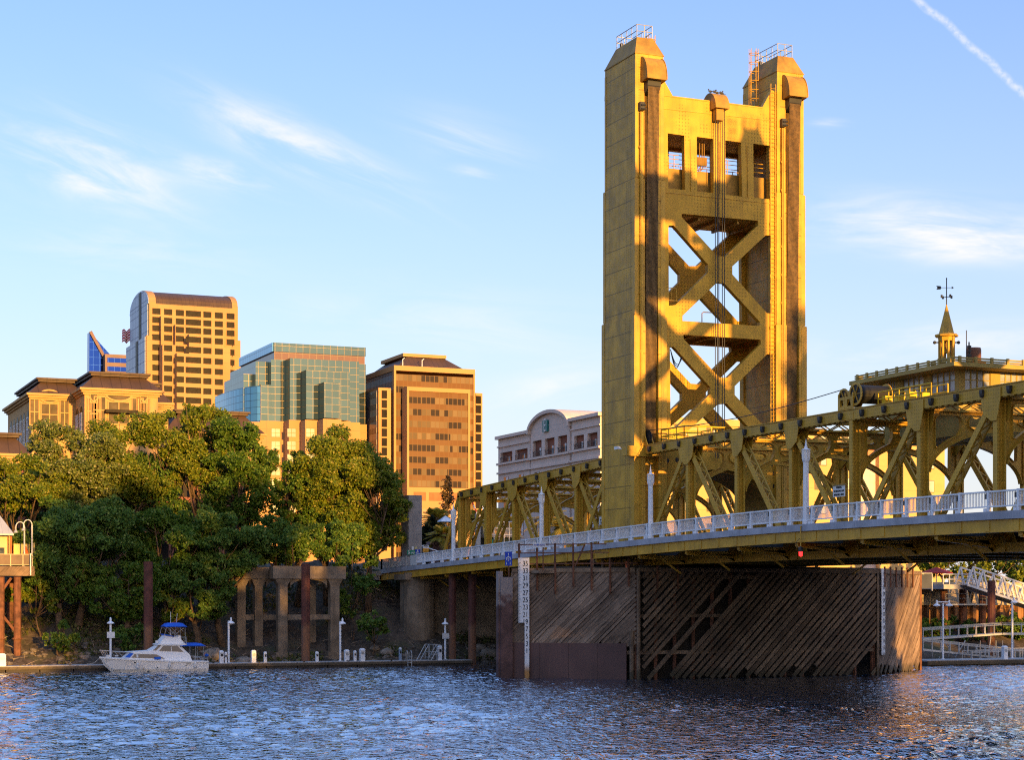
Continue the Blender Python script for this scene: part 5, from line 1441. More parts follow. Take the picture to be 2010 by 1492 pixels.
m = MB(); q = X_(743, Y3 + 1); m.box(q - .3, q - .02, Y3 + 2.2, Y3 + 40, 10, zt(743, 765, Y3)); m.build('side_glazing', M_BZS, t)
m = MB(); r0 = (xl + 2, xr - 2, Y3 + 3, ybk - 1); z0 = ztop + .01; z1 = zt(800, 700.5, Y3 + 8)
m.frustum(r0, z0, (xl + 7.0, xr - 7.0, Y3 + 8, ybk - 4), z1); m.build('roof', M_ROOF, t)
m = MB(); m.box(xl + 5.6, xr - 6.4, Y3 + 7.6, ybk - 3.6, z1 + .01, zt(800, 694, Y3 + 8)); m.build('penthouse', M_TANW, t)
m = MB()
for px in (795, 833): 
    x = X_(px); m.tube([(x, Y3 + 2, ztop), (x, Y3 + 2, ztop + 2.2), (x + .6, Y3 + 2, ztop + 2.6)], .12, 5)
m.build('davit', M_WHITE, t)

# ---- mansard roofed waterfront building
def mansard(name, label, Yf, p0, p1, ycor, pyroof, ybk, arch=True, inset=1.7):
    X_ = lambda px: XY(px, Yf); x0, x1 = X_(p0), X_(p1); zc = zY(p0, ycor, Yf); zr = zY(p0 + 20, pyroof, Yf + inset)
    t = thing(name, label, 'building', ((x0 + x1) / 2, (Yf + ybk) / 2, 10.5))
    m = MB(); m.box(x0, x1, Yf, ybk, 10.5, zc - 1.0); m.build('wall', M_CREAM, t)
    m = MB()
    for k, (o, za, zb) in enumerate(((.25, -1.0, -.7), (.55, -.70, -.35), (.85, -.35, 0))): m.box(x0 - o, x1 + o, Yf - o, ybk + o, zc + za + .001, zc + zb)
    m.build('cornice', M_CREAM, t)
    m = MB(); m.frustum((x0 - .6, x1 + .6, Yf - .6, ybk + .6), zc + .01, (x0 + inset, x1 - inset, Yf + inset, ybk - inset), zr - .5)
    m.box(x0 + inset - .5, x1 - inset + .5, Yf + inset - .5, ybk - inset + .5, zr - .49, zr - .15); m.box(x0 + inset - .8, x1 - inset + .8, Yf + inset - .8, ybk - inset + .8, zr - .14, zr + .15)
    m.build('roof', M_ROOF, t)
    return t, x0, x1, zc, X_
def venetian(t, x, z, Yf, w=1.0):
    """wide window: a tall middle light under an oval, two narrower side lights"""
    f = MB(); g = MB()
    for u0, u1, a, b_ in ((-3.0, -1.6, -2.2, 1.9), (1.6, 3.0, -2.2, 1.9), (-1.3, 1.3, -2.2, 1.2)):
        u0, u1 = u0 * w, u1 * w
        g.box(x + u0, x + u1, Yf - .04, Yf - .01, z + a, z + b_)
        n = 3 if u1 - u0 < 2 else 3
        for k in range(n): xx = x + u0 + (u1 - u0) * k / (n - 1); f.box(xx - .08, xx + .08, Yf - .14, Yf - .041, z + a, z + b_)
        for zz_ in (a, (a + b_) / 2, b_): f.box(x + u0 - .08, x + u1 + .08, Yf - .16, Yf - .142, z + zz_ - .08, z + zz_ + .08)
    el = [(x + 1.45 * w * math.cos(R(a)), z + 2.35 + .85 * math.sin(R(a))) for a in range(0, 360, 15)]; e2 = [(x + 1.7 * w * math.cos(R(a)), z + 2.35 + 1.1 * math.sin(R(a))) for a in range(0, 360, 15)]
    f.prism(e2, [el], 'xz', Yf - .2, Yf - .005); g.prism(el, [], 'xz', Yf - .05, Yf - .012)
    o = f.build('window', M_CREAM, t); g.build('pane', pmat('amber_glass', (.09, .06, .03), .5, var=.3, spec=.12), o)
def arched_side(t, X, y0, y1, z0, z1, n, mat=None):
    w = (y1 - y0) / n
    for k in range(n):
        yc = y0 + w * (k + .5); hw = w * .30; zt_ = z1 - hw
        pg = [(yc - hw, z0), (yc + hw, z0)] + [(yc + hw * math.cos(R(a)), zt_ + hw * math.sin(R(a))) for a in range(0, 181, 20)]
        m = MB(); m.prism(pg, [], 'yz', X - .05, X - .01); o = m.build('window', M_WINDK, t)
        m = MB()
        for yy in (yc - hw * .95, yc - hw * .3, yc + hw * .3, yc + hw * .95): m.box(X - .12, X - .051, yy - .06, yy + .06, z0, zt_)
        for q in (0, .33, .66, 1): m.box(X - .125, X - .051, yc - hw, yc + hw, z0 + (zt_ - z0) * q - .06, z0 + (zt_ - z0) * q + .06)
        m.build('glazing_bar', M_SIGNW, o)
t, x0, x1, zc, X_ = mansard('mansard_building', 'cream building with a dark mansard roof and oval windows, leftmost behind the trees', 292, 62, 165, 772, 744, 318)
venetian(t, X_(97), zY(97, 808, 292), 292); arched_side(t, x0, 294, 316, zc - 9, zc - 2.4, 6)
t, x0, x1, zc, X_ = mansard('mansard_building', 'wider cream block with a dark mansard roof standing forward, below the tan office tower', 284, 166, 310, 761.5, 732, 318)
venetian(t, X_(233), zY(233, 805, 284), 284, 1.25); venetian(t, X_(184), zY(184, 806, 284), 284, .35); venetian(t, X_(282), zY(282, 806, 284), 284, .35); arched_side(t, x0, 285, 292, zc - 9, zc - 2.6, 2)
m = MB(); q0, q1 = X_(205), X_(268); m.box(q0, q1, 282.6, 283.98, zY(235, 812, 284), zY(235, 806, 284)); m.build('balcony', M_WINDK, t)
t, x0, x1, zc, X_ = mansard('mansard_building', 'low cream wing with a dark roof at the left edge behind the trees', 268, -20, 54, 890, 852, 290, inset=1.5)
t, x0, x1, zc, X_ = mansard('mansard_building', 'cream corner block with a rounded dark roof, between the tan tower and the glass building', 300, 330, 512, 846, 806, 320, inset=2.2)
t, x0, x1, zc, X_ = mansard('mansard_building', 'cream link block with a small dark hipped roof under the tan tower', 296, 290, 330, 790, 755, 316, inset=1.6)

# ---- red brick arcade behind the trees
t = thing('brick_building', 'red brick arcaded building half hidden behind the trees at the left', 'building', (50, 240, 10.5))
Yb = 240.0; x0, x1 = XY(-60, Yb), XY(480, Yb); zt_ = zY(60, 915, Yb); arches = []
m = MB(); holes = []
n = 11; w_ = (x1 - x0) / n
for k in range(n):
    for (za, zb) in ((10.6, 14.2), (15.4, 18.8), (20.0, 23.2)):
        xc_ = x0 + w_ * (k + .5); hw = w_ * .36; sp_ = zb - .7
        holes.append([(xc_ - hw, za), (xc_ + hw, za), (xc_ + hw, sp_)] + [(xc_ + hw * math.cos(R(a)), sp_ + .7 * math.sin(R(a))) for a in range(20, 161, 20)] + [(xc_ - hw, sp_)])
m.prism([(x0, 10.5), (x1, 10.5), (x1, min(zt_, 25.5)), (x0, min(zt_, 25.5))], holes, 'xz', Yb, Yb + .6); m.build('wall', M_BRICK, t)
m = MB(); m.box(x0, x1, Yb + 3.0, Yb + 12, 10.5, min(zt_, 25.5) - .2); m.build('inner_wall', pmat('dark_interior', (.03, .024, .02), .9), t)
for k in range(n): pass

# ---- hotel beyond the bridge: stone side, sunlit front
HX, HY, HYB = 104.0, 215.0, 249.0
t = thing('hotel', 'stone and brick hotel with an arched gable and teal letter sign, behind the truss', 'hotel', (HX + 25, HY + 17, 8.5))
xq = lambda px, py: onX(px, py, HX)
def yv(px): return YX(px, HX)
blocks = [(978, 1040, 852), (1041.5, 1118, 0), (1122, 1178, 818)]
m = MB(); mc = MB(); br = MB()
yA = [(yv(p1), yv(p0)) for p0, p1, _ in blocks]
zL = zX(1040, 851, HX); zR = zX(1178, 816.5, HX)
m.box(HX + 1.0, HX + 54, HY + .8, HYB - .3, 8.5, zR - 4.0)
zsill = [zX(1010, 905, HX), zX(1080, 893, HX), zX(1150, 880, HX)]
zA = [zL, zX(1118, 838, HX), zR]
for i, (y0, y1) in enumerate(yA):
    m.box(HX, HX + .99, y0, y1, 8.5, zsill[i] - .3)
    n = (2, 3, 2)[i]; top = zA[i] - (2.0 if i != 1 else 1.0); w_ = (y1 - y0) / n
    m.box(HX, HX + .99, y0, y1, top, zA[i])
    for k in range(n + 1):
        yy = y0 + w_ * k; hw = .55 if 0 < k < n else .8
        m.box(HX, HX + .99, max(y0, yy - hw), min(y1, yy + hw), zsill[i], top - .001)
    mc.box(HX - .3, HX + 1.2, y0 - .15, y1 + .15, zsill[i] - .299, zsill[i] - .001)
    mc.box(HX - .25, HX + 1.1, y0 - .12, y1 + .12, zsill[i] - 1.6, zsill[i] - 1.35)
    if i != 1: mc.box(HX - .45, HX + 2.5, y0 - .3, y1 + .3, zA[i] + .001, zA[i] + .45); mc.box(HX - .2, HX + 1.0, y0 - .1, y1 + .1, zA[i] - 1.2, zA[i] - 1.02)
    for k in range(n):
        ya_, yb_ = y0 + w_ * k + (.8 if k == 0 else .55), y0 + w_ * (k + 1) - (.8 if k == n - 1 else .55)
        r_ = MB(); r_.box(HX + .45, HX + .6, ya_, yb_, zsill[i], top); f = r_.build('brick_panel', M_BRICK, t)
        g = MB(); yc = (ya_ + yb_) / 2; g.box(HX + .38, HX + .449, yc - .9, yc + .45, zsill[i] + .1, zsill[i] + (top - zsill[i]) * .55); wv_ = g.build('window', M_WINDOW, t)
        g = MB(); g.box(HX + .33, HX + .379, yc - .55, yc - .05, zsill[i] + .1, zsill[i] + (top - zsill[i]) * .55); g.build('curtain', M_SIGNW, wv_)
        b_ = MB()
        for q in range(9): yy = ya_ + (yb_ - ya_) * (q + .5) / 9; b_.box(HX - .08, HX - .04, yy - .03, yy + .03, zsill[i], zsill[i] + .75 + .25 * math.sin(PI * (q + .5) / 9))
        b_.box(HX - .09, HX - .03, ya_, yb_, zsill[i] + .72, zsill[i] + .78); b_.box(HX - .09, HX - .03, ya_, yb_, zsill[i] + .05, zsill[i] + .1); b_.build('balcony_rail', M_DARK, t)
        for lv in range(4):
            zw = zsill[i] - 4.2 - 3.3 * lv
            g = MB(); g.box(HX - .04, HX - .002, yc - .85, yc + .85, zw, zw + 2.1); wv_ = g.build('window', M_WINDOW, t)
            g = MB(); g.box(HX - .06, HX - .041, yc - .75, yc - .1, zw + .05, zw + 2.05); g.build('curtain', M_SIGNW, wv_)
# arched gable
y0, y1 = yA[1]; yc = (y0 + y1) / 2; hw = (y1 - y0) / 2; zs_ = zA[1]; rise = zX(1080, 812.5, HX) - zs_
pg = [(y0, zs_ + .01), (y1, zs_ + .01)] + [(yc + hw * math.cos(R(a)), zs_ + .05 + rise * math.sin(R(a))) for a in range(0, 181, 10)]
m.prism(pg, [], 'yz', HX, HX + 1.0)
rim = [(yc + (hw + .5) * math.cos(R(a)), zs_ + .06 + (rise + .5) * math.sin(R(a))) for a in range(0, 181, 10)] + [(yc + hw * math.cos(R(a)), zs_ + .06 + (rise + .02) * math.sin(R(a))) for a in range(180, -1, -10)]
mc.prism(rim, [], 'yz', HX - .5, HX + 9)
m.build('side_wall', M_HOTEL, t); mc.build('cornice', M_HOTEL, t)
g = MB(); g.box(HX - .28, HX - .02, yv(1077.5), yv(1068), zX(1073, 848, HX), zX(1073, 825.5, HX)); sgn_ = g.build('letter_sign', pmat('teal_sign', (.01, .16, .15), .4, var=.05), t)
tt = text('letter', 'E', 2.6, M_SIGNW, t, (HX - .30, yv(1072.7), zX(1073, 836.5, HX)), (0, -1, 0), squeeze=.62)
# front, lit by the low sun: yellow walls with salmon recesses
M_YW = pmat('yellow_stucco', (.56, .35, .13), .85, var=.05, extra=wpanel((.56, .35, .13), (.40, .24, .1), 40, 3.3, .05))
f = MB(); xs_ = [HX, HX + 6.5, HX + 9.5, HX + 24, HX + 27, HX + 40, HX + 43, HX + 54.0]
zf = zR - .05
for i in range(len(xs_) - 1):
    a, b_ = xs_[i], xs_[i + 1]
    if i % 2 == 0: f.box(a + (.0 if i else 1.0), b_, HY, HY + 1.2, 8.5, zf - (0 if i in (0, 2) else 1.2)); f.box(a + (0 if i else 1.05), b_ + .25, HY - .25, HY + 1.0, zf - .6, zf + .3) if i < 3 else None
f.build('front_wall', M_YW, t)
for i in (1, 3, 5): f = MB(); f.box(xs_[i] + .01, xs_[i + 1] - .01, HY + 1.21, HY + 2.0, 8.5, zf - 1.5); f.build('recess_wall', M_PINK, t)
wx_ = []
for i in range(0, len(xs_) - 1, 2):
    a, b_ = xs_[i], xs_[i + 1]; n = max(1, int((b_ - a) / 3.9))
    for k in range(n): wx_.append((a + (b_ - a) * (k + .5) / n, HY))
for i in (1, 3, 5): wx_.append(((xs_[i] + xs_[i + 1]) / 2, HY + 1.21))
M_PANEL = pmat('pale_curtain_glass', (.50, .46, .38), .25, var=.15, scale=.5)
for (x, Yf) in wx_:
    for lv in range(6):
        z = 11.6 + lv * 3.3
        g = MB(); g.box(x - .95, x + .95, Yf - .06, Yf - .01, z, z + 1.75); o = g.build('window', pmat('bronze_pane', (.16, .12, .07), .4, var=.2, spec=.2), t)
        g = MB(); g.box(x + .05, x + .85, Yf - .09, Yf - .061, z + .1, z + 1.65); g.build('curtain', M_PANEL, o)
# ---- second, lower building to the right behind the bridge
t = thing('red_umbrella', 'red market umbrella among the trees beyond the landing', 'umbrella', (0, 0, 0)) if False else None

# ------------------------------------------------------------------ concrete and steel at the bridge end
t = thing('abutment', 'dark concrete abutment under the left end of the bridge, with a rounded pier', 'abutment', (79, 190, 0))
m = MB(); m.box(XN - 2.5, XF + 2.5, 187.5, 205, -1, 9.0); m.build('wall', M_CONC, t)
pc = onY(822, 1180, 183.5)
m = MB(); m.lathe((pc.x, 183.5, -1), [(1.75, 0), (1.6, 10.35)], 16); m.box(pc.x - 1.5, pc.x + 14, 183.6, 185.2, -1, 8.6); m.build('pier', M_CONC, t)
m = MB(); m.box(pc.x - 1.9, pc.x + 16, 182.4, 186, 8.605, 9.2); m.build('pier_cap', M_CONC, t)
q0, q1 = XY(799, 187), XY(825, 187)
m = MB(); z0 = zd(187) - .5; zt_ = zY(812, 973, 187)
m.box(q0, q1, 186.5, 188.6, 8, zt_); m.box(q0 - .12, q1 + .12, 186.38, 188.72, 8, z0 + 1.1)
def boards(co, c):
    x, y, z = sep(co); return emix((eabs(efrac(z / .42) - .5) > .46) * .35, c, (.12, .10, .09))
tag(m.build('pylon', pmat('board_marked_concrete', (.27, .235, .21), .9, var=.15, streak=.35, extra=boards)), 'tall plain concrete pylon at the left bridge end above the blue and green signs', 'pylon')
# barred fence that carries the sidewalk on to the bank
t = thing('fence', 'pale barred fence with a solid white panel where the bridge walk meets the trees', 'fence', (RX, 187, zd(187)))
m = MB(); z = zd(187) + .02
pts = [(RX, 181.9), (RX, 192.4), (RX - 2.2, 197.0), (RX - 5.5, 199.8)]
for (a, b) in zip(pts[:-1], pts[1:]):
    n = max(1, round((Vector(a) - Vector(b)).length / 2.7)); L = (Vector(a) - Vector(b)).length
    za, zb = zd(min(a[1], 192.5)), zd(min(b[1], 192.5))
    for h in (.16, 1.16): m.beam((*a, za + h), (*b, zb + h), .09, .07)
    for k in range(n + 1): q = Vector(a).lerp(Vector(b), k / n); zz_ = za + (zb - za) * k / n; m.box(q.x - .10, q.x + .10, q.y - .10, q.y + .10, zz_ - .05, zz_ + 1.2)
    k = 0
    while k < L: q = Vector(a).lerp(Vector(b), k / L); zz_ = za + (zb - za) * k / L; m.box(q.x - .02, q.x + .02, q.y - .02, q.y + .02, zz_ + .17, zz_ + 1.15); k += .17
m.build('rails', M_STEELG, t)
m = MB(); y0 = YX(808, RX); y1 = YX(820, RX); m.box(RX - .14, RX - .105, min(y0, y1), max(y0, y1), zd(185) + .18, zd(185) + 1.2); m.build('panel', M_SIGNW, t)
m = MB()
for (a, b) in zip(pts[1:-1], pts[2:]): m.beam((a[0] + .8, a[1], zd(192.5) - .35), (b[0] + .8, b[1], zd(192.5) - .35), 2.4, .5); m.beam((a[0] - .3, a[1], zd(192.5) - .85), (b[0] - .3, b[1], zd(192.5) - .85), .2, .5)
m.build('walkway', M_CONCL, t)
# small signs on the pylon and the mast arm
def sign_y(name, label, px0, px1, py0, py1, Y, mat, draw=None):
    a, b = onY(px0, py1, Y), onY(px1, py0, Y)
    t = thing(name, label, 'sign', ((a.x + b.x) / 2, Y, a.z)); m = MB(); m.box(a.x, b.x, Y, Y + .04, a.z, b.z); m.build('board', mat, t)
    if draw: draw(t, (a.x + b.x) / 2, (a.z + b.z) / 2, b.x - a.x, b.z - a.z, Y - .012)
    return t
def wheelchair(t, x, z, w, h, Y):
    m = MB(); ring = [(x - .04 * w + .24 * w * math.cos(R(a)), z - .14 * h + .24 * h * math.sin(R(a))) for a in range(100, 390, 24)]
    for a, b in zip(ring[:-1], ring[1:]): m.beam((a[0], Y, a[1]), (b[0], Y, b[1]), .02, .05, (0, 0, 1))
    m.ball((x - .06 * w, Y, z + .34 * h), .06, .01, .06, 8, 5)
    for a, b in (((-.06, .26), (-.04, -.06)), ((-.04, -.06), (.16, -.06)), ((.16, -.06), (.24, -.34)), ((-.05, .1), (.12, .1))): m.beam((x + a[0] * w, Y, z + a[1] * h), (x + b[0] * w, Y, z + b[1] * h), .02, .06, (0, 0, 1))
    m.build('symbol', M_SIGNW, t)
def bicycle(t, x, z, w, h, Y):
    m = MB()
    for s2 in (-.22, .22):
        rg = [(x + s2 * w + .15 * w * math.cos(R(a)), z - .12 * h + .15 * w * math.sin(R(a))) for a in range(0, 361, 40)]
        for a, b in zip(rg[:-1], rg[1:]): m.beam((a[0], Y, a[1]), (b[0], Y, b[1]), .02, .035, (0, 0, 1))
    for a, b in (((-.22, -.12), (-.06, .12)), ((-.06, .12), (.14, .12)), ((.14, .12), (.22, -.12)), ((-.06, .12), (.02, -.12)), ((.02, -.12), (.14, .12))): m.beam((x + a[0] * w, Y, z + a[1] * h), (x + b[0] * w, Y, z + b[1] * h), .02, .04, (0, 0, 1))
    m.build('symbol', M_SIGNW, t)
def hiker(t, x, z, w, h, Y):
    m = MB(); m.ball((x, Y, z + .34 * h), .06, .01, .06, 8, 5)
    for a, b in (((0, .25), (-.02, -.05)), ((-.02, -.05), (-.2, -.38)), ((-.02, -.05), (.15, -.38)), ((0, .2), (.2, 0)), ((.25, .1), (.25, -.38))): m.beam((x + a[0] * w, Y, z + a[1] * h), (x + b[0] * w, Y, z + b[1] * h), .02, .06, (0, 0, 1))
    m.build('symbol', M_SIGNW, t)
sign_y('trail_sign', 'small green sign with a white walker, left of three signs on the pylon', 799.5, 805, 1080.5, 1089, 186.25, M_GREEN, hiker)
sign_y('bicycle_sign', 'green sign with a white bicycle, between the walker and the wheelchair signs', 805.5, 815, 1081, 1089, 186.25, M_GREEN, bicycle)
sign_y('wheelchair_sign', 'blue sign with a white wheelchair at the foot of the pylon', 815.5, 825, 1079, 1089.5, 186.25, M_BLUE, wheelchair)
sign_y('notice_plate', 'small white notice plate above the bicycle sign', 808, 812.5, 1073, 1080, 186.3, M_SIGNW)
sign_y('notice_plate', 'small pale yellow notice plate beside the white one above the wheelchair sign', 814, 818.5, 1073.5, 1079, 186.3, pmat('pale_yellow_sign', (.55, .45, .2), .5))
t = sign_y('mast_sign', 'white and orange sign on a white mast arm behind the railing end', 830, 841.5, 1070.5, 1084, 205, M_SIGNW)
a, b = onY(830, 1084, 204.97), onY(841.5, 1077, 204.97)
m = MB(); m.box(a.x, b.x, 204.95, 204.99, a.z, b.z); m.build('orange_panel', M_ORANGE, t)
text('lettering', 'BRIDGE', .2, M_BLACK, t, (a.x / 2 + b.x / 2, 204.98, b.z + .28), (1, 0, 0), squeeze=.7); text('lettering', 'AHEAD', .2, M_BLACK, t, (a.x / 2 + b.x / 2, 204.94, (a.z + b.z) / 2), (1, 0, 0), squeeze=.7) if False else None
m = MB(); a, b = onY(825, 1071, 205.2), onY(875, 1088, 205.2); m.tube([a, b], .07); m.build('mast_arm', M_WHITE, t)
# things on the street behind the railing
def gate_arm(px0, py0, px1, py1, Y, label):
    a, b = onY(px0, py0, Y), onY(px1, py1, Y)
    t = thing('barrier_gate', label, 'barrier', (a.x, Y, 10.4)); n = 7
    for k in range(n):
        m = MB(); m.beam(a.lerp(b, k / n), a.lerp(b, (k + 1) / n), .09, .16); m.build('stripe', M_REDP if k % 2 else M_SIGNW, t)
    m = MB(); m.box(a.x - .25, a.x + .25, Y - .2, Y + .3, 10.3, a.z + .2); m.build('gate_housing', M_STEELG, t)
gate_arm(909, 1078, 916, 1030, 196, 'raised red and white barrier arm, lower one behind the first truss posts')
gate_arm(938, 1012, 918, 965, 197, 'slanted red and white barrier arm higher up behind the first truss posts')
t = thing('street_light', 'white curved street light arm above the palms left of the truss', 'street light', (XY(878, 222), 222, 10.5))
a, b = onY(876, 1031, 222), onY(850, 1028, 222); m = MB(); m.tube([(a.x + .1, 222, 10.5), (a.x + .1, 222, a.z - .3), a, a.lerp(b, .5) + Vector((0, 0, .12)), b + Vector((.6, 0, 0))], .07, 6); m.build('pole', M_ALU, t)
m = MB(); m.ball(b + Vector((.4, 0, 0)), .75, .25, .16, 10, 6); m.build('luminaire', M_ALU, t)
t = thing('traffic_signal', 'dark traffic signal between the second and third truss posts', 'traffic light', (XY(943, 205), 205, 10.5))
a = onY(943, 1046, 205); m = MB(); m.tube([(a.x, 205.2, 10.5), (a.x, 205.2, a.z + 1)], .09); m.build('pole', M_DARK, t)
m = MB(); m.box(a.x - .22, a.x + .22, 204.8, 205.1, a.z - .6, a.z + .8); 
for k in range(3): m.tube([(a.x, 204.8, a.z - .35 + .45 * k), (a.x, 204.55, a.z - .35 + .45 * k)], .17, 8)
m.build('signal_head', M_DARK, t)
t = thing('kiosk', 'dark kiosk with a pale metal rail on its roof behind the left truss', 'kiosk', (XY(985, 212), 212, 10.5))
x0, x1 = XY(957, 212), XY(1026, 212); zr = zY(990, 1051, 212)
m = MB(); m.box(x0 + .3, x1 - .3, 212, 218, 10.5, zr - .3); m.build('wall', pmat('dark_green_wall', (.03, .045, .035), .7), t)
m = MB(); m.frustum((x0, x1, 211.4, 218.6), zr - .3, (x0 + 1.5, x1 - 1.5, 213, 217), zr + .9); m.build('roof', pmat('tan_tile', (.40, .25, .12), .8, var=.2), t)
m = MB(); 
for h in (.0, .8, 1.6): m.tube([(x0 - .3, 210.8, zr + h), (x1 - 1.0, 210.8, zr + h)], .05, 5)
for k in range(7): xx = x0 - .3 + (x1 - x0 - .7) * k / 6; m.tube([(xx, 210.8, 10.5), (xx, 210.8, zr + 1.6)], .05, 5)
m.build('rail', M_ALU, t)
t = thing('street_sign', 'small teal street sign right of the traffic signal, behind the truss', 'sign', (XY(960, 202), 202, 10.5))
a = onY(960, 1064, 202); m = MB(); m.box(a.x - .5, a.x + .5, 202, 202.05, a.z - .3, a.z + .3); m.build('board', M_GREEN, t); m = MB(); m.tube([(a.x, 202.1, 10.4), (a.x, 202.1, a.z + .3)], .04); m.build('pole', M_STEELG, t)
t = thing('low_wall_house', 'low mauve brick gatehouse with a flat roof behind the end post', 'gatehouse', (XY(862, 209), 209, 10.5))
a, b = XY(850, 209), XY(872, 209); zr = zY(860, 1070, 209); m = MB(); m.box(a, b + 2, 209, 214, 10.5, zr); m.build('wall', pmat('mauve_brick', (.17, .10, .10), .85), t); m = MB(); m.box(a - .35, b + 2.3, 208.7, 214.3, zr + .002, zr + .4); m.build('roof', pmat('mauve_fascia', (.22, .14, .14), .8), t)
t = thing('canopy', 'little pale pyramid canopy above the end of the truss railing', 'canopy', (XY(874, 214), 214, 10.5))
a = onY(874, 1025, 214); m = MB(); m.lathe((a.x, 214, a.z), [(1.3, 0), (.08, .75)], 4, PI / 4); m.build('top', pmat('pale_canvas', (.55, .57, .62), .6), t); m = MB(); m.tube([(a.x, 214, 10.4), (a.x, 214, a.z)], .06); m.build('pole', M_STEELG, t)

# ------------------------------------------------------------------ old concrete trestle
t = thing('concrete_trestle', 'old stained concrete trestle of columns and beams standing on the bank', 'trestle', (XY(580, 184), 185, 0))
def bent(Y, pxs, pt, pb, mid, W=1.0):
    for px in pxs:
        m = MB(); x = XY(px, Y); m.box(x - .48 * W, x + .48 * W, Y - .45, Y + .45, .2, zY(px, 1150, Y)); m.box(x - .85, x + .85, Y - .8, Y + .8, -.3, 1.15); m.frustum((x - .48, x + .48, Y - .45, Y + .45), zY(px, 1150, Y), (x - .8, x + .8, Y - .6, Y + .6), zY(px, pb, Y) - .0)
        m.build('column', M_CONC, t)
    m = MB(); x0, x1 = XY(pxs[0], Y) - 1.1, XY(pxs[-1], Y) + 1.1; zt_, zb_ = zY(600, pt, Y), zY(600, pb, Y)
    m.box(x0, x1, Y - .7, Y + .7, zb_ + .01, zt_); m.build('cap_beam', M_CONC, t)
    m = MB()
    for a, b in zip(pxs[:-1], pxs[1:]):
        xa, xb = XY(a, Y) + .82, XY(b, Y) - .82; h = zb_ - .9
        pg = [(xa, zb_)] + [(xa + .0 + (xb - xa) / 2 * (1 - math.cos(R(q))), h + .85 * math.sin(R(q))) for q in range(0, 181, 15)] + [(xb, zb_)]
        m.prism(pg, [], 'xz', Y - .35, Y + .35)
        m.box(XY(a, Y) + .485, XY(b, Y) - .485, Y - .3, Y + .3, zY(600, mid + 10, Y), zY(600, mid, Y))
    m.build('haunch', M_CONC, t)
bent(181.5, (553, 655), 1112, 1137, 1207)
bent(184.6, (472, 506, 610), 1115, 1137, 1207, .9)
xa, xb = XY(553, 181.5) - .4, XY(655, 181.5) - .4
for x in (xa, xb): m = MB(); m.box(x - .3, x + .3, 182.25, 183.85, zY(600, 1137, 184), zY(600, 1118, 184)); m.build('tie_beam', M_CONC, t)
for k, (px, py) in enumerate(((505, 1292), (557, 1291), (655, 1289))):
    pass

# ------------------------------------------------------------------ rusty mooring piles
def rpile(px, ptop, Y, w, label, ztop=None):
    a = onY(px, ptop, Y); m = MB(); r_ = w * (C * Y) / F_PX / 2 * 1.09
    m.tube([(a.x, Y, -2), (a.x, Y, a.z)], r_, 12); o = m.build('steel_pile', M_RUST2); tag(o, label, 'pile', 'rusty mooring piles')
def waterline(co, c):
    x, y, z = sep(co); n = enoise(co, .8, 3.0); return emix(sstep(z + (n - .5) * 2.2, 5.9, 6.5), emix(sstep(enoise(comb(x * 4, y * 4, z * .6), 1.0, 4.0), .4, .7), (.20, .085, .04), (.13, .07, .05)), c)
M_RUST2 = pmat('tide_marked_steel', (.10, .032, .022), .7, var=.3, scale=1.2, bump=.3, bscale=5, extra=waterline)
rpile(291, 1103, 172.6, 18, 'rusty steel mooring pile behind the white cabin cruiser')
rpile(600, 1107, 172.4, 18, 'rusty steel mooring pile in front of the concrete trestle')
rpile(888, 1117, 172.6, 16, 'rusty steel mooring pile left of the last pair near the pier')
rpile(927, 1113, 170.2, 17, 'rusty steel mooring pile at the right end of the long dock')

# ------------------------------------------------------------------ long floating dock
DX0, DX1, DY0, DY1, DZ = 14.0, 67.9, 169.2, 171.5, .56
t = thing('floating_dock', 'long low floating dock with a pale deck along the wooded bank', 'dock', ((DX0 + DX1) / 2, 170.3, 0))
m = MB(); x = DX0
while x < DX1 - .1: m.box(x + .02, min(DX1, x + 3.0) - .02, DY0, DY1, DZ - .14, DZ); x += 3.0
m.build('deck', M_CONCL, t)
m = MB(); x = DX0
while x < DX1 - .1: m.box(x + .05, min(DX1, x + 3.0) - .05, DY0 + .06, DY1 - .06, -.35, DZ - .145); x += 3.0
m.build('float', pmat('dark_float', (.05, .042, .038), .8), t)
m = MB(); m.box(DX0, DX1, DY0 - .08, DY0 - .005, DZ - .32, DZ - .06); m.build('rub_rail', M_WOOD2, t)
m = MB(); x = DX0 + 1.5
while x < DX1: m.box(x - .2, x + .2, DY0 + .12, DY0 + .2, DZ + .06, DZ + .10); m.box(x - .08, x + .08, DY0 + .12, DY0 + .2, DZ, DZ + .06); x += 4.4
m.build('cleat', M_DARK, t)
m = MB()
for px in (600, 888): x = XY(px, 172); m.box(x - .7, x + .7, 171.52, 173.3, .3, .5)
m.build('pile_guide', M_STEELG, t)
dx = lambda px, Y=170.3: XY(px, Y)
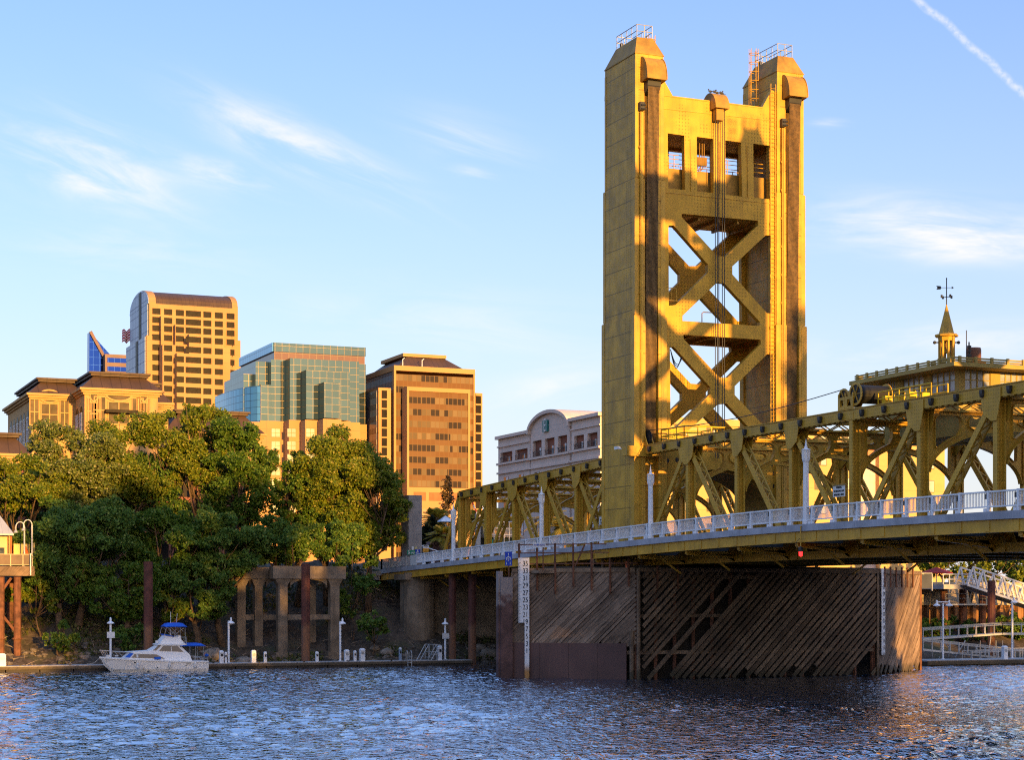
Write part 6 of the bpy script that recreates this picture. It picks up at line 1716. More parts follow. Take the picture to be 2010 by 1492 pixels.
def dock_lamp(px, ptop, label, plate=False, group='lamp posts on the docks', Y=170.9, zb=DZ, dbl=False):
    x = dx(px, Y); zt_ = zY(px, ptop, Y); t = thing('dock_lamp', label, 'lamp post', (x, Y, zb), group)
    m = MB(); m.tube([(x, Y, zb), (x, Y, zt_ - .25)], .10, 8); m.lathe((x, Y, zb), [(.2, 0), (.2, .04)], 8); m.build('post', M_WHITE, t)
    for ox in ((-.75, .75) if dbl else (.0 if plate else .22,)):
        m = MB(); m.lathe((x + ox, Y, zt_ - .5), [(.36, 0), (.30, .1), (.10, .22), (.09, .5), (.02, .58)], 12); m.build('lamp_shade', M_WHITE, t)
        m = MB(); m.ball((x + ox, Y, zt_ - .53), .15, .15, .09, 8, 5); m.build('bulb', M_GLASSW, t)
    if dbl: m = MB(); m.tube([(x - .75, Y, zt_ - .12), (x + .75, Y, zt_ - .12)], .06); m.build('cross_arm', M_WHITE, t)
    if plate:
        z = zY(px, ptop + 33, Y); m = MB(); m.box(x - .36, x + .36, Y - .16, Y - .12, z - .28, z + .28); m.build('notice_plate', M_SIGNW, t)
dock_lamp(217, 1214, 'white dock lamp with a notice plate, behind the bow of the cabin cruiser', True)
dock_lamp(449, 1214, 'slim white dock lamp right of the cabin cruiser')
dock_lamp(668, 1215, 'slim white dock lamp beside the concrete trestle')
dock_lamp(874, 1216, 'white dock lamp with a notice plate by the right end of the dock', True)
def pedestal(px, h, label, w=.36, blue=False, Y=169.7, zb=DZ):
    x = dx(px, Y); t = thing('power_pedestal', label, 'power pedestal', (x, Y, zb), 'power pedestals on the docks')
    m = MB(); m.box(x - w / 2, x + w / 2, Y - w / 2, Y + w / 2, zb, zb + h); m.build('body', M_WHITE if not blue else pmat('blue_grey_paint', (.25, .33, .45), .5), t)
    m = MB(); m.frustum((x - w * .56, x + w * .56, Y - w * .56, Y + w * .56), zb + h + .002, (x - w * .3, x + w * .3, Y - w * .3, Y + w * .3), zb + h + .14); m.build('cap', M_WHITE, t)
    m = MB(); m.box(x - w * .32, x + w * .32, Y - w / 2 - .03, Y - w / 2 - .002, zb + h * .62, zb + h * .85); m.build('socket_panel', M_DARK if w < .4 else M_STEELG, t)
    m = MB(); m.tube([(x + w * .52, Y, zb + h * .8), (x + w * .9, Y, zb + h * .5), (x + w * .8, Y, zb + .05)], .035, 5); m.build('cord', M_DARK, t)
for px, h, lab, w in ((434.5, 1.05, 'white power pedestal nearest the stern of the cabin cruiser', .36), (443, .9, 'thin white power pedestal left of the slim dock lamp', .22), (497.5, 1.05, 'white power pedestal left of the concrete trestle', .42), (520.5, .9, 'thin white power pedestal below the left trestle column', .26),
                      (622, .85, 'thin white power pedestal between the rusty pile and the right trestle column', .26), (680.5, 1.0, 'white power pedestal just right of the trestle lamp', .42), (696.5, .9, 'thin white power pedestal between two wide ones right of the trestle', .26), (711, 1.1, 'wide white power pedestal farthest right of the trestle group', .46),
                      (863, 1.3, 'tall white power pedestal beside the boarding stairs', .36), (4, 1.0, 'white power pedestal at the left edge of the picture', .6)): pedestal(px, h, lab, w)
pedestal(785.5, 1.15, 'slim blue grey post standing alone on the right half of the dock', .22, True)
t = thing('boarding_stairs', 'galvanised boarding frame with slanted handrails on the dock', 'stairs', (dx(840), 170, DZ))
m = MB(); xa, xb = dx(820), dx(859)
for Y in (169.6, 170.6):
    m.tube([(xa, Y, DZ), (xa + .9, Y, DZ + 1.55), (xb, Y, DZ + 1.5)], .05, 5); m.tube([(xb - .95, Y, DZ), (xb, Y, DZ + 1.5)], .05, 5)
    for x in (xa + .9, xa + 1.35, xb - .35, xb): m.tube([(x, Y, DZ), (x, Y, DZ + 1.52)], .04, 5)
    m.tube([(xa + .9, Y, DZ + .8), (xb, Y, DZ + .8)], .035, 5)
m.build('frame', M_STEELG, t); m = MB()
for k in range(3): m.box(xa + .9 + .5 * k, xa + 1.35 + .5 * k, 169.65, 170.55, DZ + .25 * (k + 1), DZ + .25 * (k + 1) + .05)
m.build('tread', M_STEELG, t)
t = thing('dock_ladder', 'bent tube ladder rail on the dock left of the boarding stairs', 'ladder', (dx(796), 169.4, DZ)); m = MB()
for o in (0, .4): x = dx(796) + o - .2; m.tube([(x, 169.6, DZ), (x, 169.6, DZ + .75), (x, 169.45, DZ + .95), (x, 169.2, DZ + .95), (x, 169.05, DZ + .75), (x, 169.05, DZ - .9)], .04, 5)
for k in range(3): m.tube([(dx(796) - .2, 169.05, DZ - .2 - .3 * k + .6), (dx(796) + .2, 169.05, DZ + .4 - .3 * k)], .03, 5)
m.build('rail', M_STEELG, t)

# ------------------------------------------------------------------ cabin cruiser
BY = 167.4; bx0, bx1 = XY(195, BY), XY(403, BY); BL = bx1 - bx0
t = thing('cabin_cruiser', 'white cabin cruiser with blue canvas tops moored at the long dock', 'boat', ((bx0 + bx1) / 2, BY, 0))
M_HULL = pmat('white_gelcoat', (.80, .77, .74), .5, var=.03, scale=.4, spec=.25)
M_CANV = pmat('blue_canvas', (.012, .10, .52), .7, var=.1)
BX = lambda px: bx0 + BL * (px - 100) / 1700.0        # measured along the hull
BZ = lambda py: (945 - py) / 1700.0 * BL * .985         # height above the water
# hull by stations: (x along, half beam at the rail, half beam at the waterline, z rail)
stn = [(100, .04, .0, 702, 700), (180, .55, .02, 708, 850), (300, 1.0, .35, 716, 960), (460, 1.38, .80, 728, 985), (700, 1.62, 1.25, 742, 990), (1000, 1.70, 1.45, 760, 990), (1400, 1.66, 1.50, 776, 990), (1790, 1.55, 1.45, 786, 985)]
v = []; f = []
for (px, hb, hw, pr, pk) in stn:
    x = BX(px); xk = BX(px) + (0 if px > 120 else 0.0); zr = BZ(pr); zk = BZ(pk)
    zc = min(zr - .25, BZ(905)) if px > 150 else zr - .03
    if px == 180: zc = zr - .55
    sec = [(0, zk), (hw * .9, max(zk, zc - .75) if px > 200 else zk + .04), (hw + (hb - hw) * .45, zc), (hb - .02, zr - .14), (hb + .05, zr - .12), (hb + .05, zr), (hb - .10, zr + .01)]
    ring = [(x, BY - y, z) for y, z in sec] + [(x, BY + y, z) for y, z in sec[::-1]]
    v += ring
n = 14
for i in range(len(stn) - 1):
    for k in range(n): f.append((i * n + k, i * n + (k + 1) % n, (i + 1) * n + (k + 1) % n, (i + 1) * n + k))
f.append(tuple(range((len(stn) - 1) * n, len(stn) * n))); f.append(tuple(range(n))[::-1])
m = MB(); m.add(v, f); hull = m.build('hull', M_HULL, t, bevel=0)
m = MB(); vv = []
for (px, hb, hw, pr, pk) in stn[2:]: vv.append((BX(px), hw))
for (xa, ha), (xb, hb) in zip(vv[:-1], vv[1:]):
    m.add([(xa, BY - ha - .42, .02), (xb, BY - hb - .30, .02), (xb, BY - hb - .30, .12), (xa, BY - ha - .42, .12)], [(0, 1, 2, 3)])
m = MB(); m.prism([(BX(1500), BZ(760)), (BX(1500), BZ(600)), (BX(1500), BZ(560))], [], 'xz', BY, BY + .01) if False else None
def hullbox(name, mat, prof, y0, y1, par=None, inset=0.0, y2=None):
    """side profile in boat pixels, given width; the top may lean inwards"""
    m = MB(); pts = [(BX(a), BZ(b)) for a, b in prof]; zb_ = min(p[1] for p in pts); zt_ = max(p[1] for p in pts)
    n = len(pts); L_ = [(x, y0 + inset * (z - zb_) / (zt_ - zb_), z) for x, z in pts]; Rr = [(x, y1 - inset * (z - zb_) / (zt_ - zb_), z) for x, z in pts]
    m.add(L_ + Rr, [tuple(range(n)), tuple(range(n, 2 * n))[::-1]] + [(i, (i + 1) % n, n + (i + 1) % n, n + i) for i in range(n)])
    return m.build(name, mat, par or t)
cab = hullbox('cabin', M_HULL, [(445, 735), (600, 640), (505, 632), (560, 620), (890, 604), (1020, 505), (1330, 510), (1505, 672), (1530, 770), (1100, 765), (960, 668), (606, 655), (548, 720)][:0] or
              [(470, 740), (590, 642), (520, 628), (890, 606), (1035, 515), (1335, 520), (1500, 680), (1528, 780)], BY - 1.35, BY + 1.35, inset=.28)
def pane(prof, y, mat=M_WINDOW, name='window', tilt=.28, zr_=(780, 515), th=.03):
    m = MB(); pts = [(BX(a), BZ(b)) for a, b in prof]; zb_, zt_ = BZ(zr_[0]), BZ(zr_[1])
    off = lambda z: y + tilt * (z - zb_) / (zt_ - zb_)
    n = len(pts); A = [(x, off(z) - th, z) for x, z in pts]; B = [(x, off(z) + .01, z) for x, z in pts]
    m.add(A + B, [tuple(range(n)), tuple(range(n, 2 * n))[::-1]] + [(i, (i + 1) % n, n + (i + 1) % n, n + i) for i in range(n)]); return m.build(name, mat, t)
M_BW = pmat('boat_window', (.045, .035, .032), .1, var=.3, spec=.5)
pane([(560, 716), (612, 655), (960, 668), (1090, 738)], BY - 1.35, M_BW)
pane([(1000, 612), (1088, 522), (1196, 523), (1196, 622)], BY - 1.35, M_BW); pane([(1208, 622), (1208, 524), (1290, 528), (1396, 632)], BY - 1.35, M_BW)
pane([(905, 606), (1010, 512), (1050, 514), (960, 606)], BY - 1.33, M_BW)
pane([(455, 708), (540, 640), (598, 645), (535, 716)], BY - 1.36, M_CANV, 'window_cover')
m = MB(); m.box(BX(918), BX(1015), BY - 1.62, BY - 1.40, BZ(745), BZ(708)); m.build('fender_bag', M_CANV, t)
for px, py in ((640, 690), (830, 690)):
    pane([(px, 712), (px, 665), (px + 30, 668), (px + 30, 714)], BY - 1.37, M_SIGNW, 'curtain') if px < 700 else None
fb = hullbox('flybridge', M_HULL, [(1010, 512), (1130, 360), (1290, 385), (1345, 400), (1445, 516)], BY - 1.0, BY + 1.0, inset=.22)
hullbox('flybridge_deck', M_HULL, [(985, 516), (1000, 500), (1440, 500), (1450, 518), (1350, 530), (1050, 528)], BY - 1.22, BY + 1.22)
m = MB(); m.prism([(BX(1108), BZ(342)), (BX(1260), BZ(378)), (BX(1252), BZ(388)), (BX(1115), BZ(362))], [], 'xz', BY - .92, BY + .92); m.build('windscreen_cover', M_CANV, t)
def canvas(x0, x1, zt_, zb_, hw, name):
    pts = []; nx, ny = 8, 8; vs = []
    for i in range(nx + 1):
        for j in range(ny + 1):
            u, w = i / nx, j / ny; s_ = 1 - (2 * w - 1) ** 4 * .9; e_ = 1 - (abs(2 * u - 1)) ** 6 * .8
            vs.append((BX(x0 + (x1 - x0) * u), BY - hw + 2 * hw * w, BZ(zb_) + (BZ(zt_) - BZ(zb_)) * s_ * e_))
    fs = [(i * (ny + 1) + j, i * (ny + 1) + j + 1, (i + 1) * (ny + 1) + j + 1, (i + 1) * (ny + 1) + j) for i in range(nx) for j in range(ny)]
    m = MB(); m.add(vs, fs); b = len(vs); m.add([(a, y, z - .05) for a, y, z in vs], [q[::-1] for q in fs]); 
    return m.build(name, M_CANV, t, smooth=True)
canvas(1110, 1458, 160, 226, 1.15, 'bimini_top'); canvas(1340, 1755, 490, 538, 1.3, 'cockpit_canopy')
for y in (BY - 1.0, BY + 1.0):
    m = MB()
    for a, b in (((1130, 220), (1090, 400)), ((1428, 220), (1432, 470)), ((1140, 230), (1300, 380)), ((1420, 230), (1250, 370)), ((1200, 225), (1310, 350)), ((1330, 225), (1400, 300))): m.tube([(BX(a[0]), y, BZ(a[1])), (BX(b[0]), y, BZ(b[1]))], .022, 5)
    m.build('canopy_frame', M_STEELG, t)
    for px in (1500, 1588, 1722): m = MB(); m.tube([(BX(px), y * 1.0 + (-.2 if y < BY else .2), BZ(535)), (BX(px), y + (-.25 if y < BY else .25), BZ(775))], .02, 5); m.build('canopy_post', M_STEELG, t)
    m = MB()
    m.tube([(BX(1375), y * 1.0, BZ(395)), (BX(1445), y, BZ(392)), (BX(1450), y, BZ(505))], .03, 5); m.tube([(BX(1410), y, BZ(395)), (BX(1415), y, BZ(500))], .025, 5)
    m.build('helm_rail', M_STEELG, t)
m = MB(); m.tube([(BX(1218), BY - .4, BZ(380)), (BX(1220), BY - .4, BZ(-20))], .025, 5); m.tube([(BX(1310), BY + .3, BZ(390)), (BX(1355), BY + .3, BZ(10))], .02, 5); m.build('antenna', M_SIGNW, t)
for s2 in (-1, 1):
    m = MB()
    path = [(105, 600, .08), (200, 604, .60), (360, 622, 1.0), (560, 632, 1.25)]
    m.tube([(BX(a), BY + s2 * hb, BZ(b)) for a, b, hb in path], .035, 6)
    for (a, b, c_, d_, hb) in ((130, 602, 185, 705, .5), (180, 604, 225, 680, .6), (320, 620, 355, 690, .95), (370, 624, 435, 705, 1.05)): m.tube([(BX(a), BY + s2 * hb * .9, BZ(b)), (BX(c_), BY + s2 * hb, BZ(d_))], .022, 5)
    m.build('bow_rail', M_STEELG, t); m = MB()
    m.tube([(BX(1550), BY + s2 * 1.4, BZ(715)), (BX(1690), BY + s2 * 1.4, BZ(715)), (BX(1690), BY + s2 * 1.4, BZ(780))], .03, 5); m.build('stern_rail', M_STEELG, t); m = MB(); m.tube([(BX(1650), BY + s2 * 1.4, BZ(740)), (BX(1775), BY + s2 * 1.4, BZ(740)), (BX(1780), BY + s2 * 1.4, BZ(785))], .03, 5)
    m.build('stern_rail', M_STEELG, t)
for px in (640, 1150, 1560):
    m = MB(); m.lathe((BX(px), BY - 1.84, BZ(890)), [(.03, 0), (.12, .06), (.12, .42), (.03, .5)], 8); m.tube([(BX(px), BY - 1.84, BZ(890) + .48), (BX(px), BY - 1.70, BZ(765))], .012, 4); m.build('fender', M_SIGNW, t)
for a, b in (((BX(125), BY + .1, BZ(700)), (BX(60) - .5, 169.3, DZ + .08)), ((BX(1770), BY + 1.4, BZ(790)), (BX(1900), 169.3, DZ + .08)), ((BX(1000), BY + 1.6, BZ(765)), (BX(800), 169.3, DZ + .08))):
    m = MB(); a, b = Vector(a), Vector(b); m.tube([a.lerp(b, k / 6) - Vector((0, 0, .22 * math.sin(PI * k / 6))) for k in range(7)], .022, 5); m.build('mooring_line', M_SIGNW, t)
m = MB(); m.box(BX(985), BX(1025), BY - .3, BY - .05, BZ(495), BZ(450)); m.build('searchlight', M_SIGNW, t)
m = MB(); m.box(BX(1335), BX(1380), BY - .5, BY + .5, BZ(420), BZ(365)); m.build('helm_seat', M_HULL, t)
m = MB(); m.box(BX(205), BX(258), BY - .25, BY + .1, BZ(706), BZ(672)); m.tube([(BX(330), BY - .5, BZ(690)), (BX(380), BY - .5, BZ(690))], .06); m.build('deck_box', M_SIGNW, t)
m = MB(); m.ball((BX(1810), BY - .3, BZ(697)), .2, .2, .14); m.build('cushion', M_CANV, t)
m = MB(); m.tube([(BX(1760), BY - .2, BZ(750)), (BX(1800), BY - .2, BZ(630))], .018, 5); o = m.build('flagstaff', M_STEELG, t); m = MB(); m.prism([(BX(1770), BZ(700)), (BX(1795), BZ(640)), (BX(1785), BZ(650)), (BX(1755), BZ(715))], [], 'xz', BY - .23, BY - .2); m.build('ensign', pmat('ensign_red', (.35, .08, .12), .8), o)
m = MB()
for px, py, r_ in ((605, 793, .05), (740, 886, .04), (958, 876, .045), (1422, 846, .04), (810, 932, .03), (830, 932, .03)):
    m.tube([(BX(px), BY - 1.75, BZ(py)), (BX(px), BY - 1.30, BZ(py))], r_, 8)
m.build('through_hull', M_DARK, t)
text('registration', 'CF 7082 FN', .17, M_BLACK, t, (BX(215), BY - 1.12, BZ(748)), (1, -.30, 0), squeeze=.8) if False else None
m = MB(); m.box(BX(1150), BX(1230), BY - 1.72, BY - 1.5, BZ(808), BZ(792)); m.box(BX(1420), BX(1500), BY - 1.70, BY - 1.5, BZ(822), BZ(806)); m.build('hull_vent', M_STEELG, t)

# ------------------------------------------------------------------ stilt restaurant at the left edge
SYf = 180.0
sx = lambda px, Y=SYf: XY(px, Y); sz = lambda py, Y=SYf: zY(30, py, Y)
t = thing('stilt_restaurant', 'riverside restaurant on rusty stilts with a grey metal roof, cut by the left edge', 'restaurant', (sx(20) - 6, 184, 0))
xr = sx(67); xl = xr - 16
m = MB(); m.box(xl, xr, SYf - .2, SYf + 9, sz(1130), sz(1112)); m.box(xl, xr + .02, SYf - .28, SYf - .205, sz(1131), sz(1121)); m.build('deck', M_WOOD, t)
m = MB(); xw = sx(21, 181.5); m.box(xl, xw, 181.5, 188, sz(1112) + .01, sz(1050)); m.build('wall', pmat('cream_siding', (.55, .40, .22), .7, var=.05), t)
m = MB(); m.box(xw - .3, xw + .1, 181.35, 181.75, sz(1111), sz(1049)); m.box(xl, xw - .32, 181.38, 181.49, sz(1052), sz(1047)); m.build('trim', pmat('orange_trim', (.50, .08, .02), .6), t)
m = MB(); m.box(xw - 2.4, xw - .6, 181.4, 181.49, sz(1098), sz(1075)); m.build('window', M_WINDOW, t)
zr0 = sz(1048); zr1 = sz(975); xe = sx(29)
m = MB(); ym = 185
for (yy0, yy1) in ((180.6, ym), (189.4, ym)):
    m.add([(xl, yy0, zr0), (xe, yy0, zr0), (xe - 1.9, yy1, zr1 + .0), (xl, yy1, zr1), (xl, yy0, zr0 - .15), (xe, yy0, zr0 - .15), (xe - 1.9, yy1, zr1 - .15), (xl, yy1, zr1 - .15)], [(0, 1, 2, 3), (7, 6, 5, 4), (0, 4, 5, 1), (1, 5, 6, 2), (2, 6, 7, 3), (3, 7, 4, 0)])
m.add([(xe, 180.6, zr0), (xe, 189.4, zr0), (xe - 1.9, ym, zr1)], [(0, 1, 2)])
m.build('roof', pmat('grey_metal_roof', (.36, .37, .40), .45, var=.06, extra=wpanel((.36, .37, .40), (.22, .22, .24), .6, 90, .03)), t)
m = MB(); zt_ = sz(1112); 
x = xl
while x < xr - .2: m.box(x - .05, x + .05, SYf - .05, SYf + .05, zt_, zt_ + 1.1); x += 1.15
m.box(xr - .3, xr - .2, SYf - .05, SYf + .05, zt_, zt_ + 1.15)
m.box(xl, xr - .2, SYf - .04, SYf + .06, zt_ + 1.1, zt_ + 1.17); m.box(xl, xr - .2, SYf - .03, SYf + .03, zt_ + .1, zt_ + .16); m.box(xr - .29, xr - .21, SYf, SYf + 7, zt_ + 1.1, zt_ + 1.17)
y = SYf
while y < SYf + 7: m.box(xr - .3, xr - .2, y - .05, y + .05, zt_, zt_ + 1.1); y += 1.2
rl_ = m.build('railing', pmat('tan_paint', (.45, .33, .2), .6), t)
m = MB(); m.box(xl, xr - .3, SYf - .005, SYf + .005, zt_ + .17, zt_ + 1.09); m.build('mesh_infill', pmat('brown_mesh', (.14, .09, .06), .6), rl_)
for px in (35, 2):
    m = MB(); x = sx(px); m.tube([(x, SYf + .3, -2), (x, SYf + .3, sz(1133))], .36, 10); m.tube([(x, SYf + .3, sz(1256)), (x, SYf + .3, sz(1253))], .5, 10); m.build('stilt', M_RUST2 if False else M_RUST, t)
    m = MB(); m.tube([(x + .2, SYf + 6, -1), (x + .2, SYf + 6, sz(1133))], .36, 10); m.build('stilt', M_RUST, t)
m = MB(); a, b = onY(2, 1205, SYf + .3), onY(28, 1238, SYf + .3); m.tube([a, b], .14, 6); a, b = onY(0, 1165, SYf + .3), onY(22, 1135, SYf + .3); m.tube([a, b], .14, 6); m.build('brace', M_RUST, t)
m = MB(); a = onY(60, 1130, SYf - .35); m.tube([(a.x, a.y, a.z), (a.x, a.y, a.z + 2.1)], .07, 6); m.build('downpipe', M_SIGNW, t)
m = MB(); x0 = sx(19, 180.6); m.tube([(x0, 181, zt_), (x0, 181, zr0)], .05, 5); m.box(xw + .4, xw + 1.9, 182.4, 182.5, zt_, zt_ + 2.2); m.box(xw + 2.2, xw + 2.35, 182.0, 182.15, zt_, zt_ + 2.3); m.build('wind_screen', pmat('yellow_board', (.55, .40, .14), .6), t)
for px, ptop, lab in ((50, 1025, 'gooseneck lamp on the restaurant deck, nearer the building'), (65, 1021, 'gooseneck lamp at the very corner of the restaurant deck')):
    Y = SYf + .6; x = sx(px, Y) - .1; zt2 = zY(px, ptop, Y); t2 = thing('gooseneck_lamp', lab, 'lamp post', (x, Y, sz(1112)), 'gooseneck lamps on the restaurant deck')
    m = MB(); m.tube([(x, Y, sz(1112)), (x, Y, zt2 - .5)], .075, 6); m.tube([(x, Y, zt2 - .5)] + [(x - .4 + .4 * math.cos(R(a)), Y, zt2 - .5 + .5 * math.sin(R(a))) for a in range(20, 181, 20)] + [(x - .8, Y, zt2 - .75)], .05, 6); m.build('post', M_ALU, t2)
    m = MB(); m.lathe((x - .8, Y, zt2 - 1.05), [(.22, 0), (.18, .12), (.06, .3)], 10); m.build('lamp_shade', M_STEELG, t2)
for k, (px, lab) in enumerate(((51, 'closed orange patio umbrella on the restaurant deck'),)):
    Y = SYf + 2; x = sx(px, Y); t2 = thing('patio_umbrella', lab, 'umbrella', (x, Y, sz(1112))); m = MB(); m.tube([(x, Y, sz(1112)), (x, Y, sz(1112) + 1.7)], .04, 6); m.build('pole', M_ALU, t2); m = MB(); m.lathe((x, Y, sz(1112) + 1.0), [(.28, 0), (.22, .4), (.05, .95)], 8); m.build('canopy', pmat('orange_canvas', (.55, .12, .03), .8), t2)

# ------------------------------------------------------------------ landing on the right bank
WY = 169.6 - 14.0 + .0
WX0, WX1 = 99.0, 150.0; WYY = 170.4
t = thing('sheet_pile_wall', 'rusty sheet pile wall with a concrete cap on the right bank', 'retaining wall', (120, WYY, 2))
zc0, zc1 = 5.9, 8.45
m = MB(); x = WX0; pts = []; k = 0
while x < WX1:
    pts += [(x, WYY - (.42 if k % 2 == 0 else 0)), (x + .45, WYY - (.42 if k % 2 == 0 else 0))]; x += .62; k += 1
m.prism(pts + [(WX1, WYY + .3), (WX0, WYY + .3)], [], 'xy', 1.5, zc0 - .01)
m.build('sheet_piling', M_RUST3 if 'M_RUST3' in globals() else pmat('orange_rust', (.24, .115, .045), .8, var=.4, scale=.6, streak=.6, dirt=(.07, .03, .02)), t)
m = MB(); m.box(WX0, WX1, WYY - .5, WYY + .8, zc0, zc1); m.build('cap', pmat('buff_concrete', (.42, .32, .2), .85, var=.2, streak=.5, dirt=(.12, .09, .07)), t)
lx = lambda px, Y: XY(px, Y)
t = thing('landing_platform', 'grey landing platform with a white rail above the sheet pile wall', 'platform', (lx(1868, 167), 167, 8))
x0, x1 = lx(1837, 166), lx(1899, 166); zp = zY(1868, 1148, 166)
m = MB(); m.box(x0, x1, 164.6, WYY - .52, zp - .5, zp); m.build('slab', M_CONCL, t)
m = MB()
for h in (.55, 1.1): m.tube([(x0, 164.7, zp + h), (x1, 164.7, zp + h)], .05, 5)
for k in range(6): x = x0 + (x1 - x0) * k / 5; m.tube([(x, 164.7, zp), (x, 164.7, zp + 1.12)], .05, 5)
m.build('railing', M_ALU, t)
m = MB()
for px in (1853, 1890, 1928): x = lx(px, 167); m.tube([(x, 167, -1), (x, 167, zp - .51)], .42, 10)
m.build('steel_pile', M_RUST, t)
m = MB(); zl = zY(1870, 1186, 166); m.box(lx(1850, 166), lx(1938, 166), 165.4, 166.4, zl - .15, zl); 
for h in (.6, 1.1): m.tube([(lx(1850, 166), 165.4, zl + h), (lx(1938, 166), 165.4, zl + h)], .03, 5)
for k in range(5): x = lx(1850, 166) + 1.6 * k; m.tube([(x, 165.4, zl), (x, 165.4, zl + 1.1)], .03, 5)
m.build('catwalk', M_STEELG, t)
m = MB()
for k in range(3): a = onY(1900 + 2 * k, 1154, 166); b = onY(1912 - 3 * k, 1160, 166); m.tube([a + (b - a) * q / 6 - Vector((0, 0, (1.4 + .2 * k) * math.sin(PI * q / 6))) for q in range(7)], .06, 5)
m.build('hose', M_DARK, t)
t = thing('gangway', 'white truss gangway sloping down to the right from the landing', 'gangway', (lx(1950, 164), 164, 6))
m = MB(); ga, gb = onY(1897, 1149, 163.6), onY(2075, 1207, 163.6); dv = gb - ga; n = 9
for Y in (163.4, 165.6):
    o = Vector((0, Y - 163.6, 0)); up = Vector((0, 0, 2.15))
    m.beam(ga + o, gb + o, .16, .22); m.beam(ga + o + up + dv * .06, gb + o + up, .16, .16)
    for k in range(n):
        a = ga + o + dv * k / n; b = ga + o + dv * (k + .5) / n + up; c = ga + o + dv * (k + 1) / n
        if k == 0: b = ga + o + dv * .06 + up
        m.beam(a, b, .11, .13); m.beam(b, c, .14, .18)
    for h in (.5, .9): m.beam(ga + o + Vector((0, 0, h)), gb + o + Vector((0, 0, h)), .04, .05)
m.build('truss', M_ALU, t)
m = MB(); m.beam(ga + Vector((0, 1.0, .02)), gb + Vector((0, 1.0, .02)), 2.0, .08); m.build('floor', M_CONCL, t)
t = thing('access_ramp', 'switchback aluminium ramp with rails zigzagging down to the right dock', 'ramp', (lx(1900, 156), 156, .6))
def ramp(px0, py0, px1, py1, Y, wd=1.6, rails=True):
    a, b = onY(px0, py0, Y), onY(px1, py1, Y); m = MB()
    m.beam(a + Vector((0, wd / 2, 0)), b + Vector((0, wd / 2, 0)), wd, .2); m.build('ramp_deck', M_STEELG, t)
    m = MB()
    for Yo in (.0, wd):
        o = Vector((0, Yo, 0)); n = max(2, int((b - a).length / 1.05))
        for h in (1.12, .95): m.beam(a + o + Vector((0, 0, h)), b + o + Vector((0, 0, h)), .05, .05)
        for k in range(n + 1): q = a + o + (b - a) * k / n; m.beam(q, q + Vector((0, 0, 1.12)), .07, .07, (1, 0, 0))
    m.build('railing', M_STEELG, t)
ramp(1812, 1256, 1968, 1245, 158.0); ramp(1968, 1245, 2060, 1245, 158.0)
ramp(1812, 1276, 2020, 1298, 154.8); ramp(1908, 1301, 2060, 1293, 152.6)
m = MB()
for px in (1830, 1862, 1893, 1924, 1955, 1968, 1990):
    a = onY(px, 1258, 158.6); m.tube([a, (a.x, a.y, .5)], .06, 5)
for (p, q) in (((1855, 1262), (1880, 1300)), ((1895, 1258), (1870, 1300)), ((1945, 1250), (1938, 1300)), ((1845, 1290), (1838, 1303)), ((1868, 1284), (1885, 1303))):
    a, b = onY(p[0], p[1], 157), onY(q[0], q[1], 157); m.tube([a, b], .05, 5)
m.build('support', M_STEELG, t)
t = thing('floating_dock', 'floating dock with a timber edge at the right, below the zigzag ramp', 'dock', (120, 150.6, 0))
m = MB(); m.box(lx(1815, 150), 150, 149.6, 153.6, DZ - .12, DZ); m.build('deck', M_CONCL, t); m = MB(); m.box(lx(1815, 150) + .05, 149.9, 149.7, 153.5, -.3, DZ - .125); m.box(lx(1815, 150), 150, 149.5, 149.595, .12, DZ - .05); m.build('float', M_WOOD, t)
dock_lamp(1851, 1180, 'white double headed dock lamp left of the rusty pile on the right bank', Y=152.9, dbl=True)
dock_lamp(1987, 1174, 'tall white dock lamp under the gangway at the right', Y=152.0)
pedestal(1972, 1.2, 'white power pedestal at the corner of the right dock', .45, Y=150.4)
a = onY(1946, 1140, 160.5); m = MB(); m.tube([(a.x, 160.5, -2), (a.x, 160.5, a.z)], .42, 12); tag(m.build('steel_pile', M_RUST2), 'rusty steel mooring pile beside the gangway at the right', 'pile', 'rusty mooring piles')
t = thing('mesh_screen', 'dark mesh screen on the top corner of the pier, before the right bank', 'screen', (NRX, NRY + 2, 7))
a, b = onY(1806, 1156, 142.5), onY(1828, 1128, 142.5); m = MB(); m.box(a.x, b.x, 142.4, 142.45, a.z, b.z); m.build('panel', pmat('blue_grey_mesh', (.05, .055, .07), .6), t); m = MB()
for x in (a.x, b.x): m.box(x - .05, x + .05, 142.35, 142.5, a.z - .2, b.z + .05)
m.box(a.x - 2.2, b.x, 142.35, 142.5, b.z + .06, b.z + .14); m.build('frame', M_STEELG, t)
t = thing('market_umbrella', 'red market umbrella among the trees above the landing', 'umbrella', (lx(1835, 176), 176, 8.4))
a = onY(1838, 1126, 176); m = MB(); m.lathe((a.x, 176, a.z), [(1.9, 0), (1.85, .1), (.1, .7)], 8); m.build('canopy', pmat('red_canvas', (.30, .02, .018), .8), t); m = MB(); m.tube([(a.x, 176, 8.3), (a.x, 176, a.z + .4)], .06); m.build('pole', M_ALU, t)
t = thing('landing_kiosk', 'small yellow ticket kiosk behind the landing rail', 'kiosk', (lx(1878, 172), 172, 8.4))
a, b = onY(1872, 1148, 172), onY(1887, 1132, 172); m = MB(); m.box(a.x, b.x, 172, 173, 8.4, b.z); m.build('body', pmat('yellow_stucco_wall', (.55, .38, .15), .8), t); m = MB(); m.box(a.x + .25, b.x - .25, 171.95, 171.99, 8.9, b.z - .15); m.build('window', M_BROWNG, t)
t = thing('boulder', '', '', (0, 0, 0)) if False else None
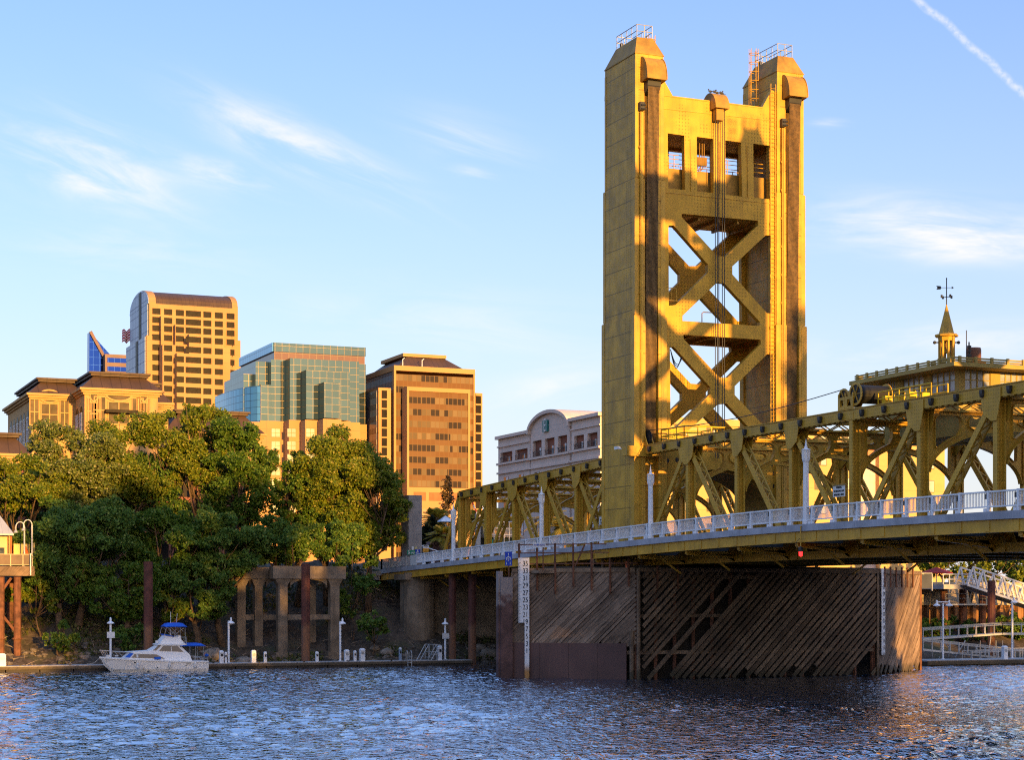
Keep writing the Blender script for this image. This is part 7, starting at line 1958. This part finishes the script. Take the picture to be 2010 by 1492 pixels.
# rocks on the bank
rk = random.Random(4)
spots = [(60 + rk.uniform(-1, 1), 0) for _ in range(0)]
rocks = [(418, 1285, .95, 'pale rounded boulder just right of the stern of the cruiser'), (478, 1290, .8, 'boulder at the water edge left of the trestle'), (760, 1290, .6, 'flat grey rock at the water edge left of the bridge pier'), (735, 1262, .45, 'small pale rock on the bank left of the bridge pier'), (960, 1290, .9, 'big rock at the foot of the abutment, left of the timber pier'), (940, 1270, .7, 'second rock up the slope by the abutment')]
for px, py, r_, lab in rocks:
    Y = 178.5 + (1292 - py) * .09; x = XY(px, Y); z = float(ground_h(np.array([x]), np.array([Y]))[0]); m = MB(); m.ball((x, Y, z + r_ * .35), r_ * 1.2, r_, r_ * .75, 12, 8)
    m.v = [(a + rk.uniform(-.1, .1) * r_, b + rk.uniform(-.1, .1) * r_, c + rk.uniform(-.1, .1) * r_) for a, b, c in m.v]
    tag(m.build('rock', pmat('river_rock', (.23, .185, .145), .9, var=.3, scale=2, bump=.4), smooth=True), lab, 'rock', 'rocks on the river bank')
# litter of riprap stones and twigs at the water's edge: nobody could count them
m = MB()
for k in range(650):
    x = rk.uniform(16, 92); y = 175.5 + rk.uniform(-.5, 6) ; z = float(ground_h(np.array([x]), np.array([y]))[0]); r_ = rk.uniform(.08, .34)
    n0 = len(m.v); m.ball((x, y, z + r_ * .2), r_ * 1.3, r_, r_ * .7, 6, 4); m.v[n0:] = [(a + rk.uniform(-.2, .2) * r_, b + rk.uniform(-.2, .2) * r_, c + rk.uniform(-.2, .2) * r_) for a, b, c in m.v[n0:]]
o = m.build('riprap', pmat('riprap_stone', (.15, .12, .095), .9, var=.35, scale=1.5)); tag(o, 'loose stones along the foot of the bank', 'stones', kind='stuff')

# ------------------------------------------------------------------ trees
def leaf_mat(name, c0, c1, c2, trans=.42):
    m = bpy.data.materials.new(name); m.use_nodes = True; nt_ = m.node_tree; E.nt = nt_; b = nt_.nodes['Principled BSDF']
    g = nt_.nodes.new('ShaderNodeNewGeometry'); rnd = E(g.outputs['Random Per Island'])
    n = enoise(objco(), .45, 3.0)
    c = emix(sstep(n * .6 + rnd * .4, .3, .7), c0, c1); c = emix((rnd > .90) * .8, c, c2)
    nt_.links.new(c.v, b.inputs['Base Color']); b.inputs['Roughness'].default_value = .55; b.inputs['Specular IOR Level'].default_value = .25
    tr = nt_.nodes.new('ShaderNodeBsdfTranslucent'); nt_.links.new(c.v, tr.inputs[0])
    mx = nt_.nodes.new('ShaderNodeMixShader'); mx.inputs[0].default_value = trans
    nt_.links.new(b.outputs[0], mx.inputs[1]); nt_.links.new(tr.outputs[0], mx.inputs[2]); nt_.links.new(mx.outputs[0], nt_.nodes['Material Output'].inputs[0]); return m
M_LEAF = leaf_mat('cottonwood_leaves', (.085, .14, .012), (.26, .275, .02), (.40, .33, .08))
M_LEAF2 = leaf_mat('dark_leaves', (.06, .13, .022), (.15, .235, .034), (.28, .31, .07))
M_LEAF4 = leaf_mat('grey_olive_leaves', (.085, .12, .022), (.22, .235, .045), (.42, .38, .2), .35)
M_LEAF5 = leaf_mat('fresh_green_leaves', (.055, .12, .012), (.14, .22, .022), (.26, .28, .06))
M_LEAF3 = leaf_mat('rusty_needles', (.05, .04, .015), (.13, .075, .025), (.2, .1, .04), .2)
M_CYP = leaf_mat('cypress_needles', (.008, .014, .006), (.014, .022, .008), (.02, .025, .01), .1)
M_PALM = leaf_mat('palm_fronds', (.22, .19, .02), (.42, .30, .03), (.45, .3, .05), .35)
M_BARK = pmat('bark', (.12, .075, .045), .9, var=.35, scale=2, bump=.6, bscale=8)
def leaves_mesh(name, P, Nn, size, mat, parent):
    """small folded leaf faces at the points P"""
    n = len(P); r = nrng
    d = r.normal(0, 1, (n, 3)); d[:, 2] -= .5; d /= np.linalg.norm(d, axis=1)[:, None]
    s = np.cross(d, r.normal(0, 1, (n, 3))); s /= np.linalg.norm(s, axis=1)[:, None] + 1e-9
    L = size * r.uniform(.6, 1.35, n)[:, None]; W = L * r.uniform(.30, .5, (n, 1))
    nn = np.cross(d, s)
    v = np.stack([P, P + d * L * .5 + s * W + nn * L * .1, P + d * L, P + d * L * .5 - s * W + nn * L * .1], 1).reshape(-1, 3).astype(np.float32)
    v -= np.array(WL[parent.name], dtype=np.float32)
    me = bpy.data.meshes.new(name); me.vertices.add(4 * n); me.vertices.foreach_set('co', v.ravel()); me.loops.add(4 * n); me.loops.foreach_set('vertex_index', np.arange(4 * n, dtype=np.int32))
    me.polygons.add(n); me.polygons.foreach_set('loop_start', np.arange(0, 4 * n, 4, dtype=np.int32)); me.update(calc_edges=True); me.materials.append(mat)
    o = bpy.data.objects.new(name, me); col.objects.link(o); o.parent = parent; WL[o.name] = WL[parent.name]; return o
def tree(name, label, base, ctr, rad, seed, nleaf, size=.42, mat=None, nblob=46, group='trees on the river bank', lean=None, cat='tree', trunk_r=.45, open_=.5, lobes=None):
    rr = random.Random(seed); base = Vector(base); ctr = Vector(ctr); t = thing(name, label, cat, base, group); mat = mat or M_LEAF
    tr = MB(); fork = base.lerp(ctr, .45) + Vector((rr.uniform(-.6, .6), rr.uniform(-.3, .3), 0)); mid = base.lerp(fork, .5) + Vector((rr.uniform(-.5, .5), 0, 0))
    tr.tube([base - Vector((0, 0, .6)), base.lerp(mid, .35), mid, fork], trunk_r, 8, trunk_r * .6)
    blobs = []
    for k in range(nblob):
        while True:
            u = Vector((rr.gauss(0, 1), rr.gauss(0, 1), rr.gauss(0, 1))).normalized() * (rr.uniform(.25, 1) ** .45) * (1.22 if rr.random() < .16 else 1.0)
            if u.z > -.85: break
        flat = 1 - .25 * max(0, -u.z)
        c = ctr + Vector((u.x * rad[0] * flat, u.y * rad[1] * flat, u.z * rad[2])); blobs.append((c, rr.choice((.11, .16, .2, .24, .28)) * rr.uniform(.85, 1.15) * (rad[0] + rad[2]) / 2))
    main = [b for b in blobs[:9]]
    for c, r_ in main:
        k = fork.lerp(c, .5) + Vector((0, 0, -.12 * (c - fork).length)); tr.tube([fork, k, c], trunk_r * .34, 6, .03)
    for c, r_ in blobs[9:]:
        a = min(main, key=lambda q: (q[0] - c).length)[0]; st_ = fork.lerp(a, rr.uniform(.45, .8)); tr.tube([st_, st_.lerp(c, .5) + Vector((0, 0, -.3)), c], .06, 4, .015)
    tr.build('trunk', M_BARK, t, smooth=True)
    w = np.array([b[1] ** 2 for b in blobs]); w /= w.sum(); cnt = (w * nleaf).astype(int); P = []
    for (c, r_), k in zip(blobs, cnt):
        u = nrng.normal(0, 1, (k, 3)); u /= np.linalg.norm(u, axis=1)[:, None]
        rr_ = r_ * nrng.uniform(.15, 1.0, k) ** open_
        # twigs: leaves gather along short sprays inside each clump
        nt_ = max(4, k // 28); tw = nrng.normal(0, 1, (nt_, 3)); tw /= np.linalg.norm(tw, axis=1)[:, None]; idx = nrng.integers(0, nt_, k)
        q = u * .28 + tw[idx]; q /= np.linalg.norm(q, axis=1)[:, None]
        p = np.array(c) + q * rr_[:, None] * np.array([1.15, 1.15, .85]); P.append(p)
    P = np.concatenate(P); leaves_mesh('crown', P, None, size, mat, t); return t
def gz(x, y): return float(ground_h(np.array([x]), np.array([y]))[0])
def ptree(px, ptop, pbot, rpx, Y, seed, nleaf, label, mat=None, size=.235, ry=None, bx=0, name='cottonwood_tree', nblob=70, group='trees on the river bank', by=None, **k):
    a, b = onY(px, ptop, Y), onY(px, pbot, Y); ctr = (a + b) / 2; r_ = rpx / F_PX * Y / C * 1.03; rz = (a.z - b.z) / 2
    bx_ = a.x + bx; by = by or Y + .5
    return tree(name, label, (bx_, by, gz(bx_, by)), ctr, (r_ * .88, (ry or r_ * .8), rz * .88), seed, int(nleaf * 4.0), size, mat, nblob, group, **k)
ptree(35, 893, 1010, 92, 189, 1, 9000, 'broad cottonwood at the left edge, above the restaurant roof', bx=1.2)
ptree(150, 822, 1020, 105, 193, 2, 15000, 'big cottonwood in front of the leftmost mansard building', M_LEAF4)
ptree(265, 795, 1010, 105, 195, 3, 16000, 'tall cottonwood below the wider mansard block, with the highest broad crown')
ptree(395, 784, 980, 62, 194, 4, 9000, 'narrow high cottonwood in front of the tan office tower')
ptree(465, 836, 1050, 78, 192, 5, 11000, 'dense cottonwood in front of the rounded dark roof', M_LEAF5)
ptree(175, 960, 1165, 110, 183.5, 6, 14000, 'low dark leafy tree on the slope above the bushes at the left', M_LEAF2, bx=-1)
ptree(330, 985, 1170, 95, 184.5, 7, 12000, 'low dark leafy tree behind the rusty pile of the cruiser', M_LEAF5)
ptree(440, 1000, 1140, 88, 183.5, 8, 11000, 'low dark leafy tree hanging over the left side of the trestle', M_LEAF2)
ptree(645, 842, 1050, 92, 190, 9, 17000, 'sunlit cottonwood in front of the glass building')
ptree(725, 862, 1115, 78, 188, 10, 15000, 'sunlit cottonwood with golden drooping leaves beside the concrete pylon')
ptree(585, 900, 1060, 55, 191, 11, 6000, 'slender airy cottonwood left of the sunlit one', M_LEAF5)
ptree(560, 1015, 1115, 75, 186, 12, 7000, 'low dark leafy tree above the trestle beam', M_LEAF2)
ptree(660, 1010, 1115, 60, 186, 13, 6000, 'small leafy tree right of the trestle top', M_LEAF2)
ptree(392, 1085, 1225, 66, 181.5, 14, 6000, 'low leafy tree hanging over the bank left of the trestle', M_LEAF2)
ptree(240, 1080, 1235, 80, 181.2, 15, 6000, 'low leafy tree hanging over the bank right of the restaurant', M_LEAF5)
ptree(120, 1040, 1200, 75, 182.5, 16, 6000, 'low leafy tree beside the corner of the restaurant deck', M_LEAF2)
ptree(300, 880, 1040, 110, 198, 21, 9000, 'shaded cottonwood filling the middle of the grove', M_LEAF2)
ptree(90, 960, 1080, 80, 196, 22, 6000, 'shaded cottonwood behind the brick arches at the left', M_LEAF2)
def shrub(px, py, rpx, Y, seed, n, label, mat=None, name='shrub', hz=.8):
    a = onY(px, py, Y); r_ = rpx / F_PX * Y / C; z = gz(a.x, Y); c = Vector((a.x, Y, max(a.z, z + r_ * .5)))
    return tree(name, label, (a.x, Y + .2, z), c, (r_, r_ * .8, r_ * hz), seed, n, .32, mat or M_LEAF2, 16, 'shrubs on the river bank', cat='shrub', trunk_r=.12)
shrub(82, 1165, 42, 183, 31, 2500, 'yellow green shrub right of the restaurant stilt', M_LEAF, hz=1.0)
shrub(122, 1252, 30, 178.5, 32, 1800, 'round dark shrub low on the bank at the left')
shrub(255, 1170, 42, 181, 33, 2600, 'shrub with light green sprays left of the cruiser pile', M_LEAF, hz=1.1)
shrub(330, 1190, 40, 181.5, 34, 2600, 'shrub with long sprays right of the cruiser pile', M_LEAF)
shrub(258, 1252, 32, 178.5, 35, 1600, 'shrub on the bank just above the bow of the cruiser')
shrub(693, 1140, 42, 183.5, 36, 3200, 'tall shrub right of the trestle', hz=1.9)
shrub(730, 1230, 32, 180, 37, 1700, 'low shrub on the slope left of the bridge pier')
shrub(390, 1120, 50, 184, 38, 3000, 'shrub under the dark trees in the middle of the bank')
shrub(130, 1120, 50, 185, 39, 3000, 'shrub behind the round dark one at the left')
shrub(20, 1160, 34, 186, 40, 1600, 'bright shrub between the restaurant stilts', M_LEAF)
# bushes under the right ramps
for k, (px, py) in enumerate(((1835, 1240), (1870, 1238), (1905, 1236), (1945, 1240), (1985, 1226), (2010, 1236))):
    Y = 167.2; a = onY(px, py, Y); z = gz(a.x, Y); tree('shrub', ['dark bush under the ramp beside the pier', 'dark bush under the ramp, second from the pier', 'dark bush at the middle of the ramp', 'dark bush behind the rusty pile at the right', 'taller dark bush below the gangway', 'dark bush at the right edge of the picture'][k], (a.x, Y, z), (a.x, Y, max(a.z, z + .6)), (2.2, 1.3, 1.2 + .3 * (k % 2)), 60 + k, 2200, .30, M_LEAF2, 16, 'bushes below the right wall', cat='shrub', trunk_r=.1)
for k, (px, py, r_) in enumerate(((1850, 1108, 2.6), (1905, 1112, 3.2), (1960, 1108, 4.0), (2020, 1104, 4.2), (1990, 1085, 4.0), (1925, 1095, 3.5))):
    Y = 182 + 2 * k; a = onY(px, py, Y); tree('street_tree', ['small sunlit tree above the landing, nearest the pier', 'sunlit tree behind the ticket kiosk', 'green tree behind the start of the gangway', 'green tree at the right edge above the gangway', 'green tree farther back at the right', 'green tree farther back behind the kiosk'][k], (a.x, Y, 8.3), (a.x, Y, a.z), (r_, r_, r_ * .8), 80 + k, 3000, .36, M_LEAF if k < 3 else M_LEAF2, 20, 'trees behind the right landing', trunk_r=.16)

# low weeds, ivy and dead twigs spread over the bank, past counting
n = 16000; wxs = nrng.uniform(16, 92, n * 3); wys = nrng.uniform(176.5, 197, n * 3)
keep = lump(wxs, wys * 1.3, 6.0) > .25; wxs, wys = wxs[keep][:n], wys[keep][:n]
wp = np.stack([wxs, wys, ground_h(wxs, wys) + nrng.uniform(0, .55, len(wxs)) ** 1.5], 1)
holder = bpy.data.objects.new('weeds_base', None); WL['weeds_base'] = Vector((0, 0, 0))
wo = leaves_mesh('bank_weeds', wp, None, .30, leaf_mat('weed_leaves', (.05, .07, .015), (.13, .12, .03), (.22, .15, .08), .25), holder); wo.parent = None
bpy.data.objects.remove(holder); tag(wo, 'low weeds and ivy scattered over the river bank', 'weeds', kind='stuff')
m = MB(); tw = random.Random(77)
for k in range(420):
    x, y = tw.uniform(17, 92), tw.uniform(175.8, 192); z = gz(x, y) + .05; a = tw.uniform(0, 6.28); L = tw.uniform(.4, 2.2)
    p = Vector((x, y, z)); q = p + Vector((math.cos(a) * L, math.sin(a) * L * .4, tw.uniform(.0, .5) * L)); m.tube([p, p.lerp(q, .5) + Vector((0, 0, tw.uniform(-.05, .15))), q], tw.uniform(.02, .06), 4, .01)
tag(m.build('driftwood', pmat('grey_driftwood', (.30, .23, .17), .9, var=.3)), 'dead twigs and driftwood strewn over the bank', 'driftwood', kind='stuff')
# conifers and cypresses
def conifer(px, ptop, pbot, rpx, Y, seed, n, label, mat, name, cat='tree', col_=False):
    a, b = onY(px, ptop, Y), onY(px, pbot, Y); rr = np.random.default_rng(seed); t = thing(name, label, cat, (a.x, Y, 10.5)); R_ = rpx / F_PX * Y / C
    m = MB(); m.tube([(a.x, Y, 10.3), (a.x, Y, a.z - .4)], .25, 6, .04); 
    P = []; h = a.z - 10.8; nb = 0
    if col_:
        k = n; u = rr.uniform(0, 1, k); ang = rr.uniform(0, 6.28, k); rad = R_ * np.sqrt(np.clip(np.sin(np.clip(u * 1.05 + .04, 0, 1) * PI) ** .6, .05, 1)) * rr.uniform(.7, 1.05, k); P = np.stack([a.x + np.cos(ang) * rad, Y + np.sin(ang) * rad, 10.8 + h * u], 1)
    else:
        L = []
        for i in range(70):
            u = rr.uniform(.05, 1) ; ang = rr.uniform(0, 6.28); ln = R_ * (1 - u) ** .75 * rr.uniform(.6, 1.15) + .2; q = np.array([np.cos(ang), np.sin(ang), -.12]); o = np.array([a.x, Y, 10.8 + h * u])
            e = o + q * ln; m.tube([o, e], .05, 4, .01); k = max(10, int(n / 70 * (ln / R_ + .3))); tt_ = rr.uniform(.25, 1.05, k)[:, None]; L.append(o + q * ln * tt_ + rr.normal(0, .16 + .08 * ln, (k, 3)) * np.array([1, 1, .6]))
        P = np.concatenate(L)
    m.build('trunk', M_BARK, t); leaves_mesh('crown', P, None, .34 if not col_ else .5, mat, t)
conifer(878, 936, 1075, 27, 262, 5, 4200, 'reddish pointed conifer between the brown tower and the truss', M_LEAF3, 'conifer')
conifer(848, 1018, 1100, 9, 212, 6, 2200, 'dark slim cypress right of the pylon, the taller of two', M_CYP, 'cypress_tree', col_=True)
conifer(838, 1033, 1100, 8, 211, 7, 1800, 'dark slim cypress right of the pylon, the shorter of two', M_CYP, 'cypress_tree', col_=True)
def palm(px, py, Y, r_, seed, label, nf=44):
    rr = random.Random(seed); a = onY(px, py, Y); t = thing('palm_tree', label, 'palm', (a.x, Y, 10.5), 'palms behind the truss')
    m = MB(); m.tube([(a.x, Y, 10.3), (a.x + .1, Y, a.z)], .38, 8, .30); m.ball((a.x + .1, Y, a.z), .55, .55, .7); m.build('trunk', M_BARK, t)
    P = []; m = MB()
    for k in range(nf):
        ang = rr.uniform(0, 6.28); el = rr.uniform(-.5, 1.3); L = r_ * rr.uniform(.85, 1.1); d = Vector((math.cos(ang) * math.cos(el), math.sin(ang) * math.cos(el), math.sin(el))); o = Vector((a.x + .1, Y, a.z)); pts = [o + d * L * s - Vector((0, 0, 1)) * L * .42 * s * s for s in (0, .25, .5, .75, 1)]
        sd = d.cross(Vector((0, 0, 1))).normalized()
        for i in range(14):
            s = .15 + .85 * i / 14; j = min(3, int(s * 4)); p = pts[j].lerp(pts[j + 1], s * 4 - j); w = .75 * math.sin(PI * min(1, s * .85 + .12)) * r_ / 3
            dn = (pts[j + 1] - pts[j]).normalized()
            for q in (-1, 1):
                e = p + sd * q * w + dn * w * .6 - Vector((0, 0, .25 * w)); b_ = dn * .07; m.add([p - b_, p + b_, e + b_ * .3, e - b_ * .3], [(0, 1, 2, 3)])
        for j in range(4): m.beam(pts[j], pts[j + 1], .06, .03)
    m.build('crown', M_PALM, t, fix=False)
palm(855, 1022, 216, 2.9, 1, 'yellow palm right of the pylon, behind the cypresses')
palm(866, 1052, 208, 2.3, 2, 'lower yellow palm by the end of the truss')
palm(938, 1025, 214, 3.0, 3, 'yellow palm behind the second truss post')
palm(985, 1022, 218, 3.0, 4, 'yellow palm behind the kiosk')
palm(1075, 1020, 214, 3.2, 5, 'yellow palm behind the lamp post left of the tower')
palm(1105, 1035, 210, 2.6, 6, 'yellow palm nearest the tower foot')
palm(1400, 1045, 206, 2.0, 7, 'low palm seen through the right truss, before the hotel')

# ------------------------------------------------------------------ unseen west bank trees, added and shaped to cast shade over the river
wb = tree('shade_tree', 'tall unseen shade cottonwood of the near bank, beyond the right edge', (49, -2, 4.6), (49, -2, 27.0), (8.5, 6, 13.0), 51, 9000, 1.0, M_LEAF2, 60, 'unseen shade trees of the near bank', trunk_r=.6)
wb2 = tree('shade_tree', 'broad unseen shade cottonwood of the near bank, beyond the right edge', (80.5, -3, 4.6), (80.5, -3, 17.5), (8.5, 6, 13), 52, 9000, 1.0, M_LEAF2, 60, 'unseen shade trees of the near bank', trunk_r=.6)
for (x, y, z, rz, lab, src, sz) in ((61, -4, 4.6, 1.2, 'tall unseen shade cottonwood of the near bank, second in the row', wb, 1), (46, -16, 4.0, 2.5, 'tall unseen shade cottonwood of the near bank, first in the row', wb, 1), (92.5, -3, 4.8, 2.0, 'broad unseen shade cottonwood of the near bank, toward the bridge', wb2, 1), (70.5, -2, 4.8, 4.0, 'broad unseen shade cottonwood of the near bank, between the tall pair and the bridge', wb2, 1),
                              (86, -14, 4.0, 5.0, 'broad unseen shade cottonwood of the near bank, standing behind the row', wb2, 1.05), (98.5, -6, 4.6, 0.6, 'high crowned unseen shade cottonwood of the near bank, beyond the bridge', wb, 1.28), (119, -3, 4.8, 1.0, 'broad unseen shade cottonwood of the near bank, far past the bridge', wb2, 1), (96, -19, 3.8, 1.5, 'broad unseen shade cottonwood of the near bank, standing farther back near the bridge', wb2, 1.0), (71, -17, 3.9, 2.2, 'broad unseen shade cottonwood of the near bank, standing farther back behind the row', wb2, 1.0), (133, -4, 4.7, 3.0, 'broad unseen shade cottonwood of the near bank, last in the row', wb2, 1)):
    place(src, (x, y, z), rz, lab).scale = (1, 1, sz)
